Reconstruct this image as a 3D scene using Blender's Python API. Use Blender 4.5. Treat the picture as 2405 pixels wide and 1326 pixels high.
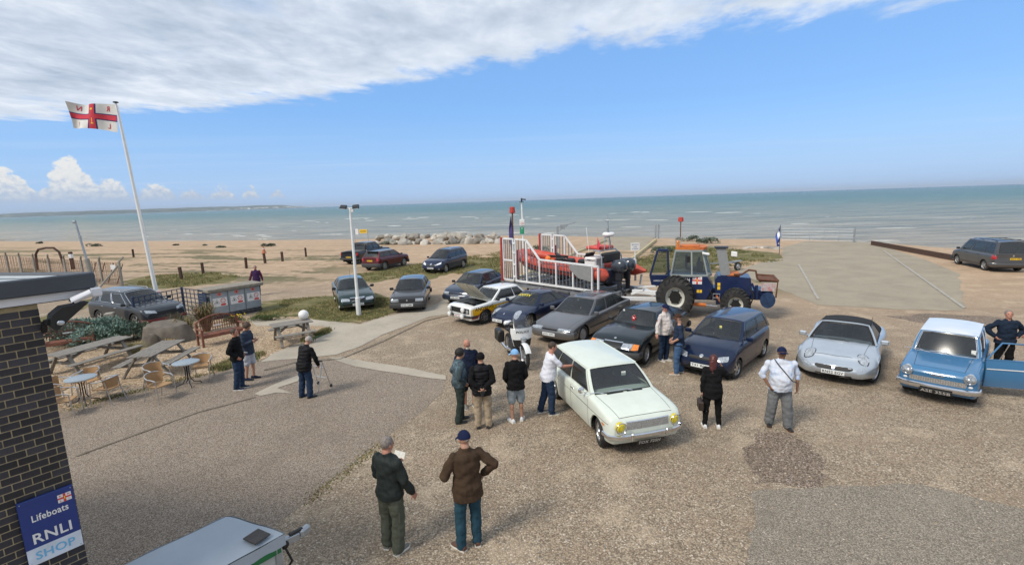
import bpy, bmesh, math, random
from mathutils import Vector, Matrix, noise
from mathutils.bvhtree import BVHTree
from mathutils.geometry import tessellate_polygon
for _o in list(bpy.data.objects): bpy.data.objects.remove(_o)
scene = bpy.context.scene
COL = scene.collection
R = math.radians
PI = math.pi
sin, cos = math.sin, math.cos
rnd = random.Random(7)
# ---------------------------------------------------------------- camera
CAM_H = 5.07
PITCH, ROLL, FPX, PCX, PCY = R(9.49), R(1.87), 1150.0, 1202.5, 663.0
fwd = Vector((0, cos(PITCH), -sin(PITCH)))
_up = Vector((0, sin(PITCH), cos(PITCH)))
_rt = Vector((1, 0, 0))
cright = _rt * cos(ROLL) - _up * sin(ROLL)
cup = _up * cos(ROLL) + _rt * sin(ROLL)
CAMP = Vector((0, 0, CAM_H))
cam_data = bpy.data.cameras.new('camera')
cam = bpy.data.objects.new('camera', cam_data)
COL.objects.link(cam)
cam_data.sensor_width = 36.0
cam_data.lens = FPX / 2405.0 * 36.0
cam_data.clip_start = 0.05
cam_data.clip_end = 60000
cam.matrix_world = Matrix((
 (cright.x, cup.x, -fwd.x, 0), (cright.y, cup.y, -fwd.y, 0), (cright.z, cup.z, -fwd.z, CAM_H), (0, 0, 0, 1)))
scene.camera = cam
def gp(px, py, z=0.0):
 """point of the place at height z that the photograph shows at (px, py)"""
 d = fwd + cright * ((px - PCX) / FPX) + cup * ((PCY - py) / FPX)
 t = (z - CAM_H) / d.z
 return CAMP + d * t
# ---------------------------------------------------------------- sun, world
SUN_EL, SUN_AZ = R(47), R(-128)          # azimuth from +Y towards +X: behind the camera, to the left
sun_data = bpy.data.lights.new('sun', 'SUN')
sun_data.energy = 2.7
sun_data.angle = R(16)
sun_data.color = (1.0, 0.93, 0.82)
sun = bpy.data.objects.new('sun', sun_data)
COL.objects.link(sun)
sdir = Vector((sin(SUN_AZ) * cos(SUN_EL), cos(SUN_AZ) * cos(SUN_EL), sin(SUN_EL)))
sun.rotation_euler = sdir.to_track_quat('Z', 'Y').to_euler()
sun.location = (-30, -30, 40)
world = bpy.data.worlds.new('World')
scene.world = world
world.use_nodes = True
wt = world.node_tree
wt.nodes.clear()
class NT:
 """small helper for writing node trees"""
 def __init__(s, tree): s.t = tree
 def n(s, typ, **kw):
  nd = s.t.nodes.new(typ)
  for k, v in kw.items():
   if k.startswith('i_'):
    nd.inputs[k[2:].replace('_', ' ')].default_value = v
   else: setattr(nd, k, v)
  return nd
 def l(s, a, b): s.t.links.new(a, b)
 def val(s, sock, v):
  if isinstance(v, (int, float)): sock.default_value = v
  elif isinstance(v, (tuple, list, Vector)): sock.default_value = v
  else: s.l(v, sock)
 def math(s, op, a, b=0.0, c=None, clamp=False):
  nd = s.n('ShaderNodeMath', operation=op); nd.use_clamp = clamp
  s.val(nd.inputs[0], a); s.val(nd.inputs[1], b)
  if c is not None: s.val(nd.inputs[2], c)
  return nd.outputs[0]
 def mix(s, fac, a, b, blend='MIX'):
  nd = s.n('ShaderNodeMix', data_type='RGBA', blend_type=blend)
  s.val(nd.inputs['Factor'], fac)
  a = (*a, 1) if isinstance(a, tuple) and len(a) == 3 else a
  b = (*b, 1) if isinstance(b, tuple) and len(b) == 3 else b
  s.val(nd.inputs[6], a); s.val(nd.inputs[7], b)
  return nd.outputs[2]
 def noise(s, vec, scale, detail=4, rough=.55, dist=0.0, dim='3D'):
  nd = s.n('ShaderNodeTexNoise', noise_dimensions=dim)
  nd.inputs['Scale'].default_value = scale; nd.inputs['Detail'].default_value = detail
  nd.inputs['Roughness'].default_value = rough; nd.inputs['Distortion'].default_value = dist
  if vec is not None: s.l(vec, nd.inputs['Vector'])
  return nd.outputs['Fac']
 def ramp(s, fac, stops, interp='LINEAR'):
  nd = s.n('ShaderNodeValToRGB'); cr = nd.color_ramp; cr.interpolation = interp
  while len(cr.elements) < len(stops): cr.elements.new(0.5)
  for e, (p, c) in zip(cr.elements, stops):
   e.position = p; e.color = (*c, 1) if len(c) == 3 else c
  s.val(nd.inputs[0], fac)
  return nd.outputs[0]
 def smooth(s, x, lo, hi):
  nd = s.n('ShaderNodeMapRange', interpolation_type='SMOOTHSTEP')
  s.val(nd.inputs['Value'], x); s.val(nd.inputs['From Min'], lo); s.val(nd.inputs['From Max'], hi)
  return nd.outputs[0]
 def xyz(s, x, y, z):
  nd = s.n('ShaderNodeCombineXYZ')
  s.val(nd.inputs[0], x); s.val(nd.inputs[1], y); s.val(nd.inputs[2], z)
  return nd.outputs[0]
 def scale(s, vec, sc):
  nd = s.n('ShaderNodeMapping'); s.l(vec, nd.inputs[0]); nd.inputs['Scale'].default_value = sc
  return nd.outputs[0]
def build_sky():
 W = NT(wt)
 out = W.n('ShaderNodeOutputWorld')
 tc = W.n('ShaderNodeTexCoord')
 sep = W.n('ShaderNodeSeparateXYZ'); W.l(tc.outputs['Generated'], sep.inputs[0])
 x, y, z = sep.outputs
 sky = W.n('ShaderNodeTexSky', sky_type='NISHITA')
 sky.sun_disc = False; sky.sun_elevation = SUN_EL; sky.sun_rotation = SUN_AZ
 sky.altitude = 0; sky.air_density = 1.0; sky.dust_density = 0.9; sky.ozone_density = 1.6
 bg = W.n('ShaderNodeBackground'); bg.inputs['Strength'].default_value = SKY_STRENGTH
 S = 1.0 / SKY_STRENGTH
 def c(r, g, b): return (r * S, g * S, b * S)
 el = W.math('MAXIMUM', z, 0.0)
 # thin marine haze towards the horizon
 hz = W.math('POWER', W.math('SUBTRACT', 1.0, W.math('MINIMUM', W.math('MULTIPLY', el, 5.5), 1.0)), 1.6)
 skyc = W.mix(.62, W.mix(1.0, sky.outputs[0], (1.15, 1.35, 1.6), 'MULTIPLY'), c(.19, .43, .86))
 base = W.mix(W.math('MULTIPLY', hz, 0.85), skyc, c(.42, .60, .88))
 zs = W.math('MAXIMUM', z, 0.012)
 qx = W.math('DIVIDE', x, zs); qy = W.math('DIVIDE', y, zs)
 # faint veils low over the sea
 vv = W.xyz(W.math('MULTIPLY', qx, .22), W.math('MULTIPLY', qy, 1.0), 0.0)
 veil = W.smooth(W.noise(vv, .55, 6, .62, .5), .46, .80)
 vband = W.math('MULTIPLY', W.smooth(z, .0, .05), W.math('SUBTRACT', 1.0, W.smooth(z, .09, .17)))
 base = W.mix(W.math('MULTIPLY', W.math('MULTIPLY', veil, vband), .40), base, c(.52, .66, .86))
 # stratocumulus sheet, its edge running from low on the left to high on the right
 q = W.xyz(qx, qy, 0.0)
 n1 = W.noise(W.scale(q, (.85, .55, 1.0)), 1.1, 8, .60, .30)
 n2 = W.noise(W.scale(q, (.75, .50, 1.0)), 4.2, 8, .64, .15)
 edge = W.math('MINIMUM', W.math('MULTIPLY_ADD', qx, -.48, 3.95), 5.25)
 dist = W.math('SUBTRACT', edge, qy)
 wob = W.math('MULTIPLY', W.math('SUBTRACT', n1, .5), 1.5)
 wob2 = W.math('MULTIPLY', W.math('SUBTRACT', n2, .5), 1.1)
 dd = W.math('ADD', dist, W.math('ADD', wob, wob2))
 sheet = W.smooth(dd, -.10, .42)
 hole = W.smooth(W.math('ADD', n1, W.math('MULTIPLY', n2, .5)), .52, .70)
 cover = W.math('MULTIPLY', sheet, W.math('MULTIPLY_ADD', hole, .22, .78))
 n3 = W.noise(W.scale(q, (.8, .60, 1.0)), 2.4, 8, .6, .2)
 n4 = W.noise(W.scale(q, (1.0, .55, 1.0)), 9.0, 6, .62, .1)
 nn = W.math('MULTIPLY_ADD', n4, .2, W.math('MULTIPLY', n3, .8))
 ccol = W.ramp(nn, [(.32, c(.37, .45, .57)), (.44, c(.48, .56, .68)), (.54, c(.60, .67, .78)), (.66, c(.78, .83, .90))])
 edgel = W.math('SUBTRACT', 1.0, W.smooth(dd, .1, 1.6))
 ccol = W.mix(W.math('MULTIPLY', edgel, .40), ccol, c(.80, .86, .94))
 col = W.mix(cover, base, ccol)
 # cumulus bank over the far coast, left
 az = W.math('ARCTAN2', x, y)
 deg = 180 / PI
 azd = W.math('MULTIPLY', az, deg); eld = W.math('MULTIPLY', W.math('ARCSINE', z), deg)
 def hump(c0, w, h):
  t = W.math('DIVIDE', W.math('SUBTRACT', azd, c0), w)
  return W.math('MULTIPLY', W.math('POWER', 2.718, W.math('MULTIPLY', W.math('MULTIPLY', t, t), -1.0)), h)
 top = hump(-41.2, 2.3, 4.4)
 for a in ((-45.8, 3.0, 3.9), (-38.4, 1.5, 3.0), (-50, 3, 4.0), (-35.3, 1.9, 2.6), (-32.4, 1.4, 2.2), (-29.9, 1.6, 2.3), (-27.4, 1.2, 2.05), (-24.9, 1.2, 2.0), (-56, 4, 3.3)):
  top = W.math('MAXIMUM', top, hump(*a))
 cv = W.xyz(azd, W.math('MULTIPLY', eld, 1.25), 0.0)
 b1 = W.noise(cv, .55, 7, .60, .15)
 b2 = W.noise(cv, 1.8, 6, .6, .1)
 bil = W.math('ADD', W.math('MULTIPLY', W.math('SUBTRACT', b1, .5), 3.4), W.math('MULTIPLY', W.math('SUBTRACT', b2, .5), 1.5))
 bil = W.math('MULTIPLY', bil, W.math('MULTIPLY_ADD', top, .26, .25))
 hgt = W.math('SUBTRACT', W.math('ADD', W.math('MULTIPLY', top, 1.12), bil), eld)
 flat = W.smooth(eld, .75, 1.45)
 body = W.math('MULTIPLY', W.smooth(hgt, .05, .55), flat)
 body = W.math('MULTIPLY', body, W.smooth(top, .7, 1.1))
 sh = W.smooth(W.math('ADD', W.math('MULTIPLY', W.math('SUBTRACT', b2, .5), 3.6), W.math('MULTIPLY', W.math('SUBTRACT', eld, 1.9), .42)), -.7, .9)
 cc = W.mix(sh, c(.44, .52, .65), c(.80, .79, .76))
 col = W.mix(W.math('MULTIPLY', body, .93), col, cc)
 # grey bases under the bank
 lo = W.math('MULTIPLY', W.math('SUBTRACT', 1.0, W.smooth(eld, 1.2, 2.3)), W.math('SUBTRACT', 1.0, W.smooth(azd, -38, -22)))
 col = W.mix(W.math('MULTIPLY', lo, .55), col, c(.40, .50, .66))
 W.l(col, bg.inputs['Color']); W.l(bg.outputs[0], out.inputs['Surface'])
SKY_STRENGTH = 0.10
build_sky()
scene.render.engine = 'CYCLES'
scene.view_settings.view_transform = 'Standard'
scene.view_settings.look = 'None'
scene.view_settings.gamma = 1.0
scene.view_settings.exposure = 0.16
scene.view_settings.use_curve_mapping = False
# ---------------------------------------------------------------- materials
def newmat(name):
 m = bpy.data.materials.new(name); m.use_nodes = True
 t = NT(m.node_tree); m.node_tree.nodes.clear()
 o = t.n('ShaderNodeOutputMaterial'); p = t.n('ShaderNodeBsdfPrincipled')
 t.l(p.outputs[0], o.inputs[0])
 return m, t, p
_mc = {}
def mat(name, col, rough=.6, metal=0.0, coat=0.0, var=.12, vscale=7.0, bump=0.0, bscale=60.0, spec=.5, col2=None, c2=(.45, .7), stretch=(1, 1, 1), grime=0.0):
 """procedural material: base colour broken up by noise, fine relief, uneven gloss"""
 if name in _mc: return _mc[name]
 m, t, p = newmat(name)
 tc = t.n('ShaderNodeTexCoord').outputs['Object']
 v = t.scale(tc, stretch)
 n = t.noise(v, vscale, 5, .6)
 a = tuple(max(0, c * (1 - var)) for c in col); b = tuple(min(1, c * (1 + var)) for c in col)
 c = t.ramp(n, [(.3, a), (.7, b)])
 if col2:
  n2 = t.noise(v, vscale * .45, 6, .65, .4)
  c = t.mix(t.smooth(n2, c2[0], c2[1]), c, col2)
 if grime:
  geo = t.n('ShaderNodeSeparateXYZ'); t.l(tc, geo.inputs[0])
  g = t.math('MULTIPLY', t.smooth(t.math('ADD', geo.outputs[2], t.math('MULTIPLY', n, -.35)), .45, .05), grime)
  c = t.mix(g, c, (.16, .13, .10))
 t.l(c, p.inputs['Base Color'])
 p.inputs['Metallic'].default_value = metal
 p.inputs['Specular IOR Level'].default_value = spec
 p.inputs['Coat Weight'].default_value = coat
 p.inputs['Coat Roughness'].default_value = .06
 r = t.math('MULTIPLY_ADD', n, .16, rough - .08, clamp=True)
 t.l(r, p.inputs['Roughness'])
 if bump:
  bn = t.n('ShaderNodeBump'); bn.inputs['Strength'].default_value = min(1, bump); bn.inputs['Distance'].default_value = .01 * max(1, bump)
  t.l(t.noise(v, bscale, 4, .6), bn.inputs['Height']); t.l(bn.outputs[0], p.inputs['Normal'])
 _mc[name] = m
 return m
def paint(name, col, metal=0.0, rough=.32, coat=.8, dirt=.35):
 return mat('paint ' + name, col, rough, metal, coat, var=.06, vscale=2.5, spec=.2 if max(col) < .12 else .35, grime=dirt * (.45 if max(col) < .12 else 1))
def glass_mat(name, tint=(.35, .40, .40), through=.55, rough=.2):
 if name in _mc: return _mc[name]
 m = bpy.data.materials.new(name); m.use_nodes = True
 t = NT(m.node_tree); m.node_tree.nodes.clear()
 o = t.n('ShaderNodeOutputMaterial')
 tr = t.n('ShaderNodeBsdfTransparent'); tr.inputs[0].default_value = (*tint, 1)
 df = t.n('ShaderNodeBsdfDiffuse'); df.inputs[0].default_value = (.03, .035, .035, 1)
 gl = t.n('ShaderNodeBsdfGlossy'); gl.inputs['Roughness'].default_value = rough
 m1 = t.n('ShaderNodeMixShader'); m1.inputs[0].default_value = through
 t.l(df.outputs[0], m1.inputs[1]); t.l(tr.outputs[0], m1.inputs[2])
 lw = t.n('ShaderNodeLayerWeight'); lw.inputs[0].default_value = .5
 fres = t.math('MULTIPLY_ADD', t.math('POWER', lw.outputs['Facing'], 4.5), .90, .10)
 tc = t.n('ShaderNodeTexCoord').outputs['Object']
 dirt = t.noise(tc, 3.0, 4, .6)
 bn = t.n('ShaderNodeBump'); bn.inputs['Strength'].default_value = .05; bn.inputs['Distance'].default_value = .02
 t.l(t.noise(tc, 2.2, 2, .5), bn.inputs['Height']); t.l(bn.outputs[0], gl.inputs['Normal'])
 m2 = t.n('ShaderNodeMixShader')
 t.l(t.math('MULTIPLY', fres, t.math('MULTIPLY_ADD', dirt, .3, .8), clamp=True), m2.inputs[0])
 t.l(m1.outputs[0], m2.inputs[1]); t.l(gl.outputs[0], m2.inputs[2])
 t.l(m2.outputs[0], o.inputs[0])
 _mc[name] = m
 return m
# ---------------------------------------------------------------- mesh builder
class MB:
 def __init__(s): s.v = []; s.f = []; s.mi = []; s.mats = []; s.cur = 0
 def use(s, m):
  if m not in s.mats: s.mats.append(m)
  s.cur = s.mats.index(m); return s
 def add(s, vs, fs, M=None):
  b = len(s.v)
  if M is not None: vs = [M @ Vector(p) for p in vs]
  s.v += [tuple(p) for p in vs]
  for f in fs: s.f.append(tuple(i + b for i in f)); s.mi.append(s.cur)
  return s
 def box(s, c, d, rot=None, M=None):
  x, y, z = d[0] / 2, d[1] / 2, d[2] / 2
  vs = [Vector((i * x, j * y, k * z)) for i in (-1, 1) for j in (-1, 1) for k in (-1, 1)]
  if rot is not None:
   Rm = rot if isinstance(rot, Matrix) else Matrix.Rotation(rot, 3, 'Z')
   vs = [Rm @ p for p in vs]
  vs = [p + Vector(c) for p in vs]
  return s.add(vs, [(0, 1, 3, 2), (4, 6, 7, 5), (0, 4, 5, 1), (2, 3, 7, 6), (0, 2, 6, 4), (1, 5, 7, 3)], M)
 def bbox(s, c, d, bv=.01, rot=None, M=None):
  """box with chamfered edges"""
  x, y, z = d[0] / 2, d[1] / 2, d[2] / 2
  bv = min(bv, x * .6, y * .6, z * .6)
  vs = []; idx = {}
  for i in (-1, 1):
   for j in (-1, 1):
    for k in (-1, 1):
     for a in range(3):
      p = [i * x, j * y, k * z]
      for b in range(3):
       if b != a: p[b] -= bv * (1 if p[b] > 0 else -1)
      idx[(i, j, k, a)] = len(vs); vs.append(Vector(p))
  fs = []
  for a in range(3):
   b, c2 = (a + 1) % 3, (a + 2) % 3
   for sg in (-1, 1):
    q = []
    for (u, w) in ((-1, -1), (1, -1), (1, 1), (-1, 1)):
     t = [0, 0, 0]; t[a] = sg; t[b] = u; t[c2] = w; q.append(idx[(*t, a)])
    fs.append(tuple(q if sg > 0 else q[::-1]))
  for a in range(3):   # edges along axis a
   b, c2 = (a + 1) % 3, (a + 2) % 3
   for u in (-1, 1):
    for w in (-1, 1):
     t0 = [0, 0, 0]; t0[a] = -1; t0[b] = u; t0[c2] = w; t1 = list(t0); t1[a] = 1
     q = [idx[(*t0, b)], idx[(*t1, b)], idx[(*t1, c2)], idx[(*t0, c2)]]
     fs.append(tuple(q if u * w < 0 else q[::-1]))
  for i in (-1, 1):
   for j in (-1, 1):
    for k in (-1, 1):
     q = [idx[(i, j, k, a)] for a in range(3)]
     fs.append(tuple(q if i * j * k > 0 else q[::-1]))
  if rot is not None:
   Rm = rot if isinstance(rot, Matrix) else Matrix.Rotation(rot, 3, 'Z')
   vs = [Rm @ p for p in vs]
  return s.add([p + Vector(c) for p in vs], fs, M)
 def bar(s, a, b, w, h=None, up=(0, 0, 1), bv=0, M=None):
  """rectangular bar from a to b"""
  a, b = Vector(a), Vector(b); d = b - a; L = d.length
  if L < 1e-6: return s
  zx = d / L; u = Vector(up)
  if abs(zx.dot(u)) > .98: u = Vector((1, 0, 0))
  yv = u.cross(zx).normalized(); zv = zx.cross(yv)
  Rm = Matrix((zx, yv, zv)).transposed()
  f = s.bbox if bv else s.box
  if bv: return s.bbox((a + b) / 2, (L, w, h or w), bv, Rm, M)
  return s.box((a + b) / 2, (L, w, h or w), Rm, M)
 def tube(s, pts, r, n=8, cap=True, closed=False, M=None, sq=None):
  pts = [Vector(p) for p in pts]; m = len(pts)
  rs = r if isinstance(r, (list, tuple)) else [r] * m
  vs = []; prev = None
  for i, p in enumerate(pts):
   if closed: t = (pts[(i + 1) % m] - pts[i - 1])
   else: t = pts[min(i + 1, m - 1)] - pts[max(i - 1, 0)]
   if t.length < 1e-9: t = Vector((0, 0, 1))
   t.normalize()
   if prev is None:
    a = Vector((0, 0, 1)) if abs(t.z) < .9 else Vector((1, 0, 0))
    nx = a.cross(t).normalized()
   else: nx = (prev - t * prev.dot(t)).normalized()
   prev = nx; ny = t.cross(nx)
   for k in range(n):
    a = 2 * PI * k / n
    if sq: q = nx * cos(a) * rs[i] * sq[0] + ny * sin(a) * rs[i] * sq[1]
    else: q = nx * cos(a) * rs[i] + ny * sin(a) * rs[i]
    vs.append(p + q)
  fs = []
  for i in range(m if closed else m - 1):
   j = (i + 1) % m
   for k in range(n):
    l = (k + 1) % n
    fs.append((i * n + k, i * n + l, j * n + l, j * n + k))
  if cap and not closed:
   fs.append(tuple(range(n))[::-1]); fs.append(tuple((m - 1) * n + k for k in range(n)))
  return s.add(vs, fs, M)
 def cyl(s, a, b, r, n=12, r2=None, M=None): return s.tube([a, b], [r, r if r2 is None else r2], n, M=M)
 def lathe(s, prof, n=20, axis='Z', M=None, c=(0, 0, 0)):
  vs = []; fs = []; m = len(prof)
  for k in range(n):
   a = 2 * PI * k / n
   for (r, h) in prof:
    if axis == 'Z': p = (r * cos(a), r * sin(a), h)
    elif axis == 'Y': p = (r * cos(a), h, r * sin(a))
    else: p = (h, r * cos(a), r * sin(a))
    vs.append(Vector(p) + Vector(c))
  for k in range(n):
   l = (k + 1) % n
   for i in range(m - 1):
    f = (k * m + i, l * m + i, l * m + i + 1, k * m + i + 1)
    fs.append(f if axis != 'Y' else f[::-1])
  return s.add(vs, fs, M)
 def sphere(s, c, r, n=12, m=8, M=None):
  if not isinstance(r, (list, tuple)): r = (r, r, r)
  vs = [Vector((0, 0, -r[2]))];
  for i in range(1, m):
   t = -PI / 2 + PI * i / m
   for k in range(n):
    a = 2 * PI * k / n
    vs.append(Vector((r[0] * cos(t) * cos(a), r[1] * cos(t) * sin(a), r[2] * sin(t))))
  vs.append(Vector((0, 0, r[2]))); fs = []
  for k in range(n):
   l = (k + 1) % n
   fs.append((0, 1 + l, 1 + k))
   for i in range(m - 2): fs.append((1 + i * n + k, 1 + i * n + l, 1 + (i + 1) * n + l, 1 + (i + 1) * n + k))
   fs.append((1 + (m - 2) * n + k, 1 + (m - 2) * n + l, len(vs) - 1))
  return s.add([p + Vector(c) for p in vs], fs, M)
 def grid(s, fn, nu, nv, M=None, flip=False):
  vs = [fn(i / nu, j / nv) for j in range(nv + 1) for i in range(nu + 1)]; fs = []
  for j in range(nv):
   for i in range(nu):
    a = j * (nu + 1) + i
    q = (a, a + 1, a + nu + 2, a + nu + 1)
    fs.append(q[::-1] if flip else q)
  return s.add(vs, fs, M)
 def prism(s, poly, z0, z1, M=None, axis='Z'):
  n = len(poly)
  def P(p, h):
   if axis == 'Z': return (p[0], p[1], h)
   if axis == 'Y': return (p[0], h, p[1])
   return (h, p[0], p[1])
  vs = [P(p, z0) for p in poly] + [P(p, z1) for p in poly]
  tri = tessellate_polygon([[Vector((p[0], p[1], 0)) for p in poly]])
  fs = [tuple(t)[::-1] for t in tri] + [tuple(i + n for i in t) for t in tri]
  for i in range(n):
   j = (i + 1) % n; fs.append((i, j, j + n, i + n))
  return s.add(vs, fs, M)
 def text(s, body, M, w=None, h=None, depth=0.0, fn=None, bold=True):
  """lettering laid in the local XY plane, centred, scaled to width w / cap height h; fn maps each point"""
  vs, fs = text_geo(body)
  if not vs: return s
  x0 = min(p[0] for p in vs); x1 = max(p[0] for p in vs); y0 = min(p[1] for p in vs); y1 = max(p[1] for p in vs)
  sx = w / (x1 - x0) if w else None; sy = h / (y1 - y0) if h else None
  sx = sx or sy; sy = sy or sx
  pts = [Vector(((p[0] - (x0 + x1) / 2) * sx, (p[1] - (y0 + y1) / 2) * sy, 0)) for p in vs]
  if fn: return s.add([fn(p) for p in pts], fs)
  return s.add(pts, fs, M)
_tg = {}
def text_geo(body):
 if body in _tg: return _tg[body]
 cu = bpy.data.curves.new('txt', 'FONT'); cu.body = body; cu.resolution_u = 3
 cu.fill_mode = 'FRONT'; cu.offset = 0.018; cu.space_character = 1.06
 o = bpy.data.objects.new('txt', cu); COL.objects.link(o)
 dg = bpy.context.evaluated_depsgraph_get(); dg.update()
 me = o.evaluated_get(dg).to_mesh()
 vs = [v.co.copy() for v in me.vertices]; fs = [tuple(p.vertices) for p in me.polygons]
 o.evaluated_get(dg).to_mesh_clear()
 bpy.data.objects.remove(o); bpy.data.curves.remove(cu)
 _tg[body] = (vs, fs)
 return _tg[body]
def link(name, me, parent=None):
 o = bpy.data.objects.new(name, me); COL.objects.link(o)
 if parent: o.parent = parent
 return o
def obj(name, mb, m=None, parent=None, smooth=35, kind=None, label=None):
 me = bpy.data.meshes.new(name)
 me.from_pydata(mb.v, [], mb.f)
 if mb.mats:
  for x in mb.mats: me.materials.append(x)
  me.polygons.foreach_set('material_index', mb.mi)
 elif m: me.materials.append(m)
 if smooth:
  me.polygons.foreach_set('use_smooth', [True] * len(me.polygons))
  me.set_sharp_from_angle(angle=R(smooth))
 me.update()
 o = link(name, me, parent)
 if kind: o['kind'] = kind
 if label: o['label'] = label
 return o
def thing(name, label, cat, loc=(0, 0, 0), rotz=0.0, group=None, rot=None):
 o = bpy.data.objects.new(name, None); COL.objects.link(o)
 o.empty_display_size = .2
 o.location = loc; o.rotation_euler = rot or (0, 0, rotz)
 o['label'] = label; o['category'] = cat
 if group: o['group'] = group
 return o
def tag(o, label, cat, group=None):
 o['label'] = label; o['category'] = cat
 if group: o['group'] = group
 return o
def dup(root, loc, rotz, label, group=None, scale=None):
 r = root.copy(); COL.objects.link(r); r.location = loc; r.rotation_euler = (0, 0, rotz); r['label'] = label
 if scale: r.scale = scale
 if group: r['group'] = group
 for ch in list(root.children):
  c = ch.copy(); COL.objects.link(c); c.parent = r
  for g in ch.children:
   d = g.copy(); COL.objects.link(d); d.parent = c
 return r
def lerp(a, b, t): return a + (b - a) * t
def vl(a, b, t): return Vector(a) * (1 - t) + Vector(b) * t
def sstep(a, b, x):
 t = max(0, min(1, (x - a) / (b - a))); return t * t * (3 - 2 * t)
def T(x, y, z): return Matrix.Translation((x, y, z))
def RX(a): return Matrix.Rotation(a, 4, 'X')
def RY(a): return Matrix.Rotation(a, 4, 'Y')
def RZ(a): return Matrix.Rotation(a, 4, 'Z')
def frame(o, u, v):
 """matrix with local X=u, Y=v, Z=u x v at o"""
 u = Vector(u).normalized(); v = Vector(v); w = u.cross(v).normalized(); v = w.cross(u)
 return Matrix(((u.x, v.x, w.x, o[0]), (u.y, v.y, w.y, o[1]), (u.z, v.z, w.z, o[2]), (0, 0, 0, 1)))
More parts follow.
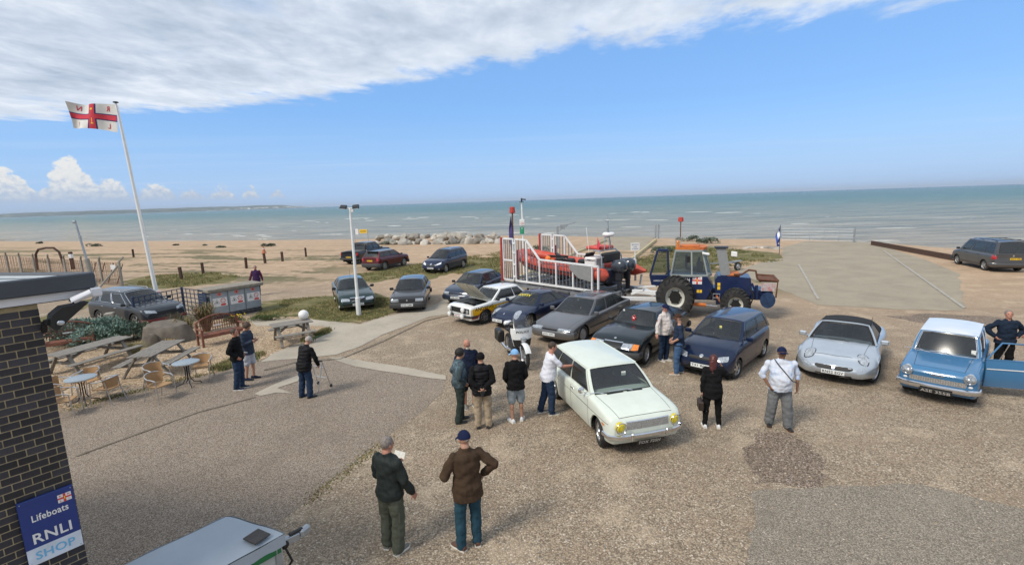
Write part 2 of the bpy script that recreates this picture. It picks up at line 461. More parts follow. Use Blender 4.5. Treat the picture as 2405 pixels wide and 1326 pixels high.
# ---------------------------------------------------------------- ground, beach, sea
CREST = [(-420, 240), (-160, 123), (-102.6, 99), (-65.2, 85), (-37.3, 76), (-23.8, 72), (-12, 71), (0, 69.5), (10.8, 62), (19, 56), (24, 52), (30, 50), (33.5, 47.5), (36, 42), (38, 36), (60, 10), (120, -40), (400, -200)]
def crest_y(x):
 for (x0, y0), (x1, y1) in zip(CREST, CREST[1:]):
  if x <= x1: return lerp(y0, y1, (x - x0) / (x1 - x0))
 return CREST[-1][1]
def ground_z(x, y):
 d = (y - crest_y(x)) * .85
 z = -3.6 * sstep(0, 34, d)
 if d > -26 and x < 14:
  k = sstep(-26, -8, d) * sstep(0, -6, d - 0) * sstep(14, 8, x)
  z += k * .22 * (noise.noise(Vector((x * .05, (y + .3 * x) * .16, 0))) + .25)
 return z
def shingle_mat(name, dark, midc, light, pale, tint=None, cell=34, veg=False, grit=0.0, warmfar=False):
 m, t, p = newmat(name)
 tc = t.n('ShaderNodeTexCoord').outputs['Object']
 sep = t.n('ShaderNodeSeparateXYZ'); t.l(tc, sep.inputs[0])
 vn = t.n('ShaderNodeTexVoronoi', feature='F1'); vn.inputs['Scale'].default_value = cell; vn.inputs['Randomness'].default_value = 1
 t.l(tc, vn.inputs['Vector'])
 vb = t.n('ShaderNodeTexVoronoi', feature='F1'); vb.inputs['Scale'].default_value = cell * .45; t.l(tc, vb.inputs['Vector'])
 cs = t.n('ShaderNodeSeparateColor'); t.l(vn.outputs['Color'], cs.inputs[0])
 cb = t.n('ShaderNodeSeparateColor'); t.l(vb.outputs['Color'], cb.inputs[0])
 c = t.ramp(cs.outputs[0], [(0, dark), (.35, midc), (.72, light), (.93, light), (1, pale)])
 # odd larger, paler stones
 big = t.math('MULTIPLY', t.math('GREATER_THAN', cb.outputs[1], .90), t.math('LESS_THAN', vb.outputs['Distance'], .34))
 c = t.mix(t.math('MULTIPLY', big, .75), c, pale)
 # gaps between stones
 gap = t.smooth(vn.outputs['Distance'], .42, .75)
 c = t.mix(t.math('MULTIPLY', gap, .55), c, tuple(x * .45 for x in dark))
 # broad wear and moisture
 n1 = t.noise(tc, .35, 6, .6, .3); n2 = t.noise(tc, 1.7, 5, .6, .2)
 sh = t.math('ADD', t.math('MULTIPLY', t.math('SUBTRACT', n1, .5), .9), t.math('MULTIPLY', t.math('SUBTRACT', n2, .5), .45))
 c = t.mix(t.math('MULTIPLY', t.smooth(sh, .0, .28), .55), c, tuple(x * .62 for x in midc))
 c = t.mix(t.math('MULTIPLY', t.smooth(sh, -.02, -.3), .30), c, tuple(min(1, x * 1.12) for x in light))
 if veg:
  # wind blown strips of turf on the beach, in bands along the shore
  sv = t.scale(tc, (.045, .20, 1)); rv = t.n('ShaderNodeMapping'); t.l(tc, rv.inputs[0]); rv.inputs['Rotation'].default_value = (0, 0, R(20));
  sv = t.scale(rv.outputs[0], (.06, .30, 1))
  g = t.noise(sv, 1.0, 6, .62, .6); g2 = t.noise(tc, 1.2, 5, .65, .5)
  y = t.math('ADD', sep.outputs[1], t.math('MULTIPLY', sep.outputs[0], .33))
  zone = t.math('MULTIPLY', t.smooth(y, 24, 30), t.smooth(y, 60, 44))
  zone = t.math('MULTIPLY', zone, t.smooth(sep.outputs[0], -9, -17))
  rz = t.math('MULTIPLY', t.math('MULTIPLY', t.smooth(sep.outputs[0], 8, 10), t.smooth(sep.outputs[0], 24, 19)), t.math('MULTIPLY', t.smooth(sep.outputs[1], 22, 27), t.smooth(sep.outputs[1], 54, 48)))
  zone = t.math('MAXIMUM', zone, rz)
  gm = t.math('MULTIPLY', t.smooth(t.math('ADD', g, t.math('MULTIPLY', t.math('SUBTRACT', g2, .5), .35)), .49, .56), zone)
  gc = t.ramp(t.noise(tc, 5, 5, .7), [(.3, (.055, .065, .022)), (.55, (.115, .11, .045)), (.75, (.20, .165, .085))])
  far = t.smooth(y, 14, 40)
  c = t.mix(t.math('MULTIPLY', far, .72), c, (.57, .395, .25))  # tan of the far beach, with its brighter sunlight painted into the colour
  rough_n = t.noise(tc, 14, 3, .8)
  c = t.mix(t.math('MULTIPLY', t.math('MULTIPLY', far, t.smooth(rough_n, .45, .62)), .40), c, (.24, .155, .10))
  trk = t.n('ShaderNodeMapping'); t.l(tc, trk.inputs[0]); trk.inputs['Rotation'].default_value = (0, 0, R(-24)); trk.inputs['Scale'].default_value = (.10, .75, 1)
  tn = t.noise(trk.outputs[0], 1.0, 6, .66, .7); mn = t.noise(tc, .9, 7, .7, .2)
  c = t.mix(t.math('MULTIPLY', t.math('MULTIPLY', t.smooth(tn, .50, .64), t.smooth(y, 0, 18)), .42), c, (.27, .20, .135))
  c = t.mix(t.math('MULTIPLY', t.smooth(mn, .44, .62), .22), c, (.30, .21, .14))
  c = t.mix(t.math('MULTIPLY', t.smooth(mn, .50, .36), .25), c, (.66, .52, .37))
  c = t.mix(t.math('MULTIPLY', gm, .85), c, gc)
  wet = t.smooth(sep.outputs[2], -1.5, -2.35)
  c = t.mix(t.math('MULTIPLY', wet, .75), c, (.16, .12, .085))
 t.l(c, p.inputs['Base Color'])
 p.inputs['Roughness'].default_value = .82; p.inputs['Specular IOR Level'].default_value = .3
 h = t.math('ADD', t.math('MULTIPLY', vn.outputs['Distance'], -1.0), t.math('MULTIPLY', n2, .8))
 bn = t.n('ShaderNodeBump'); bn.inputs['Strength'].default_value = .55; bn.inputs['Distance'].default_value = .018
 t.l(h, bn.inputs['Height']); t.l(bn.outputs[0], p.inputs['Normal'])
 return m
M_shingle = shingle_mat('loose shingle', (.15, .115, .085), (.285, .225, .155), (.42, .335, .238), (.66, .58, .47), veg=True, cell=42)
M_bed = shingle_mat('golden shingle', (.20, .13, .075), (.38, .27, .17), (.55, .42, .28), (.72, .62, .48), cell=26)
M_apron = shingle_mat('exposed aggregate', (.145, .110, .083), (.265, .21, .160), (.375, .305, .235), (.47, .43, .38), cell=60)
def ground_patch(name, pts, m, z=.004, jitter=.12, step=.35, seed=0, px=True, kind='structure'):
 P = [gp(*p) if px else Vector((p[0], p[1], 0)) for p in pts]
 out = []
 n = len(P)
 for i in range(n):
  a, b = P[i], P[(i + 1) % n]; L = (b - a).length; k = max(1, min(120, int(L / step)))
  nrm = Vector((-(b - a).y, (b - a).x, 0)).normalized() if L else Vector((0, 0, 0))
  for j in range(k):
   q = a.lerp(b, j / k)
   w = noise.noise(Vector((q.x * 1.1, q.y * 1.1, seed * 3.1))) + .5 * noise.noise(Vector((q.x * 4, q.y * 4, seed)))
   q = q + nrm * w * jitter
   out.append((q.x, q.y, z))
 tri = tessellate_polygon([[Vector(p) for p in out]])
 mb = MB(); mb.add(out, [tuple(t) for t in tri])
 o = obj(name, mb, m, smooth=0, kind=kind)
 me = o.data
 bm = bmesh.new(); bm.from_mesh(me)
 for f in bm.faces:
  if f.normal.z < 0: f.normal_flip()
 bm.to_mesh(me); bm.free()
 return o
def build_ground():
 xs = [-500, -300, -200] + [-150 + 5 * i for i in range(10)] + [-100 + 2.0 * i for i in range(71)] + [45, 50, 60, 80, 120, 200, 300]
 ys = [-60, -30, -15, -5, 0, 10, 20, 30, 36] + [38 + 1.25 * i for i in range(60)] + [116, 122, 130, 140, 155, 175, 200, 240, 300]
 vs = []; fs = []
 for y in ys:
  for x in xs: vs.append((x, y, ground_z(x, y)))
 n = len(xs)
 for j in range(len(ys) - 1):
  for i in range(n - 1): fs.append((j * n + i, j * n + i + 1, (j + 1) * n + i + 1, (j + 1) * n + i))
 mb = MB(); mb.add(vs, fs)
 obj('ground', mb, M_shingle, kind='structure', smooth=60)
build_ground()
def sea_material():
 m, t, p = newmat('sea water')
 tc = t.n('ShaderNodeTexCoord').outputs['Object']
 sep = t.n('ShaderNodeSeparateXYZ'); t.l(tc, sep.inputs[0])
 # distance off the beach, measured square to the shoreline
 off = t.math('ADD', sep.outputs[1], t.math('MULTIPLY', sep.outputs[0], .42))
 lg = t.math('LOGARITHM', t.math('MAXIMUM', off, 50.0), 10.0)
 wob = t.math('MULTIPLY', t.math('SUBTRACT', t.noise(t.scale(tc, (.0025, .010, 1)), 1.0, 5, .6, .5), .5), .45)
 lg = t.math('ADD', lg, wob)
 c = t.ramp(t.math('DIVIDE', t.math('SUBTRACT', lg, 1.8), 2.2), [(0, (.43, .34, .225)), (.12, (.38, .325, .225)), (.20, (.30, .285, .20)), (.29, (.205, .235, .165)), (.42, (.075, .17, .14)), (1.0, (.02, .085, .09))])
 st = t.noise(t.scale(tc, (.012, .06, 1)), 1.0, 6, .65, .4)
 c = t.mix(t.math('MULTIPLY', t.smooth(st, .45, .65), .35), c, (.14, .17, .15))
 st2 = t.noise(t.scale(tc, (.05, .35, 1)), 1.0, 5, .7, .4)
 nearm = t.smooth(lg, 2.75, 2.15)
 c = t.mix(t.math('MULTIPLY', t.math('MULTIPLY', t.smooth(st2, .50, .62), .70), nearm), c, (.50, .46, .36))
 c = t.mix(t.math('MULTIPLY', t.smooth(st2, .49, .38), .62), c, (.12, .145, .115))
 # whitecaps
 w1 = t.noise(t.scale(tc, (.055, .16, 1)), 1.0, 3, .6, .6); w2 = t.noise(t.scale(tc, (.35, 1.5, 1)), 1.0, 4, .7, .3)
 cap = t.math('MULTIPLY', t.smooth(w1, .665, .70), t.smooth(w2, .50, .60))
 c = t.mix(t.math('MULTIPLY', cap, .95), c, (.82, .84, .84))
 t.l(c, p.inputs['Base Color'])
 p.inputs['IOR'].default_value = 1.33; p.inputs['Specular IOR Level'].default_value = .12
 t.l(t.math('MULTIPLY_ADD', cap, .5, .22, clamp=True), p.inputs['Roughness'])
 b1 = t.noise(t.scale(tc, (.10, .42, 1)), 1.0, 7, .66, .6); b2 = t.noise(t.scale(tc, (.9, 2.6, 1)), 1.0, 5, .65, .4)
 bn = t.n('ShaderNodeBump'); bn.inputs['Strength'].default_value = 1.0; bn.inputs['Distance'].default_value = 1.9
 t.l(t.math('ADD', b1, t.math('MULTIPLY', b2, .22)), bn.inputs['Height']); t.l(bn.outputs[0], p.inputs['Normal'])
 return m
SEA_Z = -2.6
def build_sea():
 mb = MB()
 xs = [-40000, -8000, -2000, -600, -200, 0, 200, 600, 2000, 8000, 40000]; ys = [-2000, 0, 40, 100, 300, 1000, 3000, 10000, 25000, 50000]
 vs = [(x, y, SEA_Z) for y in ys for x in xs]; n = len(xs)
 fs = [(j * n + i, j * n + i + 1, (j + 1) * n + i + 1, (j + 1) * n + i) for j in range(len(ys) - 1) for i in range(n - 1)]
 mb.add(vs, fs); obj('sea', mb, sea_material(), kind='structure', smooth=0)
build_sea()
# broken crests running along the shore
M_foam = mat('sea foam', (.66, .67, .65), .7, var=.1, vscale=3, bump=.6, bscale=12)
def build_foam():
 r = random.Random(3); mb = MB()
 for i in range(90):
  x = r.uniform(-120, 90); y0 = crest_y(x)
  off = r.choice([r.uniform(16, 24), r.uniform(20, 60), r.uniform(40, 240)])
  y = y0 + off; L = r.uniform(.8, 4) * (1 + off / 120); wd = r.uniform(.04, .16) * (1 + off / 90)
  sl = -.42 if off < 60 else -.25; ph = r.uniform(0, 9)
  n = 14; vs = []; fs = []
  for k in range(n + 1):
   s = k / n - .5; e = (1 - (2 * s) ** 2)
   nz = noise.noise(Vector((k * .7 + ph, i, 0)))
   cx = x + s * L; cy = y + sl * s * L + nz * .5
   w = wd * e * max(.05, .6 + 1.6 * noise.noise(Vector((k * 1.3, i * 2.7, 4))))
   vs += [(cx, cy - w, SEA_Z + .02), (cx, cy, SEA_Z + .05 + .28 * e * wd), (cx, cy + w * .5, SEA_Z + .02)]
  for k in range(n):
   a = k * 3; fs += [(a, a + 3, a + 4, a + 1), (a + 1, a + 4, a + 5, a + 2)]
  mb.add(vs, fs)
 # wash at the water's edge
 x = -118.0; vs = []; fs = []; k = 0
 while x < 60:
  y = crest_y(x) + 22.5 + 1.2 * noise.noise(Vector((x * .12, 0, 0))); w = .35 + .5 * abs(noise.noise(Vector((x * .3, 5, 0))))
  vs += [(x, y - w, SEA_Z + .012), (x, y + w, SEA_Z + .03)]
  if k: fs.append((2 * k - 2, 2 * k, 2 * k + 1, 2 * k - 1))
  x += .9; k += 1
 mb.add(vs, fs)
 obj('sea_foam', mb, M_foam, kind='stuff', smooth=60)
build_foam()
# far coast across the bay
def build_hills():
 m, t, p = newmat('far coast')
 tc = t.n('ShaderNodeTexCoord').outputs['Object']; sep = t.n('ShaderNodeSeparateXYZ'); t.l(tc, sep.inputs[0])
 n = t.noise(t.scale(tc, (.004, .004, .02)), 1.0, 6, .7)
 c = t.ramp(n, [(.35, (.035, .055, .035)), (.5, (.06, .075, .045)), (.62, (.14, .14, .09))])
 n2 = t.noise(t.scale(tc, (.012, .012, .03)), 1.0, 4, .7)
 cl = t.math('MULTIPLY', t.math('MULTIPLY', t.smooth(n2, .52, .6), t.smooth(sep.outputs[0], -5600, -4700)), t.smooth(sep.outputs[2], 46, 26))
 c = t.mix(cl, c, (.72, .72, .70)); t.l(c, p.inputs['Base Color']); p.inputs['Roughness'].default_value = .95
 mb = MB(); vs = []; fs = []; N = 160; K = 6
 for i in range(N + 1):
  s = i / N; x = lerp(-14250, -3500, s); y = lerp(6300, 9150, s)
  h = lerp(98, 44, s ** .8) * (1 + .28 * noise.noise(Vector((s * 9, 0, 0))) + .14 * noise.noise(Vector((s * 34, 2, 0)))) * sstep(1.0, .93, s)
  if s > .55: h += 15 * sstep(.55, .8, s) * sstep(1, .92, s)
  for k in range(K):
   q = k / (K - 1)
   vs.append((x - 700 * q * .5, y + 900 * q, SEA_Z - 2 + (h + 4) * sin(q ** .6 * PI / 2) * (1 + .1 * noise.noise(Vector((s * 60, q * 3, 1))))))
 for i in range(N):
  for k in range(K - 1):
   a = i * K + k; fs.append((a, a + K, a + K + 1, a + 1))
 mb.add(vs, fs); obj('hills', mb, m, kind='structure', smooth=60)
build_hills()
def build_haze():
 m = bpy.data.materials.new('haze'); m.use_nodes = True; t = NT(m.node_tree); m.node_tree.nodes.clear()
 o = t.n('ShaderNodeOutputMaterial'); v = t.n('ShaderNodeVolumePrincipled')
 v.inputs['Color'].default_value = (.72, .84, 1, 1); v.inputs['Density'].default_value = 5e-5; t.l(v.outputs[0], o.inputs['Volume'])
 mb = MB(); mb.box((0, 23500, 87), (82000, 54000, 186)); obj('haze', mb, m, kind='stuff', smooth=0)
build_haze()
# ---------------------------------------------------------------- paved and grassed areas
def concrete_mat(name, col, lines=0.0, ang=0.0, var=.16):
 m, t, p = newmat(name)
 tc = t.n('ShaderNodeTexCoord').outputs['Object']
 n1 = t.noise(tc, .6, 6, .62, .3); n2 = t.noise(tc, 9, 5, .7); n3 = t.noise(tc, 60, 3, .7)
 f = t.math('ADD', t.math('ADD', t.math('MULTIPLY', n1, .45), t.math('MULTIPLY', n2, .3)), t.math('MULTIPLY', n3, .25))
 c = t.ramp(f, [(.36, tuple(x * (1 - var * 1.7) for x in col)), (.5, col), (.64, tuple(x * (1 + var) for x in col))])
 st = t.smooth(t.noise(tc, 1.1, 6, .7, .8), .56, .72)
 c = t.mix(t.math('MULTIPLY', st, .35), c, tuple(x * .6 for x in col))
 h = n3
 if lines:
  mp = t.n('ShaderNodeMapping'); t.l(tc, mp.inputs[0]); mp.inputs['Rotation'].default_value = (0, 0, ang)
  wv = t.n('ShaderNodeTexWave', wave_type='BANDS'); wv.inputs['Scale'].default_value = lines; wv.inputs['Distortion'].default_value = 1.6; wv.inputs['Detail'].default_value = 2
  t.l(mp.outputs[0], wv.inputs['Vector'])
  msk = t.smooth(t.noise(tc, .5, 3, .6), .42, .6)
  h = t.math('ADD', h, t.math('MULTIPLY', t.math('MULTIPLY', wv.outputs['Fac'], msk), 1.2))
 t.l(c, p.inputs['Base Color']); p.inputs['Roughness'].default_value = .85; p.inputs['Specular IOR Level'].default_value = .3
 bn = t.n('ShaderNodeBump'); bn.inputs['Strength'].default_value = .5; bn.inputs['Distance'].default_value = .012
 t.l(h, bn.inputs['Height']); t.l(bn.outputs[0], p.inputs['Normal'])
 return m
def grass_mat(name, a, b, c3, bare):
 m, t, p = newmat(name)
 tc = t.n('ShaderNodeTexCoord').outputs['Object']
 n1 = t.noise(t.scale(tc, (.6, 1.6, 1)), .9, 6, .65, .5); n2 = t.noise(tc, 16, 5, .75); n3 = t.noise(tc, 2.2, 5, .6, .4)
 c = t.ramp(t.math('ADD', t.math('MULTIPLY', n2, .6), t.math('MULTIPLY', n3, .4)), [(.34, a), (.5, b), (.66, c3)])
 c = t.mix(t.math('MULTIPLY', t.smooth(n1, .52, .66), .75), c, bare)
 t.l(c, p.inputs['Base Color']); p.inputs['Roughness'].default_value = .9; p.inputs['Specular IOR Level'].default_value = .2
 bn = t.n('ShaderNodeBump'); bn.inputs['Strength'].default_value = .8; bn.inputs['Distance'].default_value = .03
 t.l(n2, bn.inputs['Height']); t.l(bn.outputs[0], p.inputs['Normal'])
 return m
M_road = concrete_mat('pale concrete', (.40, .355, .285))
M_slip = concrete_mat('slipway concrete', (.33, .285, .212), lines=9, ang=R(64), var=.12)
M_tar = shingle_mat('worn tarmac', (.165, .138, .105), (.25, .212, .165), (.34, .292, .228), (.48, .42, .34), cell=56)
M_grass = grass_mat('short turf', (.05, .058, .018), (.14, .13, .05), (.27, .22, .10), (.36, .27, .17))
M_weed = mat('green weeds', (.05, .08, .02), .9, var=.5, vscale=14, bump=1, bscale=30)
APRON = [(100, 985), (170, 962), (300, 912), (420, 893), (520, 870), (640, 838), (775, 842), (1045, 890), (1040, 925), (960, 985), (880, 1050), (800, 1110), (700, 1190), (620, 1250), (540, 1326), (430, 1480), (-1200, 1480), (-500, 1100)]
ROAD = [(585, 750), (740, 748), (800, 757), (845, 762), (875, 752), (930, 738), (1000, 724), (1052, 700), (1090, 690), (1100, 720), (1060, 735), (1010, 744), (955, 765), (900, 785), (850, 812), (790, 833), (700, 842), (612, 850), (640, 832), (700, 806), (776, 778), (760, 766), (690, 763), (600, 766)]
BED = [(60, 840), (110, 790), (330, 770), (430, 752), (560, 738), (600, 745), (700, 744), (775, 748), (782, 776), (700, 806), (640, 832), (610, 846), (520, 870), (420, 893), (300, 912), (170, 962), (100, 950)]
ground_patch('patio', APRON, M_apron, z=.004, jitter=.10)
ground_patch('shingle_bed', BED, M_bed, z=.008, jitter=.08)
ground_patch('path', ROAD, M_road, z=.012, jitter=.07, seed=2)
ground_patch('concrete_strip', [(772, 840), (800, 840), (925, 858), (1045, 882), (1048, 892), (985, 885), (900, 872), (830, 860)], M_road, z=.016, jitter=.05, seed=3)
ground_patch('concrete_strip', [(600, 925), (640, 905), (690, 885), (705, 880), (700, 895), (650, 912), (690, 925), (650, 922), (612, 930)], M_road, z=.016, jitter=.04, seed=4)
ground_patch('grass', [(598, 744), (616, 708), (700, 700), (790, 694), (880, 688), (928, 702), (930, 733), (880, 748), (845, 759), (780, 753), (700, 745), (640, 744)], M_grass, z=.016, jitter=.25, seed=5)
ground_patch('grass', [(835, 645), (900, 634), (980, 620), (1100, 602), (1180, 590), (1182, 655), (1120, 640), (1060, 642), (1010, 656), (930, 654), (870, 664), (830, 662)], M_grass, z=.008, jitter=.4, seed=6)
ground_patch('grass', [(300, 685), (420, 674), (486, 668), (530, 662), (565, 650), (500, 640), (430, 640), (350, 648), (290, 660)], M_grass, z=.008, jitter=.5, seed=7)
ground_patch('grass', [(60, 760), (180, 712), (240, 690), (300, 690), (240, 705), (150, 745), (100, 780)], M_grass, z=.006, jitter=.3, seed=8)
ground_patch('grass', [(1490, 612), (1560, 578), (1640, 578), (1735, 585), (1830, 594), (1838, 612), (1760, 612), (1700, 618), (1640, 640), (1560, 640), (1500, 640)], M_grass, z=.006, jitter=.5, seed=9)
ground_patch('slipway', [(1838, 580), (1890, 567), (2010, 567), (2062, 574), (2180, 612), (2252, 642), (2268, 730), (2100, 726), (1925, 716), (1870, 694), (1780, 660), (1720, 640), (1780, 618), (1838, 606)], M_slip, z=.008, jitter=.12, seed=10)
ground_patch('slipway', [(1425, 556), (1537, 556), (1482, 622), (1440, 690), (1200, 676), (1290, 616)], M_slip, z=.010, jitter=.05, seed=11)
ground_patch('tarmac_patch', [(1768, 1164), (1850, 1150), (2000, 1136), (2100, 1131), (2200, 1146), (2300, 1167), (2405, 1192), (2600, 1240), (2600, 1520), (1768, 1520)], M_tar, z=.006, jitter=.16, step=.08, seed=12)
M_damp = shingle_mat('damp shingle', (.09, .065, .047), (.20, .15, .108), (.32, .245, .185), (.50, .43, .36), cell=42)
ground_patch('damp_shingle', [(1768, 1002), (1850, 1012), (1905, 1045), (1950, 1092), (1962, 1128), (1850, 1146), (1775, 1138), (1764, 1070)], M_damp, z=.003, jitter=.30, step=.06, seed=13)
ground_patch('damp_shingle', [(2080, 742), (2200, 736), (2330, 742), (2390, 752), (2300, 762), (2150, 756)], M_damp, z=.003, jitter=.25, step=.2, seed=14)
ground_patch('weeds', [(498, 868), (540, 850), (612, 832), (614, 842), (560, 862), (520, 870)], M_weed, z=.02, jitter=.1, step=.1, seed=15)
ground_patch('weeds', [(716, 800), (770, 775), (776, 782), (722, 804)], M_weed, z=.02, jitter=.06, step=.1, seed=16)
0 and ground_patch('moss_strip', [(700, 1188), (800, 1108), (880, 1048), (960, 984), (975, 980), (890, 1050), (812, 1112), (712, 1192)], M_grass, z=.014, jitter=.07, step=.1, seed=17)
M_joint = mat('joint filler', (.17, .14, .105), .95, var=.4, vscale=5)
for k_, q_ in enumerate(([(178, 1070), (385, 996), (470, 966), (600, 932), (600, 934), (470, 968), (386, 998), (179, 1073)], [(620, 868), (700, 848), (800, 842), (801, 844), (700, 851), (621, 871)], [(800, 842), (900, 800), (1000, 752), (1062, 738), (1062, 739.5), (1000, 754), (900, 802.5), (800, 844)])):
 ground_patch('joint_line', q_, M_joint, z=.018, jitter=.02, step=.15, seed=30 + k_)
# kerbs beside the slipways
M_kerb = mat('kerb concrete', (.36, .335, .29), .85, var=.2, vscale=5, bump=.6, bscale=40)
M_yel = mat('yellowed kerb paint', (.55, .47, .26), .8, var=.15, vscale=6, col2=(.40, .36, .28), bump=.4)
def kerb(a, b, w, h, m, n=1, name='kerb'):
 a, b = gp(*a), gp(*b)
 for i in range(n):
  p, q = a.lerp(b, i / n), a.lerp(b, (i + 1) / n - .012 / n)
  mb = MB(); mb.bar((p.x, p.y, h / 2), (q.x, q.y, h / 2), w, h, bv=.02); obj(name, mb, m, kind='structure')
kerb((1876, 622), (1922, 704), .13, .06, M_kerb, 6)
kerb((2076, 590), (2264, 724), .13, .06, M_kerb, 12)
kerb((1541, 566), (1478, 618), .16, .30, M_yel, 3)
kerb((1424, 566), (1200, 664), .14, .24, M_yel, 5)
kerb((1536, 564), (1760, 590), .10, .03, M_kerb, 2)
# grass blades, tufts and loose stones
def tufts():
 r = random.Random(11); mats = [mat('grass blade', (.10, .115, .035), .8, var=.5, vscale=3), mat('dry blade', (.30, .24, .11), .8, var=.3, vscale=3)]
 mb = MB()
 def blades(x, y, n, h, sp, k):
  mb.use(mats[k])
  for i in range(n):
   a = r.uniform(0, 2 * PI); px = x + r.gauss(0, sp); py = y + r.gauss(0, sp); hh = h * r.uniform(.5, 1.2); w = .012 + hh * .06
   lx, ly = cos(a) * hh * .5, sin(a) * hh * .5
   mb.add([(px - w, py, 0), (px + w, py, 0), (px + lx, py + ly, hh)], [(0, 1, 2)])
 def scatter(poly, n, h, nb=4):
  P = [gp(*p) for p in poly]; x0 = min(p.x for p in P); x1 = max(p.x for p in P); y0 = min(p.y for p in P); y1 = max(p.y for p in P); c = 0; tr = 0
  while c < n and tr < n * 20:
   tr += 1
   x, y = r.uniform(x0, x1), r.uniform(y0, y1); ins = False
   for i in range(len(P)):
    a, b = P[i], P[i - 1]
    if (a.y > y) != (b.y > y) and x < (b.x - a.x) * (y - a.y) / (b.y - a.y) + a.x: ins = not ins
   if not ins: continue
   if noise.noise(Vector((x * .5, y * .5, 4))) < -.15: continue
   blades(x, y, nb, h, .08, 0 if r.random() < .62 else 1); c += 1
 scatter([(598, 744), (616, 708), (790, 694), (928, 702), (930, 733), (845, 759), (700, 745)], 3200, .09)
 scatter([(835, 645), (980, 620), (1180, 590), (1182, 655), (1060, 642), (930, 654), (830, 662)], 3000, .12)
 scatter([(300, 685), (486, 668), (565, 650), (500, 640), (350, 648)], 1500, .16)
 scatter([(1490, 612), (1560, 578), (1735, 585), (1838, 612), (1640, 640), (1500, 640)], 2200, .14)
 scatter([(498, 868), (540, 850), (612, 832), (614, 842), (520, 870)], 500, .16, 6)
 scatter([(716, 800), (770, 775), (776, 782), (722, 804)], 260, .15, 6)
 scatter([(700, 1188), (880, 1048), (960, 984), (975, 980), (890, 1050), (712, 1192)], 130, .03, 4)
 scatter([(160, 966), (420, 896), (520, 872), (420, 888), (170, 955)], 160, .07, 4)
 obj('grass_tufts', mb, kind='stuff', smooth=0)
tufts()
def pebbles():
 r = random.Random(5); mats = [mat('pebble pale', (.52, .44, .35), .7, var=.25, vscale=20), mat('pebble tan', (.33, .24, .165), .7, var=.3, vscale=20), mat('pebble grey', (.22, .20, .18), .7, var=.3, vscale=20)]
 mb = MB()
 octf = [(0, 2, 4), (2, 1, 4), (1, 3, 4), (3, 0, 4), (2, 0, 5), (1, 2, 5), (3, 1, 5), (0, 3, 5)]
 c = 0
 while c < 17000:
  y = 3.6 + 16 * r.random() ** 1.5; x = r.uniform(-.1, 1.1) * y * 1.25 - .25 * y
  g = x * .8 + 2.6
  if y < 11 and x < -2.2 + (y - 5) * .28: continue
  s = r.uniform(.008, .024) * (1.25 if r.random() < .06 else 1); a = r.uniform(0, PI); k = r.random()
  mb.use(mats[0] if k < .22 else mats[1] if k < .75 else mats[2])
  ca, sa = cos(a) * s, sin(a) * s; e = r.uniform(.55, .9); h = s * r.uniform(.35, .7)
  mb.add([(x + ca, y + sa, h * .3), (x - ca, y - sa, h * .3), (x - sa * e, y + ca * e, h * .35), (x + sa * e, y - ca * e, h * .35), (x, y, h), (x, y, -h * .3)], octf)
  c += 1
 obj('loose_pebbles', mb, kind='stuff', smooth=0)
pebbles()
# ---------------------------------------------------------------- vehicles
M_tyre = mat('tyre rubber', (.022, .022, .022), .85, var=.3, vscale=6, col2=(.06, .055, .05), bump=.3)
M_black = mat('black trim', (.018, .018, .019), .5, var=.2)
M_under = mat('underbody', (.010, .010, .010), .9, var=.2)
M_chrome = mat('chrome', (.72, .73, .75), .12, metal=1, var=.05)
M_alu = mat('brushed alloy', (.55, .56, .57), .3, metal=.85, var=.08)
M_seat = mat('dark upholstery', (.085, .085, .09), .9, var=.3)
M_tan = mat('tan upholstery', (.22, .15, .09), .9, var=.3)
M_lamp = mat('headlamp glass', (.42, .45, .48), .12, metal=.4, var=.45, vscale=22, coat=1)
M_red = mat('tail lamp red', (.42, .015, .015), .15, var=.2, vscale=20, coat=1)
M_amber = mat('amber lens', (.75, .22, .02), .15, var=.2, vscale=20, coat=1)
M_yellowlens = mat('yellow lens', (.72, .58, .02), .10, var=.25, vscale=16, coat=1)
M_plateW = mat('white plate', (.72, .74, .73), .4, var=.05)
M_plateY = mat('yellow plate', (.78, .50, .03), .4, var=.05)
M_plateB = mat('black plate', (.015, .015, .015), .4, var=.05)
M_silver = mat('silver letters', (.62, .62, .60), .4, metal=.3, var=.05)
M_ink = mat('black letters', (.012, .012, .012), .5, var=.05)
M_white = mat('white enamel', (.74, .75, .74), .35, var=.05, coat=.3)
M_wscreen = glass_mat('windscreen glass', (.66, .72, .70), .88)
M_sglass = glass_mat('side glass', (.36, .40, .40), .72)
M_dglass = glass_mat('privacy glass', (.12, .13, .13), .5)
def curve(pts, x):
 """smooth interpolation through (x, v) points"""
 if x <= pts[0][0]: return pts[0][1]
 if x >= pts[-1][0]: return pts[-1][1]
 for i in range(len(pts) - 1):
  x0, a = pts[i]; x1, b = pts[i + 1]
  if x <= x1:
   h = x1 - x0; t = (x - x0) / h
   def slope(k):
    if k <= 0 or k >= len(pts) - 1: return (pts[min(k + 1, len(pts) - 1)][1] - pts[max(k - 1, 0)][1]) / max(1e-6, pts[min(k + 1, len(pts) - 1)][0] - pts[max(k - 1, 0)][0])
    d0 = (pts[k][1] - pts[k - 1][1]) / (pts[k][0] - pts[k - 1][0]); d1 = (pts[k + 1][1] - pts[k][1]) / (pts[k + 1][0] - pts[k][0])
    return 0 if d0 * d1 <= 0 else 2 * d0 * d1 / (d0 + d1)
   m0, m1 = slope(i), slope(i + 1)
   return (2 * t ** 3 - 3 * t * t + 1) * a + (t ** 3 - 2 * t * t + t) * h * m0 + (-2 * t ** 3 + 3 * t * t) * b + (t ** 3 - t * t) * h * m1
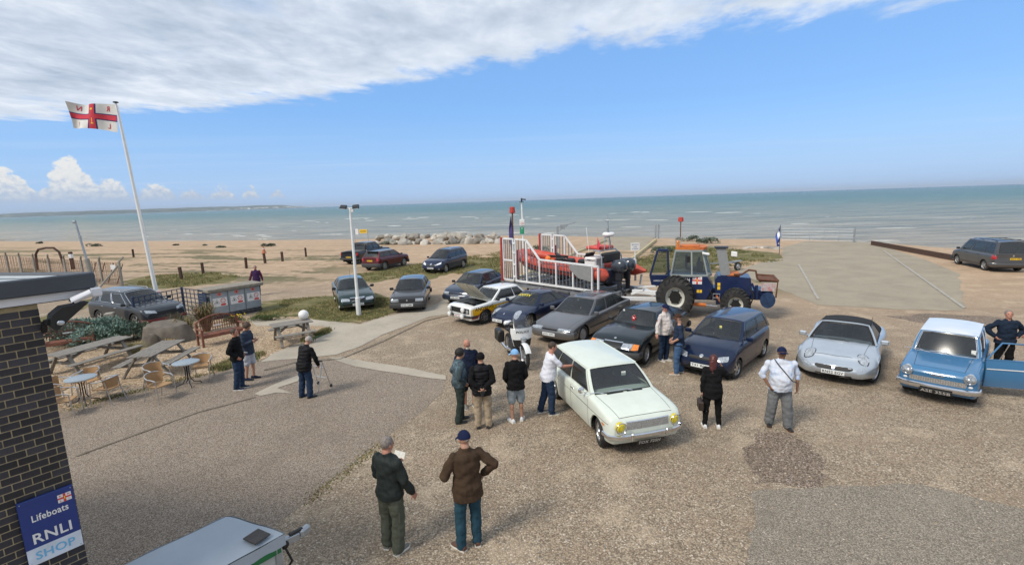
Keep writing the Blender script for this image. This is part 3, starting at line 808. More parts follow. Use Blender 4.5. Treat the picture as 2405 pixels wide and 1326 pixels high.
class Surf:
 """ray-casting onto a built panel so that trim, lamps and lettering follow its shape"""
 def __init__(s, *mbs):
  v = []; f = []
  for mb in mbs:
   b = len(v); v += [Vector(p) for p in mb.v]; f += [tuple(i + b for i in q) for q in mb.f]
  s.t = BVHTree.FromPolygons(v, f)
 def hit(s, o, d, off=.004, far=3.0):
  o, d = Vector(o), Vector(d).normalized()
  h = s.t.ray_cast(o, d, far)
  if h[0] is None: return None
  return h[0] - d * off
 def fallback(s, o, d, off):
  h = s.t.find_nearest(Vector(o))
  return h[0] - Vector(d) * off
 def pt(s, o, d, off=.004):
  r = s.hit(o, d, off)
  return r if r is not None else s.fallback(o, d, off)
 def quad(s, mb, A, B, C_, D, d, off=.004, nu=6, nv=3, rnd_=0.0):
  """patch with corners A B C D (AB bottom, DC top) projected along d"""
  def fn(u, v):
   if rnd_:
    a, b = 2 * u - 1, 2 * v - 1
    ra = a * math.sqrt(max(0, 1 - rnd_ * b * b / 2)); rb = b * math.sqrt(max(0, 1 - rnd_ * a * a / 2))
    u, v = (ra + 1) / 2, (rb + 1) / 2
   p = vl(vl(A, B, u), vl(D, C_, u), v)
   return s.pt(p, d, off)
  mb.grid(fn, nu, nv)
 def disc(s, mb, c, ru, rv, U, V, d, off=.004, n=16, dome=0.0, rings=3):
  c, U, V = Vector(c), Vector(U).normalized(), Vector(V).normalized()
  vs = [s.pt(c, d, off + dome)]; fs = []
  for k in range(1, rings + 1):
   q = k / rings
   for i in range(n):
    a = 2 * PI * i / n
    vs.append(s.pt(c + U * cos(a) * ru * q + V * sin(a) * rv * q, d, off + dome * (1 - q * q)))
  for i in range(n):
   j = (i + 1) % n; fs.append((0, 1 + i, 1 + j))
   for k in range(rings - 1): a = 1 + k * n; fs.append((a + i, a + n + i, a + n + j, a + j))
  mb.add(vs, fs)
 def line(s, mb, pts, w, d, off=.002, step=.06):
  pts = [Vector(p) for p in pts]; q = []
  for a, b in zip(pts, pts[1:]):
   k = max(1, int((b - a).length / step)); q += [a.lerp(b, i / k) for i in range(k)]
  q.append(pts[-1]); vs = []; d = Vector(d).normalized()
  for i, p in enumerate(q):
   t = (q[min(i + 1, len(q) - 1)] - q[max(i - 1, 0)]).normalized(); n = t.cross(d).normalized() * w / 2
   vs += [s.pt(p - n, d, off), s.pt(p + n, d, off)]
  mb.add(vs, [(2 * i, 2 * i + 2, 2 * i + 3, 2 * i + 1) for i in range(len(q) - 1)])
def wheel(parent, x, y, R0, w, style, side, steer=0.0, rimR=None, rimmat=None):
 rr = rimR or R0 * .66
 M = T(x, y, R0) @ RZ(steer)
 hub = MB(); hub.cyl(M @ Vector((0, -w * .35, 0)), M @ Vector((0, w * .35, 0)), rr * .45, 12)
 h = obj('wheel', hub, M_under, parent)
 ty = MB(); prof = [(rr * .97, -w * .42), (rr * 1.06, -w * .5), (R0 * .93, -w * .5), (R0 * .985, -w * .42), (R0, -w * .3), (R0, w * .3), (R0 * .985, w * .42), (R0 * .93, w * .5), (rr * 1.06, w * .5), (rr * .97, w * .42)]
 ty.lathe(prof, 28, 'Y', M)
 obj('tyre', ty, M_tyre, h)
 rim = MB(); s = side
 rim.lathe([(rr * .99, s * w * .40), (rr * .95, s * w * .43), (rr * .90, s * w * .30), (rr * .88, -s * w * .1)][::-s], 24, 'Y', M)
 yo = s * w * .30
 if style == 'cap':
  rim.lathe([(0.001, yo + s * .035), (rr * .25, yo + s * .03), (rr * .5, yo + s * .012), (rr * .8, yo + s * .02), (rr * .93, yo)][::s], 20, 'Y', M)
  for k in range(14):
   a = 2 * PI * k / 14; c = M @ Vector((cos(a) * rr * .72, yo + s * .020, sin(a) * rr * .72))
   rim.use(M_black); rim.sphere(c, rr * .055, 6, 4);
 elif style == 'steel':
  rim.lathe([(0.001, yo + s * .03), (rr * .33, yo + s * .03), (rr * .40, yo), (rr * .65, yo - s * .01), (rr * .9, yo - s * .03)][::s], 20, 'Y', M)
 else:
  n = int(style)
  rim.lathe([(0.001, yo + s * .02), (rr * .2, yo + s * .02), (rr * .24, yo - s * .02)][::s], 14, 'Y', M)
  for k in range(n):
   a = 2 * PI * k / n; ca, sa = cos(a), sin(a); wd = rr * (.30 if n <= 6 else .17)
   p0 = Vector((ca * rr * .18, yo, sa * rr * .18)); p1 = Vector((ca * rr * .92, yo - s * .005, sa * rr * .92))
   rim.bar(M @ p0, M @ p1, .03, wd, up=M.to_3x3() @ Vector((0, 1, 0)).cross(Vector((ca, 0, sa))))
 if rimmat:
  rim.mats = [rimmat] + [m for m in rim.mats if m != rimmat];
  if len(rim.mats) == 1: rim.mi = [0] * len(rim.f)
  else: rim.mi = [(1 if i < len(rim.mi) and rim.mi[i] and len(rim.mats) > 1 else 0) for i in range(len(rim.f))]
 obj('rim', rim, rimmat or M_alu, h)
 return h
def fix_mats(mb, default):
 """faces added before any use() get the default material"""
 return mb
def car(name, label, cat, pos, yaw, S, group=None):
 L, W, H = S['L'], S['W'], S['H']; h2 = L / 2; w2 = W / 2
 xf, xr = S['xf'], S['xr']; R0 = S.get('tyre', .30); arch = S.get('arch', R0 + .055); sill = S.get('sill', .22)
 top = S['top']; P = S['paint']; RP = S.get('roofpaint', P)
 cr, cl = S.get('corner', .12), S.get('cornerlen', .32); crr = S.get('cornerR', cr)
 bow, bowr = S.get('bow', .06), S.get('bowR', .05)
 nose = S.get('nose', [(.2, -.05), (.45, 0), (.8, -.03)]); tail = S.get('tail', [(.2, -.05), (.45, 0), (.9, -.03)])
 crown = S.get('crown', .03); flare = S.get('flare', 0.0); shoulder = S.get('shoulder', .05)
 root = thing(name, label, cat, (pos[0], pos[1], 0), R(yaw), group)
 root.location.z = S.get('z', 0)
 # ---- stations
 xs = set([-h2, h2])
 x = -h2
 while x < h2: xs.add(round(x, 3)); x += .12
 for c in (xf, xr):
  for k in range(-9, 10): xs.add(round(c + arch * sin(k / 9 * PI / 2), 4))
  xs.add(round(c + arch + .012, 4)); xs.add(round(c - arch - .012, 4))
 for d in (.02, .05, .09, .14, .2, .27): xs.add(round(h2 - d, 3)); xs.add(round(-h2 + d, 3))
 xs = sorted(xs)
 def halfw(x):
  w = w2
  for (e, c) in ((h2, cr), (-h2, crr)):
   q = (x * (1 if e > 0 else -1) - (h2 - cl)) / cl
   if q > 0: w = w2 - c * (1 - math.sqrt(max(0, 1 - q * q)))
  for c in (xf, xr):
   w += flare * max(0, 1 - ((x - c) / (arch * 1.5)) ** 2)
  return w
 def zlow(x):
  z = sill + (.04 if abs(x) > max(abs(xf), abs(xr)) + .2 else 0)
  for c in (xf, xr):
   if abs(x - c) < arch: z = max(z, R0 * .98 + math.sqrt(arch * arch - (x - c) ** 2))
  return z
 wt_ = S.get('tuck', .955)
 def section(x):
  w = halfw(x); zt = curve(top, x); zl = zlow(x); c = crown
  zm = lerp(sill, zt, .5)
  pts = [(0, zt + c), (.35 * w, zt + c * .9), (.68 * w, zt + c * .5), (.86 * w, zt), (w - shoulder * .9, zt - shoulder * .25), (w - shoulder * .35, zt - shoulder * .8), (w - .004, zt - shoulder * 1.8), (w, lerp(zt, sill, .32)), (w, zm), (w * .99, lerp(zt, sill, .72)), (w * .978, lerp(zt, sill, .86)), (w * wt_, sill)]
  return [(y, max(z, zl)) for (y, z) in pts]
 def warp(x, y, z):
  kf = sstep(h2 - .55, h2, x); kr = sstep(-h2 + .55, -h2, x)
  return Vector((x + kf * (curve(nose, z) - bow * (y / w2) ** 2) - kr * (curve(tail, z) - bowr * (y / w2) ** 2), y, z))
 secs = [section(x) for x in xs]; m = len(secs[0])
 body = MB(); inner = MB()
 cut0, cut1 = (S['cab'][3] + .10, S['cab'][0] - .12) if not S.get('closed') else (9, -9)
 holes = [(cut0, cut1, 3)] + S.get('holes', [])
 for sgn in (1, -1):
  vs = [warp(x, sgn * y, z) for x, sec in zip(xs, secs) for (y, z) in sec]; fs = []
  for i in range(len(xs) - 1):
   for k in range(m - 1):
    if any(xs[i] >= a and xs[i + 1] <= b and k < kk for (a, b, kk) in holes): continue
    q = (i * m + k, i * m + k + 1, (i + 1) * m + k + 1, (i + 1) * m + k)
    fs.append(q[::-1] if sgn > 0 else q)
  body.add(vs, fs)
 for e, i in ((1, len(xs) - 1), (-1, 0)):
  sec = secs[i]; nn = 8
  vs = [warp(xs[i], lerp(-sec[k][0], sec[k][0], j / nn), sec[k][1]) for k in range(m) for j in range(nn + 1)]; fs = []
  for k in range(m - 1):
   for j in range(nn):
    q = (k * (nn + 1) + j, k * (nn + 1) + j + 1, (k + 1) * (nn + 1) + j + 1, (k + 1) * (nn + 1) + j)
    fs.append(q if e < 0 else q[::-1])
  body.add(vs, fs)
 # inner faces of the arches and the floor
 ub = MB()
 ub.box(((xf + xr) / 2, 0, sill + .12), (xf - xr - 2 * arch, W * .9, .12)); ub.box((0, 0, .42), (L - (1.1 if cr > .25 else .45), W - 2 * .27, .30))
 ub.box((h2 - .3 - (.3 if cr > .25 else 0), 0, .36), (.4, W * (.5 if cr > .25 else .72), .22)); ub.box((-h2 + .3 + (.3 if crr > .25 else 0), 0, .36), (.4, W * (.5 if crr > .25 else .72), .22))
 bo = obj('body', body, P, root, smooth=40)
 obj('underbody', ub, M_under, root)
 SF = Surf(body)
 # ---- cabin
 xb, xt, rt, rb = S['cab']          # windscreen bottom, windscreen top, rear glass top, rear glass bottom
 wB = max(S.get('wB', w2 - .085), .885 * w2); wT = S.get('wT', w2 - .22); drop = S.get('drop', .05)
 zb0, zb1 = curve(top, xb), curve(top, rb)
 bf, bb = S.get('bulge', .07), S.get('bulgeR', .05)
 zrT = lambda t: H - drop * abs(t) ** 2.6 - .012
 def low(u): return (lerp(rb, xb, u), wB, curve(top, lerp(rb, xb, u)) - .015)
 def high(u):
  arc = 4 * u * (1 - u) * S.get('arc', .015)
  return (lerp(rt, xt, u), wT + arc * .5, H - drop - .012 - S.get('fall', 0) * (1 - u) ** 2)
 sb = S.get('sbulge', .02)
 def sideP(sgn):
  def f(u, v):
   a, b = low(u), high(u)
   y = lerp(a[1], b[1], v) + 4 * v * (1 - v) * sb
   return Vector((lerp(a[0], b[0], v), sgn * y, lerp(a[2], b[2], v)))
  return f
 def frontP(front):
  xb_, xt_, bu = (xb, xt, bf) if front else (rb, rt, bb)
  sg = 1 if front else -1
  u0 = 1 if front else 0
  def f(u, v):
   t = 2 * u - 1
   a, b = low(u0), high(u0)
   y = lerp(a[1], b[1], v) * t
   x = lerp(a[0] , b[0], v) + sg * (bu * (1 - t * t) * lerp(1.2, 1, v))
   zt_ = b[2] + drop * (1 - abs(t) ** 2.6)
   zbt = a[2] + crown * .8 * (1 - t * t)
   z = lerp(zbt, zt_, v)
   return Vector((x, y, z)) + Vector((sg * 4 * v * (1 - v) * S.get('wcurve', .015), 4 * v * (1 - v) * sb * t * abs(t), 0))
  return f
 frame_ = MB(); frame_.use(S.get('framepaint', P))
 def columns(fn, cols, v0, v1, gname, gmat, flip, nv=5, lab=None, seal=True):
  """cols: list of ((ub0, ut0), (ub1, ut1), is_window)"""
  for (l0, l1, win) in cols:
   def g(u, v): return fn(lerp(lerp(l0[0], l0[1], v), lerp(l1[0], l1[1], v), u), v)
   nu = max(1, int(abs(l1[0] - l0[0]) * 10))
   if not win: frame_.grid(g, nu, nv, flip=flip)
   else:
    frame_.grid(lambda u, v: g(u, v * v0), nu, 1, flip=flip)
    frame_.grid(lambda u, v: g(u, v1 + v * (1 - v1)), nu, 1, flip=flip)
    gm = MB()
    cen = g(.5, .5)
    gm.grid(lambda u, v: g(u, v0 + v * (v1 - v0)) , max(nu, 4), 4, flip=flip)
    go = obj(gname, gm, gmat, root)
    if seal and S.get('seals', True):
     sl = MB(); e = .012
     path = [g(t / 6, v0) for t in range(7)] + [g(1, v0 + (v1 - v0) * t / 4) for t in range(1, 5)] + [g(1 - t / 6, v1) for t in range(1, 7)] + [g(0, v1 + (v0 - v1) * t / 4) for t in range(1, 4)]
     sl.tube(path, S.get('sealw', .011), 4, closed=True)
     obj('window_seal', sl, S.get('sealmat', M_black), go)
 gS = S.get('sglass', M_sglass)
 wins = S['wins']      # list of (ub0, ut0, ub1, ut1) from the rear, fractions of the side
 for sgn in (1, -1):
  cols = []; prev = (0, 0)
  for wdw in wins:
   cols.append((prev, (wdw[0], wdw[1]), False)); cols.append(((wdw[0], wdw[1]), (wdw[2], wdw[3]), True)); prev = (wdw[2], wdw[3])
  cols.append((prev, (1, 1), False))
  columns(sideP(sgn), cols, S.get('v0', .10), S.get('v1', .90), 'side_window', gS, sgn > 0)
 ps = S.get('pillar', .055)
 columns(frontP(True), [((0, 0), (ps, ps), False), ((ps, ps), (1 - ps, 1 - ps), True), ((1 - ps, 1 - ps), (1, 1), False)], .05, S.get('fv1', .93), 'windscreen', S.get('wglass', M_wscreen), False)
 pr = S.get('pillarR', .09)
 columns(frontP(False), [((0, 0), (pr, pr), False), ((pr, pr), (1 - pr, 1 - pr), True), ((1 - pr, 1 - pr), (1, 1), False)], S.get('rv0', .10), S.get('rv1', .90), 'rear_window', S.get('rglass', gS), True)
 obj('window_frame', frame_, S.get('framepaint', P), root, smooth=40)
 roof = MB(); F1, F0 = frontP(True), frontP(False)
 def rf(u, v):   # u across, v along from rear to front
  a, b = F0(u, 1), F1(u, 1); p = a.lerp(b, v)
  t = 2 * u - 1
  e = high(v); y = t * e[1]
  z = e[2] + drop * (1 - abs(t) ** 2.6) + .022 * 4 * v * (1 - v) * (1 - t * t)
  return Vector((p.x, y, z + .002))
 roof.grid(rf, 10, 10)
 # gutters along the roof edge
 for sgn in (0, 1): roof.tube([rf(sgn, k / 8) for k in range(9)], .012, 5)
 ro = obj('roof', roof, RP, root, smooth=40)
 SR = Surf(roof)
 # ---- interior
 it = MB(); zf = sill + .18
 it.use(S.get('seatmat', M_seat)); it.box(((xb + rb) / 2, 0, zf - .02), (xb - rb - .1, wB * 2 - .05, .05))
 for yy in (-.36, .36):
  xs0 = lerp(rb, xb, .50); it.bbox((xs0, yy, zf + .2), (.50, .50, .16), .04)
  it.bbox((xs0 - .30, yy, zf + .48), (.14, .50, .62), .05, rot=Matrix.Rotation(-.25, 3, 'Y'))
  it.bbox((xs0 - .42, yy, min(zf + .86, H - .22)), (.09, .26, .17), .03)
 it.bbox((lerp(rb, xb, .16), 0, zf + .20), (.45, wB * 1.7, .16), .04); it.bbox((lerp(rb, xb, .07), 0, zf + .42), (.14, wB * 1.7, .5), .05)
 obj('seats', it, S.get('seatmat', M_seat), root)
 ds = MB(); ds.bbox((xb - .30, 0, zb0 - .10), (.45, wB * 1.85, .16), .05); obj('dashboard', ds, M_black, root)
 stw = MB(); cx, cy, cz = xb - .62, -.36, zb0 - .02
 stw.tube([(cx + .08 * sin(a) * .8, cy + .18 * cos(a), cz + .17 * sin(a)) for a in [2 * PI * k / 16 for k in range(16)]], .014, 6, closed=True)
 stw.bar((cx, cy - .16, cz), (cx, cy + .16, cz), .03, .02); stw.cyl((cx, cy, cz), (cx + .2, cy, cz - .1), .025, 6)
 obj('steering_wheel', stw, M_black, root)
 # ---- wheels
 tw = S.get('tw', .18); st = S.get('rim', '5'); rm = S.get('rimmat', None)
 for (cx, sgn) in ((xf, 1), (xf, -1), (xr, 1), (xr, -1)):
  wheel(root, cx, sgn * (w2 - tw * .5 - S.get('inset', .035)), R0, tw, st, sgn, R(S.get('steer', 0)) if cx == xf else 0, S.get('rimR'), rm)
 # ---- seams of doors and bonnet
 def gap(pts, d):
  g_ = MB(); SF.line(g_, pts, .009, d); obj('panel_gap', g_, M_black, root)
 for x0 in S.get('doors', []):
  for sgn in (1, -1): gap([(x0, sgn * 2, sill + .05), (x0, sgn * 2, curve(top, x0) - .03)], (0, -sgn, 0))
 if S.get('hoodseam', True):
  e = h2 - S.get('hoodend', .12); hy = S.get('hoody', w2 * .80)
  for sgn in (1, -1): gap([(xb + .02, sgn * hy, 3), (e, sgn * hy * .88, 3)], (0, 0, -1))
  gap([(e, -hy * .88, 3), (e + bow * .3, 0, 3), (e, hy * .88, 3)], (0, 0, -1))
 if S.get('bootseam'):
  x1 = S['bootseam']; gap([(x1, -w2 * .75, 3), (x1, w2 * .75, 3)], (0, 0, -1))
 # ---- side rubbing strip
 if S.get('strip'):
  zs, hs, mm = S['strip']
  for sgn in (1, -1):
   for (a_, b_) in ((xr + arch + .02, xf - arch - .02), (xf + arch + .02, h2 - .25), (-h2 + .2, xr - arch - .02)):
    tb = MB(); SF.line(tb, [(a_, sgn * 2, zs), (b_, sgn * 2, zs)], hs, (0, -sgn, 0), .012); obj('side_trim', tb, mm, root)
 # ---- mirrors
 if S.get('mirror', True):
  for sgn in (1, -1):
   mb = MB(); bx, by = xb - .17, wB + .07; mz = curve(top, bx) + .07
   mb.bbox((bx, sgn * (by + .10), mz), (.09, .19, .13), .035); mb.bar((bx, sgn * (by - .06), mz - .05), (bx, sgn * (by + .06), mz - .03), .04, .03)
   obj('mirror', mb, S.get('mirrormat', M_black), root)
 # ---- handles
 for x0 in S.get('handles', []):
  for sgn in (1, -1):
   p = SF.pt((x0, sgn * 2, S.get('handlez', curve(top, x0) - .13)), (0, -sgn, 0), .012)
   mb = MB(); mb.bbox(p, (.17, .022, .03), .008); obj('door_handle', mb, S.get('handlemat', M_black), root)
 # ---- wipers
 for (t0, t1) in S.get('wipers', ((.30, .12), (.62, .46))):
  g = lambda u, v: F1(u, v) + Vector((.018, 0, .012))
  wp = MB(); wp.tube([g(t0, .03), g(lerp(t0, t1, .5), .10), g(t1 - .16, .09)], .009, 4)
  obj('wiper', wp, S.get('wipermat', M_black), root)
 # ---- bumpers, plate, lamps
 def bumper(z, h, d, m_, front=True, nm='bumper', wrap=.32, rounder=.5):
  mb = MB(); sg = 1 if front else -1; n = 18; b_ = bow if front else bowr
  path = []
  ww = w2 + .012
  ex = h2 + (curve(nose, z) if front else curve(tail, z))
  for k in range(n + 1):
   t = -1 + 2 * k / n
   path.append(Vector((sg * (ex + d - b_ * t * t - (.16 if cr > .15 else .10) * abs(t) ** 7), t * (ww - .01 - .02 * 0), z)))
  path = [Vector((sg * (h2 - wrap), -ww - .004, z))] + path + [Vector((sg * (h2 - wrap), ww + .004, z))]
  mb.tube(path, 1.0, 8, sq=(h * .5, .035) if False else (.035, h * .5))
  return obj(nm, mb, m_, root)
 for B in S.get('bumpers', []): bumper(*B)
 def plate(z, dx, txt, m_, tm, front=True, y=0, tilt=0, w=.52, h=.11):
  sg = 1 if front else -1
  o = SF.pt((sg * 4, y, z), (-sg, 0, 0), dx)
  o = Vector((o.x, y, z))
  M = T(*o) @ RZ(R(90) if front else R(-90)) @ RX(R(90) - tilt)
  mb = MB(); mb.bbox((0, 0, -.006), (w, h, .012), .004, M=M)
  po = obj('number_plate', mb, m_, root)
  tb = MB(); tb.text(txt, M, w=w * .90, h=h * .66, fn=lambda p: M @ Vector((p.x, p.y, .003))); obj('registration', tb, tm, po, smooth=0)
 for pl in S.get('plates', []): plate(**pl)
 for D in S.get('decals', []):
  mb = MB(); k = D['k']; dirs = {'f': (-1, 0, 0), 'b': (1, 0, 0), 't': (0, 0, -1), 'l': (0, -1, 0), 'r': (0, 1, 0)}[D['d']]
  d = Vector(dirs); off = D.get('off', .006)
  def lift(a, b):
   if D['d'] == 'f': return Vector((4, a, b))
   if D['d'] == 'b': return Vector((-4, a, b))
   if D['d'] == 't': return Vector((a, b, 3))
   if D['d'] == 'l': return Vector((a, 3, b))
   return Vector((a, -3, b))
  for sgn in ((1, -1) if D.get('sym') else (1,)):
   mb = MB()
   if k == 'disc':
    a, b = D['c'];
    if D['d'] in 'fb': a *= sgn; c = lift(a, b); U, V = (0, 1, 0), (0, 0, 1)
    elif D['d'] == 't': b *= sgn; c = lift(a, b); U, V = (cos(D.get('rot', 0)), sgn * sin(D.get('rot', 0)), 0), (-sgn * sin(D.get('rot', 0)), cos(D.get('rot', 0)), 0)
    else: c = lift(a, b); U, V = (1, 0, 0), (0, 0, 1)
    SF.disc(mb, c, D['r'][0], D['r'][1], U, V, d, off, dome=D.get('dome', 0), n=18)
   elif k == 'quad':
    q = []
    for (a, b) in D['q']:
     if D['d'] in 'fb': q.append(lift(a * sgn, b))
     elif D['d'] == 't': q.append(lift(a, b * sgn))
     else: q.append(lift(a, b))
    SF.quad(mb, *q, d, off, D.get('nu', 6), D.get('nv', 3), D.get('rnd', 0))
   elif k == 'line':
    q = []
    for (a, b) in D['p']:
     if D['d'] in 'fb': q.append(lift(a * sgn, b))
     elif D['d'] == 't': q.append(lift(a, b * sgn))
     else: q.append(lift(a, b))
    SF.line(mb, q, D['w'], d, off)
   elif k == 'text':
    a0, b0 = D['c']; sl = D.get('slope', 0)
    fl = {'f': 1, 'b': -1, 'l': -1, 'r': 1, 't': 1}[D['d']]
    mb.text(D['s'], None, D.get('w'), D.get('h'), fn=lambda p: SF.pt(lift(a0 + fl * p.x, b0 + p.y + sl * p.x), d, off))
   obj(D['n'], mb, D['m'], root, smooth=40, label=D.get('label'))
 S['_SF'] = SF; S['_F1'] = F1; S['_rf'] = rf; S['_top'] = lambda x: curve(top, x); S['_side'] = sideP; S['_root'] = root; S['_bumper'] = bumper
 return root
# ---------------------------------------------------------------- the individual cars
P_mint = paint('pale mint', (.65, .70, .62), coat=.5, rough=.38, dirt=.25)
P_navy = paint('midnight navy', (.004, .013, .045), .1)
P_black = paint('black green', (.005, .012, .016), .05)
P_graph = paint('graphite', (.135, .135, .14), .45)
P_green = paint('dark green', (.018, .042, .042), .3)
P_char = paint('charcoal', (.035, .037, .042), .1)
P_blue2 = paint('slate blue', (.018, .032, .062), .3)
P_silver = paint('ice silver', (.50, .55, .60), .55, dirt=.15)
P_sky = paint('mid blue', (.042, .165, .33), .0, dirt=.2)
P_white = paint('rally white', (.76, .77, .75), dirt=.25)
P_maroon = paint('maroon', (.10, .012, .018), .2)
P_pick = paint('near black', (.012, .015, .022), .2)
P_van = paint('dark grey', (.085, .085, .088), .4)
P_suv = paint('dark slate', (.040, .046, .055), .3)
M_fabric = mat('black hood fabric', (.012, .012, .013), .9, var=.2, bump=.3)
M_grille = mat('dark grille', (.010, .010, .011), .6, metal=.0, var=.4, vscale=50)
M_plastic = mat('grey bumper plastic', (.045, .046, .048), .7, var=.15)
M_disc = mat('tax disc paper', (.72, .72, .66), .6, var=.15, vscale=40)
def bars_decal(n, y0, y1, z0, z1, m, k, w=.012, vertical=True, off=.012):
 out = []
 for i in range(k):
  t = (i + .5) / k
  if vertical: y = lerp(y0, y1, t); p = [(y, z0), (y, z1)]
  else: z = lerp(z0, z1, t); p = [(y0, z), (y1, z)]
  out.append(dict(k='line', d='f', p=p, w=w, n=n, m=m, off=off))
 return out
def extra(root, name, mb, m, smooth=35, label=None): return obj(name, mb, m, root, smooth=smooth, label=label)
# 1 pale mint hatchback in the foreground
S = dict(L=4.02, W=1.63, H=1.40, xf=1.38, xr=-1.26, tyre=.30, tw=.155, steer=-14, sill=.23, paint=P_mint, corner=.10, cornerlen=.28, bow=.05, cornerR=.10,
 top=[(-2.01, .80), (-1.9, .86), (-1.2, .90), (0, .92), (.9, .93), (1.2, .905), (1.75, .84), (1.93, .80), (2.01, .70)],
 nose=[(.2, -.10), (.35, -.03), (.5, 0), (.78, -.015), (.85, -.07)], cab=(.98, .44, -1.42, -1.93), wB=.745, wT=.60, drop=.045, bulge=.07,
 wins=[(.055, .05, .27, .255), (.30, .28, .60, .60), (.63, .63, .955, .955)], v0=.10, rim='steel', sglass=M_dglass, seatmat=M_seat, doors=(.93, -.02, -.95), handles=(.10, -.85), handlemat=M_chrome,
 mirror=False, wipers=((.18, .0), (.62, .42)), wipermat=M_chrome, hoody=.66, hoodend=.10, sealmat=M_black, sealw=.014,
 bumpers=[(.44, .10, .05, M_chrome, True), (.46, .10, .04, M_chrome, False)],
 plates=[dict(z=.30, dx=.10, txt='TOX 725H', m_=M_plateB, tm=M_silver, tilt=R(-20), w=.54, h=.12)],
 decals=[dict(k='quad', d='f', q=[(-.46, .575), (.46, .575), (.46, .725), (-.46, .725)], n='grille', m=mat('mesh grille', (.42, .43, .43), .35, metal=.6, var=.55, vscale=70), off=.006, nu=10),
  dict(k='disc', d='f', c=(.60, .645), r=(.105, .105), n='headlight', m=M_yellowlens, dome=.05, off=.012, sym=1),
  dict(k='line', d='f', p=[(-.47, .735), (.47, .735)], w=.018, n='grille_trim', m=M_chrome, off=.012),
  dict(k='line', d='t', p=[(1.92, 0), (1.05, 0)], w=.006, n='bonnet_crease', m=P_mint, off=.003),
  dict(k='quad', d='t', q=[(1.03, -.42), (1.03, -.04), (1.08, -.04), (1.08, -.42)], n='air_vent', m=M_grille, off=.004),
  dict(k='quad', d='t', q=[(1.03, .04), (1.03, .42), (1.08, .42), (1.08, .04)], n='air_vent', m=M_grille, off=.004),
  dict(k='quad', d='r', q=[(1.62, .60), (1.74, .60), (1.74, .64), (1.62, .64)], n='side_marker', m=M_amber, off=.01), dict(k='line', d='r', p=[(-1.7, .70), (1.86, .68)], w=.014, n='side_trim', m=M_chrome, off=.006), dict(k='line', d='l', p=[(-1.7, .70), (1.86, .68)], w=.014, n='side_trim', m=M_chrome, off=.006),
  dict(k='quad', d='b', q=[(.60, .5), (.76, .5), (.76, .72), (.60, .72)], n='tail_light', m=M_red, sym=1)])
car('car', 'pale mint green vintage hatchback with round yellow headlights', 'car', (2.07, 11.01), 285.3, S)
r_ = S['_root']
for sg in (1, -1):
 mb = MB(); mb.tube([Vector((2.055 + .0, sg * .60, .645)) + Vector((0, .112 * cos(a), .112 * sin(a))) for a in [2 * PI * k / 18 for k in range(18)]], .012, 6, closed=True); extra(r_, 'headlight_rim', mb, M_chrome)
 mb = MB(); mb.bbox((2.085, sg * .38, .44), (.035, .045, .16), .012); extra(r_, 'overrider', mb, M_chrome)
mb = MB(); mb.sphere((.80, -.90, 1.0), (.03, .075, .075), 10, 6); mb.cyl((.82, -.80, .93), (.80, -.88, .99), .008, 6); extra(r_, 'mirror', mb, M_chrome)
mb = MB(); mb.bbox(S['_F1'](.62, .62) + Vector((-.03, 0, 0)), (.02, .10, .09), .004); extra(r_, 'tax_disc', mb, M_disc)
# 2 rally saloon, white over yellow and red, bonnet open
P_yel = paint('rally yellow', (.78, .43, .01), dirt=.2); P_redd = paint('rally red', (.42, .03, .01), dirt=.3)
S = dict(L=3.98, W=1.58, H=1.36, xf=1.20, xr=-1.22, tyre=.30, tw=.19, flare=.03, steer=0, sill=.20, paint=P_white, corner=.06, cornerlen=.18, bow=.03,
 top=[(-1.99, .80), (-1.95, .86), (-1.1, .90), (0, .90), (.75, .90), (1.2, .87), (1.8, .82), (1.95, .79), (1.99, .74)], holes=[(.92, 1.72, 3)],
 nose=[(.2, -.05), (.5, 0), (.8, .01)], cab=(.72, .12, -.95, -1.42), wB=.71, wT=.56, drop=.04, wins=[(.08, .10, .36, .40), (.40, .44, .95, .94)], sglass=M_dglass,
 rim='8', rimR=.19, doors=(.70, -.42), handles=(-.25,), hoodseam=False, mirrormat=M_black,
 bumpers=[(.40, .09, .05, M_black, True), (.42, .09, .04, M_black, False)],
 plates=[dict(z=.40, dx=.10, txt='SVX 93T', m_=M_plateW, tm=M_redd if False else M_red, w=.46, h=.10)],
 decals=[dict(k='quad', d='f', q=[(-.68, .52), (.68, .52), (.68, .74), (-.68, .74)], n='grille', m=M_grille, off=.006, nu=10),
  dict(k='quad', d='f', q=[(.48, .55), (.64, .55), (.64, .70), (.48, .70)], n='headlight', m=M_lamp, off=.014, rnd=.6, sym=1),
  dict(k='quad', d='l', q=[(1.93, .44), (-1.9, .50), (-1.9, .80), (1.93, .72)], n='yellow_stripe', m=P_yel, off=.004, nu=40, nv=5),
  dict(k='quad', d='l', q=[(1.9, .30), (-1.9, .30), (-1.9, .50), (1.9, .44)], n='red_stripe', m=P_redd, off=.0045, nu=40, nv=4),
  dict(k='quad', d='r', q=[(1.93, .44), (-1.9, .50), (-1.9, .80), (1.93, .72)], n='yellow_stripe', m=P_yel, off=.004, nu=40, nv=5),
  dict(k='text', d='l', s='ANDREWS', c=(1.25, .70), w=1.0, h=.155, slope=.02, n='lettering', m=M_ink, off=.007),
  dict(k='quad', d='l', q=[(.55, .47), (-.05, .49), (-.05, .70), (.55, .68)], n='sponsor_panel', m=M_white, off=.006, nu=6), dict(k='text', d='l', s='RALLY', c=(.25, .63), w=.4, h=.06, n='lettering', m=P_navy, off=.009), dict(k='text', d='l', s='SPORT', c=(.25, .54), w=.4, h=.06, n='lettering', m=P_navy, off=.009),
  dict(k='quad', d='b', q=[(.5, .56), (.72, .56), (.72, .70), (.5, .70)], n='tail_light', m=M_red, sym=1)])
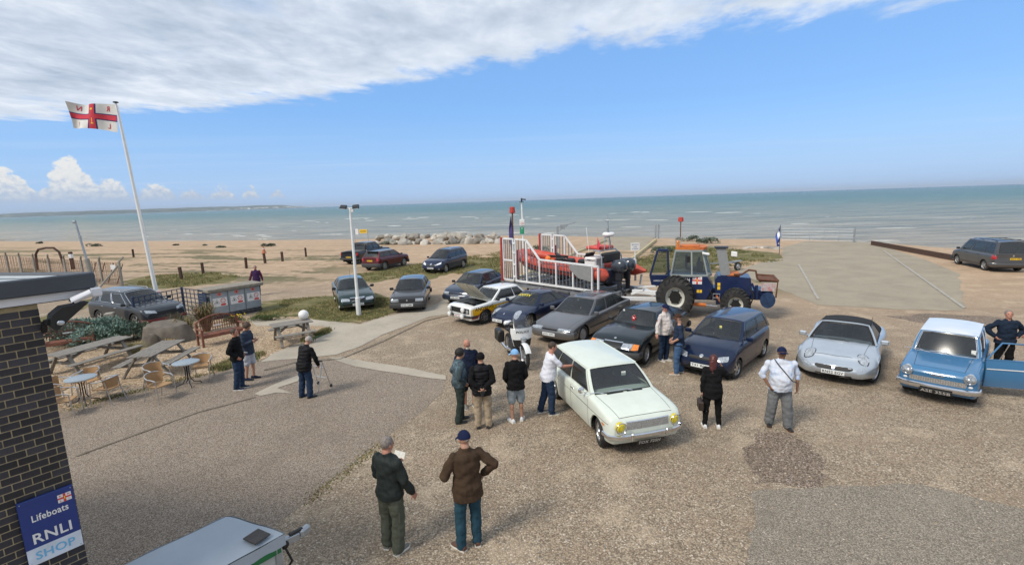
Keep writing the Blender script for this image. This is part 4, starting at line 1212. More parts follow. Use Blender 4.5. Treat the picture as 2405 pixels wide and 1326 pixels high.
car('rally_car', 'white, yellow and red rally saloon with its bonnet raised and four white lamp covers', 'car', (-.82, 21.43), 223.2, S)
r_ = S['_root']
for (y, z) in ((-.52, .70), (.52 - .14, .70), (-.55, .42), (.32, .42)):
 mb = MB(); mb.lathe([(.001, .045), (.06, .04), (.10, .015), (.105, 0), (.09, -.06), (.001, -.07)], 16, 'X', c=(2.10, y * 1.0, z - .02)); extra(r_, 'spot_lamp', mb, M_white)
mb = MB(); hx, hz = .80, .94; ang = R(42)
def hoodpt(u, v, up):
 a = Vector((hx + cos(ang) * 1.08 * u, lerp(-.64, .64, v), hz + sin(ang) * 1.08 * u)); return a + Vector((-sin(ang), 0, cos(ang))) * (up + .03 * 4 * v * (1 - v))
mb.grid(lambda u, v: hoodpt(u, v, .012), 6, 6); extra(r_, 'bonnet', mb, P_white)
mb = MB(); mb.grid(lambda u, v: hoodpt(u, v, -.012), 6, 6, flip=True)
for v in (.02, .5, .98): mb.bar(hoodpt(.02, v, -.02), hoodpt(.98, v, -.02), .05, .03)
extra(r_, 'bonnet_lining', mb, mat('bonnet underside', (.62, .58, .46), .6))
mb = MB(); mb.use(mat('engine bay', (.20, .24, .26), .6, var=.5, vscale=9)); mb.box((1.33, 0, .40), (.96, 1.2, .05)); mb.use(mat('engine block', (.02, .10, .20), .5, var=.5, vscale=12)); mb.bbox((1.30, 0, .60), (.55, .34, .26), .04); mb.bbox((1.1, .30, .66), (.25, .18, .14), .03)
mb.use(M_black); mb.cyl((1.5, .1, .75), (1.2, .15, .76), .07, 10); mb.tube([(1.7, -.2, .68), (1.4, -.35, .78), (1.1, -.3, .72)], .03, 6); mb.use(M_alu); mb.bbox((1.0, -.38, .64), (.22, .2, .2), .02); mb.bbox((1.6, .42, .62), (.2, .16, .2), .02)
extra(r_, 'engine', mb, None)
mb = MB(); mb.text('FORDSPORT CLUB', None, 1.0, .07, fn=lambda p: S['_F1'](.5 + p.x / 1.25, .88) + Vector((.012, 0, p.y * .8 + .01))); extra(r_, 'screen_lettering', mb, M_white, 0)
# 3 dark navy sports coupe
S = dict(L=4.43, W=1.77, H=1.30, xf=1.42, xr=-1.0, tyre=.32, tw=.22, rimR=.245, flare=.04, sill=.20, paint=P_navy, corner=.34, cornerlen=.75, bow=.10, cornerR=.32, bowR=.1, crown=.06, shoulder=.09, hoody=.62,
 top=[(-2.21, .60), (-2.0, .76), (-1.4, .86), (-.4, .85), (.7, .84), (1.1, .79), (1.6, .70), (2.0, .60), (2.21, .46)],
 nose=[(.2, -.08), (.4, 0), (.6, -.10)], tail=[(.2, -.1), (.5, 0), (.8, -.05)], cab=(.92, .25, -.55, -1.72), wB=.70, wT=.50, drop=.07, fall=.02, bulge=.14, arc=.03,
 wins=[(.22, .05, .45, .36), (.48, .40, .93, .92)], rim='10', doors=(.85, -.35), handles=(-.2,), mirrormat=P_navy, hoodend=.45,
 plates=[dict(z=.38, dx=.03, txt='TS51 WDU', m_=M_plateW, tm=M_ink, tilt=R(8), y=-.15)],
 decals=[dict(k='disc', d='t', c=(1.80, .58), r=(.24, .13), rot=R(14), n='headlight', m=M_lamp, dome=.02, off=.004, sym=1), dict(k='quad', d='f', q=[(-.5, .24), (.5, .24), (.45, .34), (-.45, .34)], n='air_intake', m=M_grille, off=.006),
  dict(k='quad', d='f', q=[(.58, .26), (.74, .28), (.72, .34), (.58, .34)], n='air_intake', m=M_grille, off=.006, sym=1),
  dict(k='disc', d='t', c=(1.98, 0), r=(.035, .028), n='badge', m=M_alu, off=.006), dict(k='quad', d='b', q=[(.5, .56), (.8, .56), (.8, .68), (.5, .68)], n='tail_light', m=M_red, sym=1)])
car('sports_car', 'dark navy sports coupe with oval headlamps and yellow writing across its windscreen', 'car', (.99, 20.51), 227, S)
mb = MB(); M_yt = mat('yellow screen letters', (.85, .68, .02), .5);
mb.text('SCOTTY', None, .72, .17, fn=lambda p: S['_F1'](.42 + p.x / 1.25, .70 + p.y * .9) + Vector((.012, 0, .008))); extra(S['_root'], 'screen_lettering', mb, M_yt, 0)
# 4 grey angular hatchback
S = dict(L=4.71, W=1.79, H=1.38, xf=1.48, xr=-1.37, tyre=.32, tw=.19, sill=.22, paint=P_graph, corner=.10, cornerlen=.30, bow=.08, crown=.02, shoulder=.05, hoody=.74,
 top=[(-2.35, .84), (-2.28, .96), (-1.6, .97), (-.5, .92), (.8, .88), (1.3, .82), (1.9, .72), (2.2, .66), (2.355, .60)],
 nose=[(.2, -.06), (.45, 0), (.6, -.02), (.68, -.06)], cab=(.92, .15, -1.25, -2.02), wB=.78, wT=.60, drop=.04, bulge=.06, arc=.02,
 wins=[(.05, .03, .27, .22), (.29, .24, .57, .56), (.60, .59, .95, .94)], v0=.03, rim='cap', rimmat=mat('grey wheel cover', (.34, .35, .36), .4, metal=.4), doors=(.85, -.25, -1.2), handles=(-.1, -1.05), mirrormat=P_graph, pillar=.045,
 strip=(.50, .05, M_plastic), bumpers=[(.42, .26, .015, P_graph, True), (.45, .26, .015, P_graph, False)],
 plates=[dict(z=.42, dx=.06, txt='J141 HTL', m_=M_plateW, tm=M_ink)],
 decals=[dict(k='quad', d='f', q=[(.34, .55), (.80, .55), (.79, .635), (.34, .645)], n='headlight', m=M_lamp, off=.01, sym=1), dict(k='quad', d='f', q=[(-.30, .56), (.30, .56), (.30, .63), (-.30, .63)], n='grille', m=M_grille, off=.008), dict(k='line', d='f', p=[(-.82, .545), (.82, .545)], w=.012, n='bumper_line', m=M_black, off=.012),
  dict(k='quad', d='b', q=[(.4, .62), (.84, .62), (.84, .78), (.4, .78)], n='tail_light', m=M_red, sym=1)])
car('car', 'metallic grey wedge-shaped hatchback with a sunroof and square headlights', 'car', (2.75, 18.46), 230.4, S)
r_ = S['_root']; mb = MB(); mb.grid(lambda u, v: S['_rf'](.22 + .56 * u, .55 + .33 * v) + Vector((0, 0, .008)), 5, 5); extra(r_, 'sunroof', mb, M_dglass)
mb = MB(); mb.cyl(S['_rf'](.5, .96), S['_rf'](.5, .96) + Vector((-.12, 0, .30)), .006, 5); extra(r_, 'aerial', mb, M_black)
# 5 black-green hatchback with clamshell bonnet
S = dict(L=4.69, W=1.69, H=1.42, xf=1.55, xr=-.97, tyre=.31, tw=.19, rimR=.215, steer=4, sill=.23, paint=P_black, corner=.12, cornerlen=.35, bow=.07, crown=.05, shoulder=.06, hoody=.80,
 top=[(-2.34, .78), (-2.2, .90), (-1.6, .97), (-.6, .93), (.7, .95), (1.2, .93), (1.8, .86), (2.15, .77), (2.34, .62)],
 nose=[(.2, -.05), (.45, .02), (.6, 0), (.78, -.12)], cab=(.72, .32, -.95, -2.10), wB=.74, wT=.57, drop=.07, bulge=.13, arc=.03, fall=.03,
 wins=[(.10, .04, .38, .26), (.42, .30, .93, .93)], rim='10', doors=(.68, -.55), handles=(-.4,), hoodend=.25, mirrormat=M_black,
 bumpers=[(.44, .20, .06, M_plastic, True), (.46, .2, .05, M_plastic, False)], strip=(.42, .07, M_black),
 plates=[dict(z=.42, dx=.12, txt='G838 UPO', m_=M_plateW, tm=M_ink)],
 decals=[dict(k='quad', d='f', q=[(.32, .60), (.62, .60), (.62, .74), (.32, .74)], n='headlight', m=M_lamp, off=.012, sym=1), dict(k='quad', d='f', q=[(.63, .60), (.80, .60), (.79, .73), (.63, .74)], n='indicator', m=M_amber, off=.014, sym=1),
  dict(k='quad', d='f', q=[(-.30, .60), (.30, .60), (.24, .75), (-.24, .75)], n='grille', m=M_grille, off=.01), dict(k='line', d='f', p=[(-.31, .755), (.31, .755)], w=.02, n='grille_trim', m=M_chrome, off=.016), dict(k='line', d='f', p=[(-.31, .60), (.31, .60)], w=.015, n='grille_trim', m=M_chrome, off=.016), dict(k='disc', d='t', c=(2.05, 0), r=(.03, .04), n='badge', m=M_alu, off=.006),
  dict(k='quad', d='b', q=[(.4, .6), (.8, .6), (.8, .76), (.4, .76)], n='tail_light', m=M_red, sym=1)])
car('car', 'black-green hatchback with amber indicators and a curved windscreen', 'car', (4.39, 16.10), 231.4, S)
mb = MB(); mb.use(M_red); c = S['_F1'](.50, .38) + Vector((.02, 0, .01));
for (dy, dz, s_) in ((0, .09, .035), (-.04, .03, .045), (.04, .03, .045), (0, -.03, .05)): mb.sphere(c + Vector((dz * -.5, dy, dz)), (.008, s_, s_), 8, 6)
mb.use(M_white); mb.sphere(c + Vector((.004, 0, .02)), (.008, .03, .03), 8, 6); extra(S['_root'], 'screen_sticker', mb, None)
mb = MB(); mb.sphere(S['_F1'](.10, .86) + Vector((.012, 0, .01)), (.006, .035, .035), 8, 6); extra(S['_root'], 'tax_disc', mb, M_disc)
# 6 small navy hatchback
S = dict(L=3.70, W=1.60, H=1.45, xf=1.16, xr=-1.2, tyre=.28, tw=.17, steer=-8, sill=.22, paint=P_navy, corner=.20, cornerlen=.45, bow=.10, crown=.05, shoulder=.07, hoody=.66, cornerR=.16,
 top=[(-1.85, .82), (-1.75, .92), (-1.0, .97), (.2, .95), (.75, .95), (1.1, .91), (1.5, .83), (1.72, .74), (1.85, .60)],
 nose=[(.2, -.05), (.42, .01), (.6, -.02), (.78, -.14)], cab=(.80, .16, -1.42, -1.74), wB=.72, wT=.56, drop=.06, bulge=.10, arc=.02,
 wins=[(.08, .06, .44, .42), (.49, .47, .93, .93)], rim='5', doors=(.74, -.30), handles=(-.15,), hoodend=.22, mirrormat=P_navy,
 plates=[dict(z=.40, dx=.02, txt='T31 BJW', m_=M_plateW, tm=M_ink)],
 decals=[dict(k='quad', d='f', q=[(.38, .56), (.70, .60), (.68, .73), (.40, .68)], n='headlight', m=M_lamp, off=.01, sym=1, rnd=.4), dict(k='quad', d='f', q=[(-.34, .57), (.34, .57), (.36, .66), (-.36, .66)], n='grille', m=M_grille, off=.008, rnd=.3), dict(k='disc', d='f', c=(0, .67), r=(.055, .035), n='badge', m=M_alu, off=.016),
  dict(k='quad', d='f', q=[(-.55, .25), (.55, .25), (.5, .33), (-.5, .33)], n='air_intake', m=M_grille, off=.008), dict(k='quad', d='b', q=[(.5, .62), (.72, .62), (.72, .84), (.5, .84)], n='tail_light', m=M_red, sym=1)])
car('car', 'small dark navy hatchback in front of the blue tractor', 'car', (6.41, 14.31), 226.4, S)
mb = MB(); mb.bbox(S['_F1'](.54, .55) + Vector((.0, 0, 0)), (.01, .07, .09), .003); extra(S['_root'], 'tax_disc', mb, mat('yellow ticket', (.75, .68, .2), .6))
# 7 silver convertible
S = dict(L=4.30, W=1.82, H=1.30, xf=1.30, xr=-1.14, tyre=.33, tw=.23, rimR=.25, flare=.035, steer=-16, sill=.20, paint=P_silver, corner=.34, cornerlen=.8, bow=.16, crown=.07, shoulder=.10, cornerR=.30, bowR=.12, hoody=.66,
 top=[(-2.15, .62), (-1.95, .80), (-1.3, .90), (-.5, .84), (.5, .84), (.85, .83), (1.3, .77), (1.8, .66), (2.05, .56), (2.15, .46)],
 nose=[(.2, -.08), (.38, .0), (.55, -.08), (.62, -.2)], cab=(.72, .14, -.80, -1.30), wB=.74, wT=.57, drop=.06, bulge=.13, arc=.02, fall=.02, framepaint=M_fabric, roofpaint=M_fabric,
 wins=[(.30, .30, .92, .93)], pillar=.05, pillarR=.22, rim='10', doors=(.62, -.60), handles=(-.4,), handlemat=P_silver, mirrormat=P_silver, hoodend=.42, bootseam=-1.2,
 plates=[dict(z=.36, dx=.02, txt='RN52 EGV', m_=M_plateW, tm=M_ink)],
 decals=[dict(k='disc', d='t', c=(1.70, .60), r=(.185, .13), rot=R(20), n='headlight_surround', m=M_black, off=.003, sym=1), dict(k='disc', d='t', c=(1.70, .60), r=(.165, .11), rot=R(20), n='headlight', m=M_lamp, dome=.02, off=.008, sym=1), dict(k='quad', d='f', q=[(-.40, .42), (.40, .42), (.46, .52), (-.46, .52)], n='grille', m=M_grille, off=.006, rnd=.45), dict(k='quad', d='f', q=[(-.03, .42), (.03, .42), (.03, .50), (-.03, .50)], n='badge', m=M_chrome, off=.014),
  dict(k='quad', d='f', q=[(-.42, .24), (.42, .24), (.40, .29), (-.40, .29)], n='air_intake', m=M_grille, off=.006), dict(k='quad', d='f', q=[(.52, .44), (.70, .46), (.70, .50), (.52, .49)], n='fog_lamp', m=M_lamp, off=.008, sym=1, rnd=.5),
  dict(k='quad', d='b', q=[(.45, .6), (.78, .6), (.78, .74), (.45, .74)], n='tail_light', m=M_red, sym=1)])
car('convertible', 'silver two-seat convertible with a closed black fabric roof', 'car', (9.73, 13.91), 230, S)
F1 = S['_F1']; mb = MB(); e = Vector((.006, 0, .012))
mb.tube([F1(0, k / 6) + e for k in range(7)] + [F1(k / 8, 1) + e for k in range(1, 9)] + [F1(1, 1 - k / 6) + e for k in range(1, 7)], .026, 7); extra(S['_root'], 'windscreen_frame', mb, P_silver)
mb = MB(); mb.cyl((-1.15, .55, .88), (-1.25, .57, 1.22), .006, 5); extra(S['_root'], 'aerial', mb, M_black)
# 8 blue saloon with white roof, its door open
S = dict(L=3.90, W=1.46, H=1.44, xf=1.18, xr=-1.12, tyre=.29, tw=.145, sill=.24, paint=P_sky, roofpaint=P_white, framepaint=P_sky, corner=.07, cornerlen=.25, bow=.05, crown=.03, shoulder=.06, hoody=.52,
 top=[(-1.95, .80), (-1.85, .90), (-1.3, .94), (-.5, .93), (.6, .92), (.9, .91), (1.4, .87), (1.8, .83), (1.90, .80), (1.95, .70)],
 nose=[(.2, -.08), (.35, 0), (.6, .0), (.75, .02), (.85, -.04)], cab=(.72, .36, -1.28, -.98), wB=.655, wT=.55, drop=.035, bulge=.10, arc=.01, wins=[(.06, .09, .36, .42), (.40, .46, .95, .95)],
 rim='steel', rimmat=M_chrome, doors=(-.32,), handles=(), mirror=False, wipermat=M_chrome, hoodend=.14, wipers=((.22, .04), (.62, .44)), sealmat=M_chrome,
 bumpers=[(.42, .13, .06, M_chrome, True), (.44, .12, .05, M_chrome, False)],
 plates=[dict(z=.345, dx=.14, txt='ASE 355B', m_=M_plateB, tm=M_silver, tilt=R(-22), w=.60, h=.12)],
 decals=[dict(k='quad', d='f', q=[(-.52, .51), (.52, .51), (.52, .63), (-.52, .63)], n='grille', m=mat('fine chrome grille', (.50, .51, .52), .3, metal=.7, var=.5, vscale=60), off=.006, nu=10, rnd=.15),
  dict(k='disc', d='f', c=(.56, .74), r=(.095, .095), n='headlight', m=M_lamp, dome=.04, off=.012, sym=1), dict(k='disc', d='f', c=(.585, .55), r=(.04, .028), n='side_lamp', m=M_white, dome=.01, off=.014, sym=1),
  dict(k='line', d='f', p=[(-.12, .70), (.12, .70)], w=.02, n='badge', m=M_chrome, off=.01), dict(k='line', d='r', p=[(-1.7, .71), (1.7, .71)], w=.022, n='side_trim', m=M_white, off=.008), dict(k='line', d='l', p=[(-1.7, .71), (-.34, .71)], w=.022, n='side_trim', m=M_white, off=.008),
  dict(k='disc', d='b', c=(.6, .72), r=(.07, .1), n='tail_light', m=M_red, sym=1)] + bars_decal('grille_bar', -.49, .49, .52, .62, M_chrome, 22, .008))
car('saloon_car', 'blue saloon with a white roof and chrome bumper, its door standing open', 'car', (11.32, 12.25), 223.3, S)
r_ = S['_root']
for sg in (1, -1):
 mb = MB(); mb.tube([Vector((1.98, sg * .56, .74)) + Vector((0, .102 * cos(a), .102 * sin(a))) for a in [2 * PI * k / 18 for k in range(18)]], .013, 6, closed=True); extra(r_, 'headlight_rim', mb, M_chrome)
mb = MB(); F1 = S['_F1']; e = Vector((.008, 0, .01)); mb.tube([F1(.04, .04 + k / 6 * .9) + e for k in range(7)] + [F1(.04 + k / 8 * .92, .95) + e for k in range(1, 9)] + [F1(.96, .95 - k / 6 * .9) + e for k in range(1, 7)], .011, 6); extra(r_, 'windscreen_trim', mb, M_chrome)
mb = MB(); mb.bbox(F1(.90, .28) + Vector((.012, 0, .01)), (.008, .085, .11), .002); extra(r_, 'tax_disc', mb, M_disc)
# dark door opening and the open door hinged at its front edge
mb = MB(); S['_SF'].quad(mb, (.58, 3, .30), (-.34, 3, .30), (-.34, 3, .86), (.58, 3, .86), (0, -1, 0), .004, 8, 4); extra(r_, 'door_opening', mb, mat('door shut trim', (.05, .055, .06), .8))
DM = T(.62, .735, 0) @ RZ(R(-64))
mb = MB(); mb.use(P_sky)
mb.grid(lambda u, v: DM @ Vector((-.98 * u, .022 + .03 * sin(PI * v), lerp(.27, .92, v))), 6, 6); mb.grid(lambda u, v: DM @ Vector((-.98 * u, -.03, lerp(.27, .92, v))), 6, 2, flip=True)
mb.box((-.49, -.005, .265), (.98, .05, .02), M=DM); mb.box((-.978, -.0, .595), (.02, .055, .65), M=DM); mb.box((-.49, -.0, .925), (.98, .06, .02), M=DM)
mb.use(P_sky); mb.tube([DM @ Vector(p) for p in ((-.97, 0, .92), (-.86, -.03, 1.33), (-.28, -.03, 1.34), (-.02, 0, .93))], .02, 6)
do = extra(r_, 'door', mb, None)
mb = MB(); mb.box((-.49, .062, .71), (.96, .008, .022), M=DM); extra(do, 'side_trim', mb, M_white)
mb = MB(); mb.bar(DM @ Vector((-.26, -.02, .93)), DM @ Vector((-.42, -.03, 1.33)), .018); extra(do, 'quarter_light_bar', mb, M_chrome)
mb = MB(); mb.bbox((-.86, .07, .80), (.13, .03, .03), .01, M=DM); extra(do, 'handle', mb, M_chrome)
# 9 dark green saloon
S = dict(L=4.48, W=1.72, H=1.41, xf=1.42, xr=-1.13, tyre=.30, tw=.18, sill=.22, paint=P_green, corner=.16, cornerlen=.42, bow=.10, crown=.05, shoulder=.06, hoody=.66,
 top=[(-2.24, .88), (-2.1, .98), (-1.4, 1.0), (-.5, .95), (.7, .93), (1.1, .90), (1.7, .82), (2.05, .74), (2.24, .60)], nose=[(.2, -.05), (.42, .02), (.58, 0), (.75, -.10)],
 cab=(.80, .10, -1.05, -1.62), wB=.75, wT=.56, drop=.06, bulge=.10, arc=.02, wins=[(.14, .05, .46, .46), (.50, .50, .93, .93)], rim='5', doors=(.75, -.2, -1.0), handles=(-.05, -.9), hoodend=.28,
 plates=[dict(z=.40, dx=.03, txt='Y94 KCD', m_=M_plateW, tm=M_ink)], strip=(.50, .04, M_black),
 decals=[dict(k='quad', d='f', q=[(.36, .56), (.76, .58), (.74, .70), (.38, .68)], n='headlight', m=M_lamp, off=.012, sym=1, rnd=.2), dict(k='quad', d='f', q=[(-.30, .56), (.30, .56), (.33, .70), (-.33, .70)], n='grille', m=M_grille, off=.014), dict(k='line', d='f', p=[(-.34, .715), (.34, .715)], w=.03, n='grille_trim', m=M_chrome, off=.018), dict(k='line', d='f', p=[(-.30, .56), (.32, .70)], w=.02, n='badge', m=M_chrome, off=.02),
  dict(k='quad', d='f', q=[(-.7, .25), (.7, .25), (.6, .33), (-.6, .33)], n='air_intake', m=M_grille, off=.008), dict(k='line', d='f', p=[(-.72, .34), (.72, .34)], w=.018, n='bumper_trim', m=M_alu, off=.012), dict(k='quad', d='b', q=[(.5, .6), (.8, .6), (.8, .8), (.5, .8)], n='tail_light', m=M_red, sym=1)])
car('saloon_car', 'dark green saloon parked on the grass behind the white lamp post', 'car', (-8.34, 25.14), 294.2, S)
mb = MB(); mb.cyl(S['_rf'](.5, .5), S['_rf'](.5, .5) + Vector((-.1, 0, .35)), .006, 5); extra(S['_root'], 'aerial', mb, M_black)
# 10 charcoal hatchback
S = dict(L=4.05, W=1.63, H=1.38, xf=1.25, xr=-1.2, tyre=.28, tw=.16, sill=.22, paint=P_char, corner=.08, cornerlen=.25, bow=.06, crown=.03, shoulder=.05, hoody=.68,
 top=[(-2.02, .82), (-1.95, .92), (-1.2, .94), (-.3, .90), (.7, .89), (1.1, .86), (1.7, .79), (1.95, .74), (2.02, .66)], cab=(.80, .18, -1.15, -1.75), wB=.73, wT=.56, drop=.045, bulge=.06, wins=[(.14, .06, .44, .43), (.48, .47, .94, .94)],
 rim='steel', doors=(.74, -.2, -.95), handles=(-.05,), strip=(.46, .05, M_black), bumpers=[(.38, .26, .03, M_plastic, True), (.4, .26, .03, M_plastic, False)],
 plates=[dict(z=.40, dx=.075, txt='D105 DMV', m_=M_plateW, tm=M_ink, w=.56, h=.12)],
 decals=[dict(k='quad', d='f', q=[(.38, .55), (.76, .55), (.75, .68), (.40, .69)], n='headlight', m=M_lamp, off=.01, sym=1), dict(k='quad', d='f', q=[(-.36, .55), (.36, .55), (.36, .67), (-.36, .67)], n='grille', m=M_grille, off=.01), dict(k='quad', d='f', q=[(-.03, .57), (.03, .57), (.03, .66), (-.03, .66)], n='badge', m=M_alu, off=.016), dict(k='quad', d='b', q=[(.5, .6), (.76, .6), (.76, .74), (.5, .74)], n='tail_light', m=M_red, sym=1)] + bars_decal('grille_bar', -.34, .34, .57, .66, M_plastic, 3, .01, False))
car('car', 'charcoal hatchback with square headlights at the edge of the pale path', 'car', (-5.11, 24.54), 274.4, S)
# 11 slate blue hatchback
S = dict(L=4.10, W=1.70, H=1.40, xf=1.30, xr=-1.24, tyre=.28, tw=.17, sill=.22, paint=P_blue2, corner=.12, cornerlen=.32, bow=.10, crown=.03, shoulder=.05, hoody=.68,
 top=[(-2.05, .84), (-1.95, .95), (-1.2, .96), (-.3, .92), (.8, .90), (1.2, .85), (1.7, .77), (1.98, .70), (2.05, .62)], nose=[(.2, -.05), (.42, .02), (.6, -.02), (.7, -.1)], cab=(.86, .15, -1.2, -1.85), wB=.74, wT=.56, drop=.05, bulge=.08, wins=[(.06, .04, .22, .2), (.24, .22, .52, .51), (.56, .55, .94, .94)],
 rim='steel', doors=(.8, -.15, -.95), handles=(-.05,), strip=(.48, .04, M_black), bumpers=[(.38, .24, .02, P_blue2, True)],
 plates=[dict(z=.40, dx=.06, txt='L330 HHC', m_=M_plateW, tm=M_ink)],
 decals=[dict(k='quad', d='f', q=[(.42, .54), (.80, .56), (.78, .66), (.42, .66)], n='headlight', m=M_lamp, off=.012, sym=1), dict(k='line', d='f', p=[(-.4, .60), (.4, .60)], w=.04, n='grille', m=M_grille, off=.01), dict(k='line', d='f', p=[(-.8, .52), (.8, .52)], w=.02, n='bumper_trim', m=M_alu, off=.02), dict(k='quad', d='b', q=[(.5, .6), (.8, .6), (.8, .76), (.5, .76)], n='tail_light', m=M_red, sym=1)])
car('car', 'slate blue hatchback parked behind the raised bonnet of the rally car', 'car', (-1.96, 25.81), 244.7, S)
# 12 navy people carrier
S = dict(L=4.50, W=1.75, H=1.63, xf=1.42, xr=-1.33, tyre=.32, tw=.20, rimR=.23, sill=.24, paint=P_navy, corner=.20, cornerlen=.45, bow=.14, crown=.05, shoulder=.07, hoody=.66,
 top=[(-2.25, .92), (-2.15, 1.02), (-1.2, 1.04), (0, 1.0), (.9, 1.0), (1.3, .97), (1.8, .88), (2.1, .78), (2.25, .62)], nose=[(.2, -.05), (.42, .02), (.6, -.02), (.8, -.16)], cab=(1.12, .20, -1.85, -2.12), wB=.77, wT=.58, drop=.07, bulge=.10, arc=.03, fall=.02,
 wins=[(.04, .04, .28, .26), (.31, .29, .58, .57), (.61, .60, .94, .95)], rim='6', sglass=M_dglass, doors=(.95, -.05, -1.0), handles=(.1, -.9), handlemat=P_navy, mirrormat=P_navy, hoodend=.3,
 plates=[dict(z=.42, dx=.02, txt='BX56 XDV', m_=M_plateW, tm=M_ink)],
 decals=[dict(k='quad', d='f', q=[(.40, .62), (.74, .70), (.72, .84), (.46, .72)], n='headlight', m=mat('bright headlamp', (.82, .84, .86), .1, metal=.2, coat=1), off=.012, sym=1), dict(k='quad', d='f', q=[(-.32, .56), (.32, .56), (.36, .66), (-.36, .66)], n='grille', m=M_grille, off=.01, rnd=.3), dict(k='disc', d='f', c=(0, .70), r=(.07, .055), n='badge', m=M_chrome, off=.014), dict(k='quad', d='f', q=[(-.5, .26), (.5, .26), (.5, .34), (-.5, .34)], n='air_intake', m=M_grille, off=.01), dict(k='disc', d='f', c=(.66, .36), r=(.05, .05), n='fog_lamp', m=M_lamp, off=.012, sym=1), dict(k='quad', d='b', q=[(.6, .8), (.8, .8), (.8, 1.0), (.6, 1.0)], n='tail_light', m=M_red, sym=1)])
car('people_carrier', 'dark navy people carrier standing alone on the grass before the beach', 'car', (-5.03, 37.28), 248, S)
mb = MB()
for v in (0.03, .97): mb.tube([S['_rf'](v, .08) + Vector((0, 0, .0)), S['_rf'](v, .12) + Vector((0, 0, .05)), S['_rf'](v, .85) + Vector((0, 0, .05)), S['_rf'](v, .9)], .016, 6)
extra(S['_root'], 'roof_rails', mb, M_black)
# 13 maroon crossover, seen from behind
S = dict(L=4.08, W=1.78, H=1.53, xf=1.28, xr=-1.28, tyre=.35, tw=.21, rimR=.25, sill=.26, paint=P_maroon, roofpaint=P_char, corner=.10, cornerlen=.3, bow=.06, crown=.04, shoulder=.07, cornerR=.12,
 top=[(-2.04, .98), (-1.95, 1.05), (-1.0, 1.05), (.3, 1.02), (.9, 1.02), (1.3, 1.0), (1.8, .94), (2.04, .84)], cab=(.98, .30, -1.55, -1.92), wB=.79, wT=.62, drop=.06, bulge=.08, wins=[(.05, .05, .22, .2), (.25, .24, .56, .55), (.6, .59, .94, .94)],
 rim='8', sglass=M_dglass, doors=(.9, -.05, -1.0), handles=(.1, -.85), mirrormat=M_black, strip=(.34, .12, M_plastic), bumpers=[(.44, .30, .02, M_plastic, False), (.4, .26, .02, M_plastic, True)],
 plates=[dict(z=.80, dx=.03, txt='GJ23 KVT', m_=M_plateY, tm=M_ink, front=False)],
 decals=[dict(k='quad', d='b', q=[(.62, .78), (.80, .78), (.80, .98), (.62, .98)], n='tail_light', m=M_red, off=.012, sym=1), dict(k='disc', d='f', c=(.6, .74), r=(.09, .08), n='headlight', m=M_lamp, off=.012, sym=1)])
car('crossover_car', 'maroon crossover with a dark roof, seen from behind on the grass', 'car', (-10.18, 39.69), 66.5, S)
mb = MB(); mb.bbox((-1.70, 0, 1.50), (.22, 1.1, .03), .012); extra(S['_root'], 'spoiler', mb, M_black)
# 14 near-black pickup
S = dict(L=5.30, W=1.86, H=1.80, xf=1.60, xr=-1.60, tyre=.38, tw=.24, rimR=.24, sill=.36, paint=P_pick, corner=.10, cornerlen=.3, bow=.08, crown=.03, shoulder=.05,
 top=[(-2.65, 1.10), (-1.1, 1.10), (0, 1.14), (1.0, 1.14), (1.5, 1.12), (2.2, 1.08), (2.5, 1.02), (2.65, .90)], cab=(1.15, .55, -.80, -1.0), wB=.82, wT=.66, drop=.05, bulge=.08, wins=[(.06, .08, .44, .44), (.48, .48, .93, .93)],
 rim='6', sglass=M_dglass, doors=(1.05, .05, -.85), handles=(.2, -.7), mirrormat=M_black, bumpers=[(.52, .16, .10, M_plastic, False), (.5, .3, .03, M_plastic, True)],
 plates=[dict(z=.66, dx=.04, txt='GK17 XSB', m_=M_plateY, tm=M_ink, front=False)],
 decals=[dict(k='quad', d='b', q=[(.76, .80), (.90, .80), (.90, 1.06), (.76, 1.06)], n='tail_light', m=M_red, off=.012, sym=1), dict(k='text', d='b', s='RANGER', c=(0, .92), w=.5, h=.07, n='lettering', m=M_silver, off=.012), dict(k='quad', d='f', q=[(.5, .8), (.86, .84), (.84, .96), (.5, .94)], n='headlight', m=M_lamp, off=.012, sym=1)])
S['decals'].pop(1)
car('pickup_truck', 'near-black pickup truck with a covered load bed, farthest of the vehicles', 'pickup truck', (-13.27, 44.93), 71.1, S)
mb = MB(); mb.grid(lambda u, v: Vector((lerp(-2.58, -1.08, u), lerp(-.82, .82, v), 1.135 + .03 * 4 * v * (1 - v))), 4, 6); extra(S['_root'], 'tonneau_cover', mb, mat('tonneau vinyl', (.10, .10, .105), .7))
mb = MB(); mb.bbox((-1.06, 0, 1.62), (.05, 1.1, .05), .01); mb.bar((-1.1, -.6, 1.15), (-1.0, -.6, 1.6), .05); mb.bar((-1.1, .6, 1.15), (-1.0, .6, 1.6), .05); extra(S['_root'], 'roll_bar', mb, M_black)
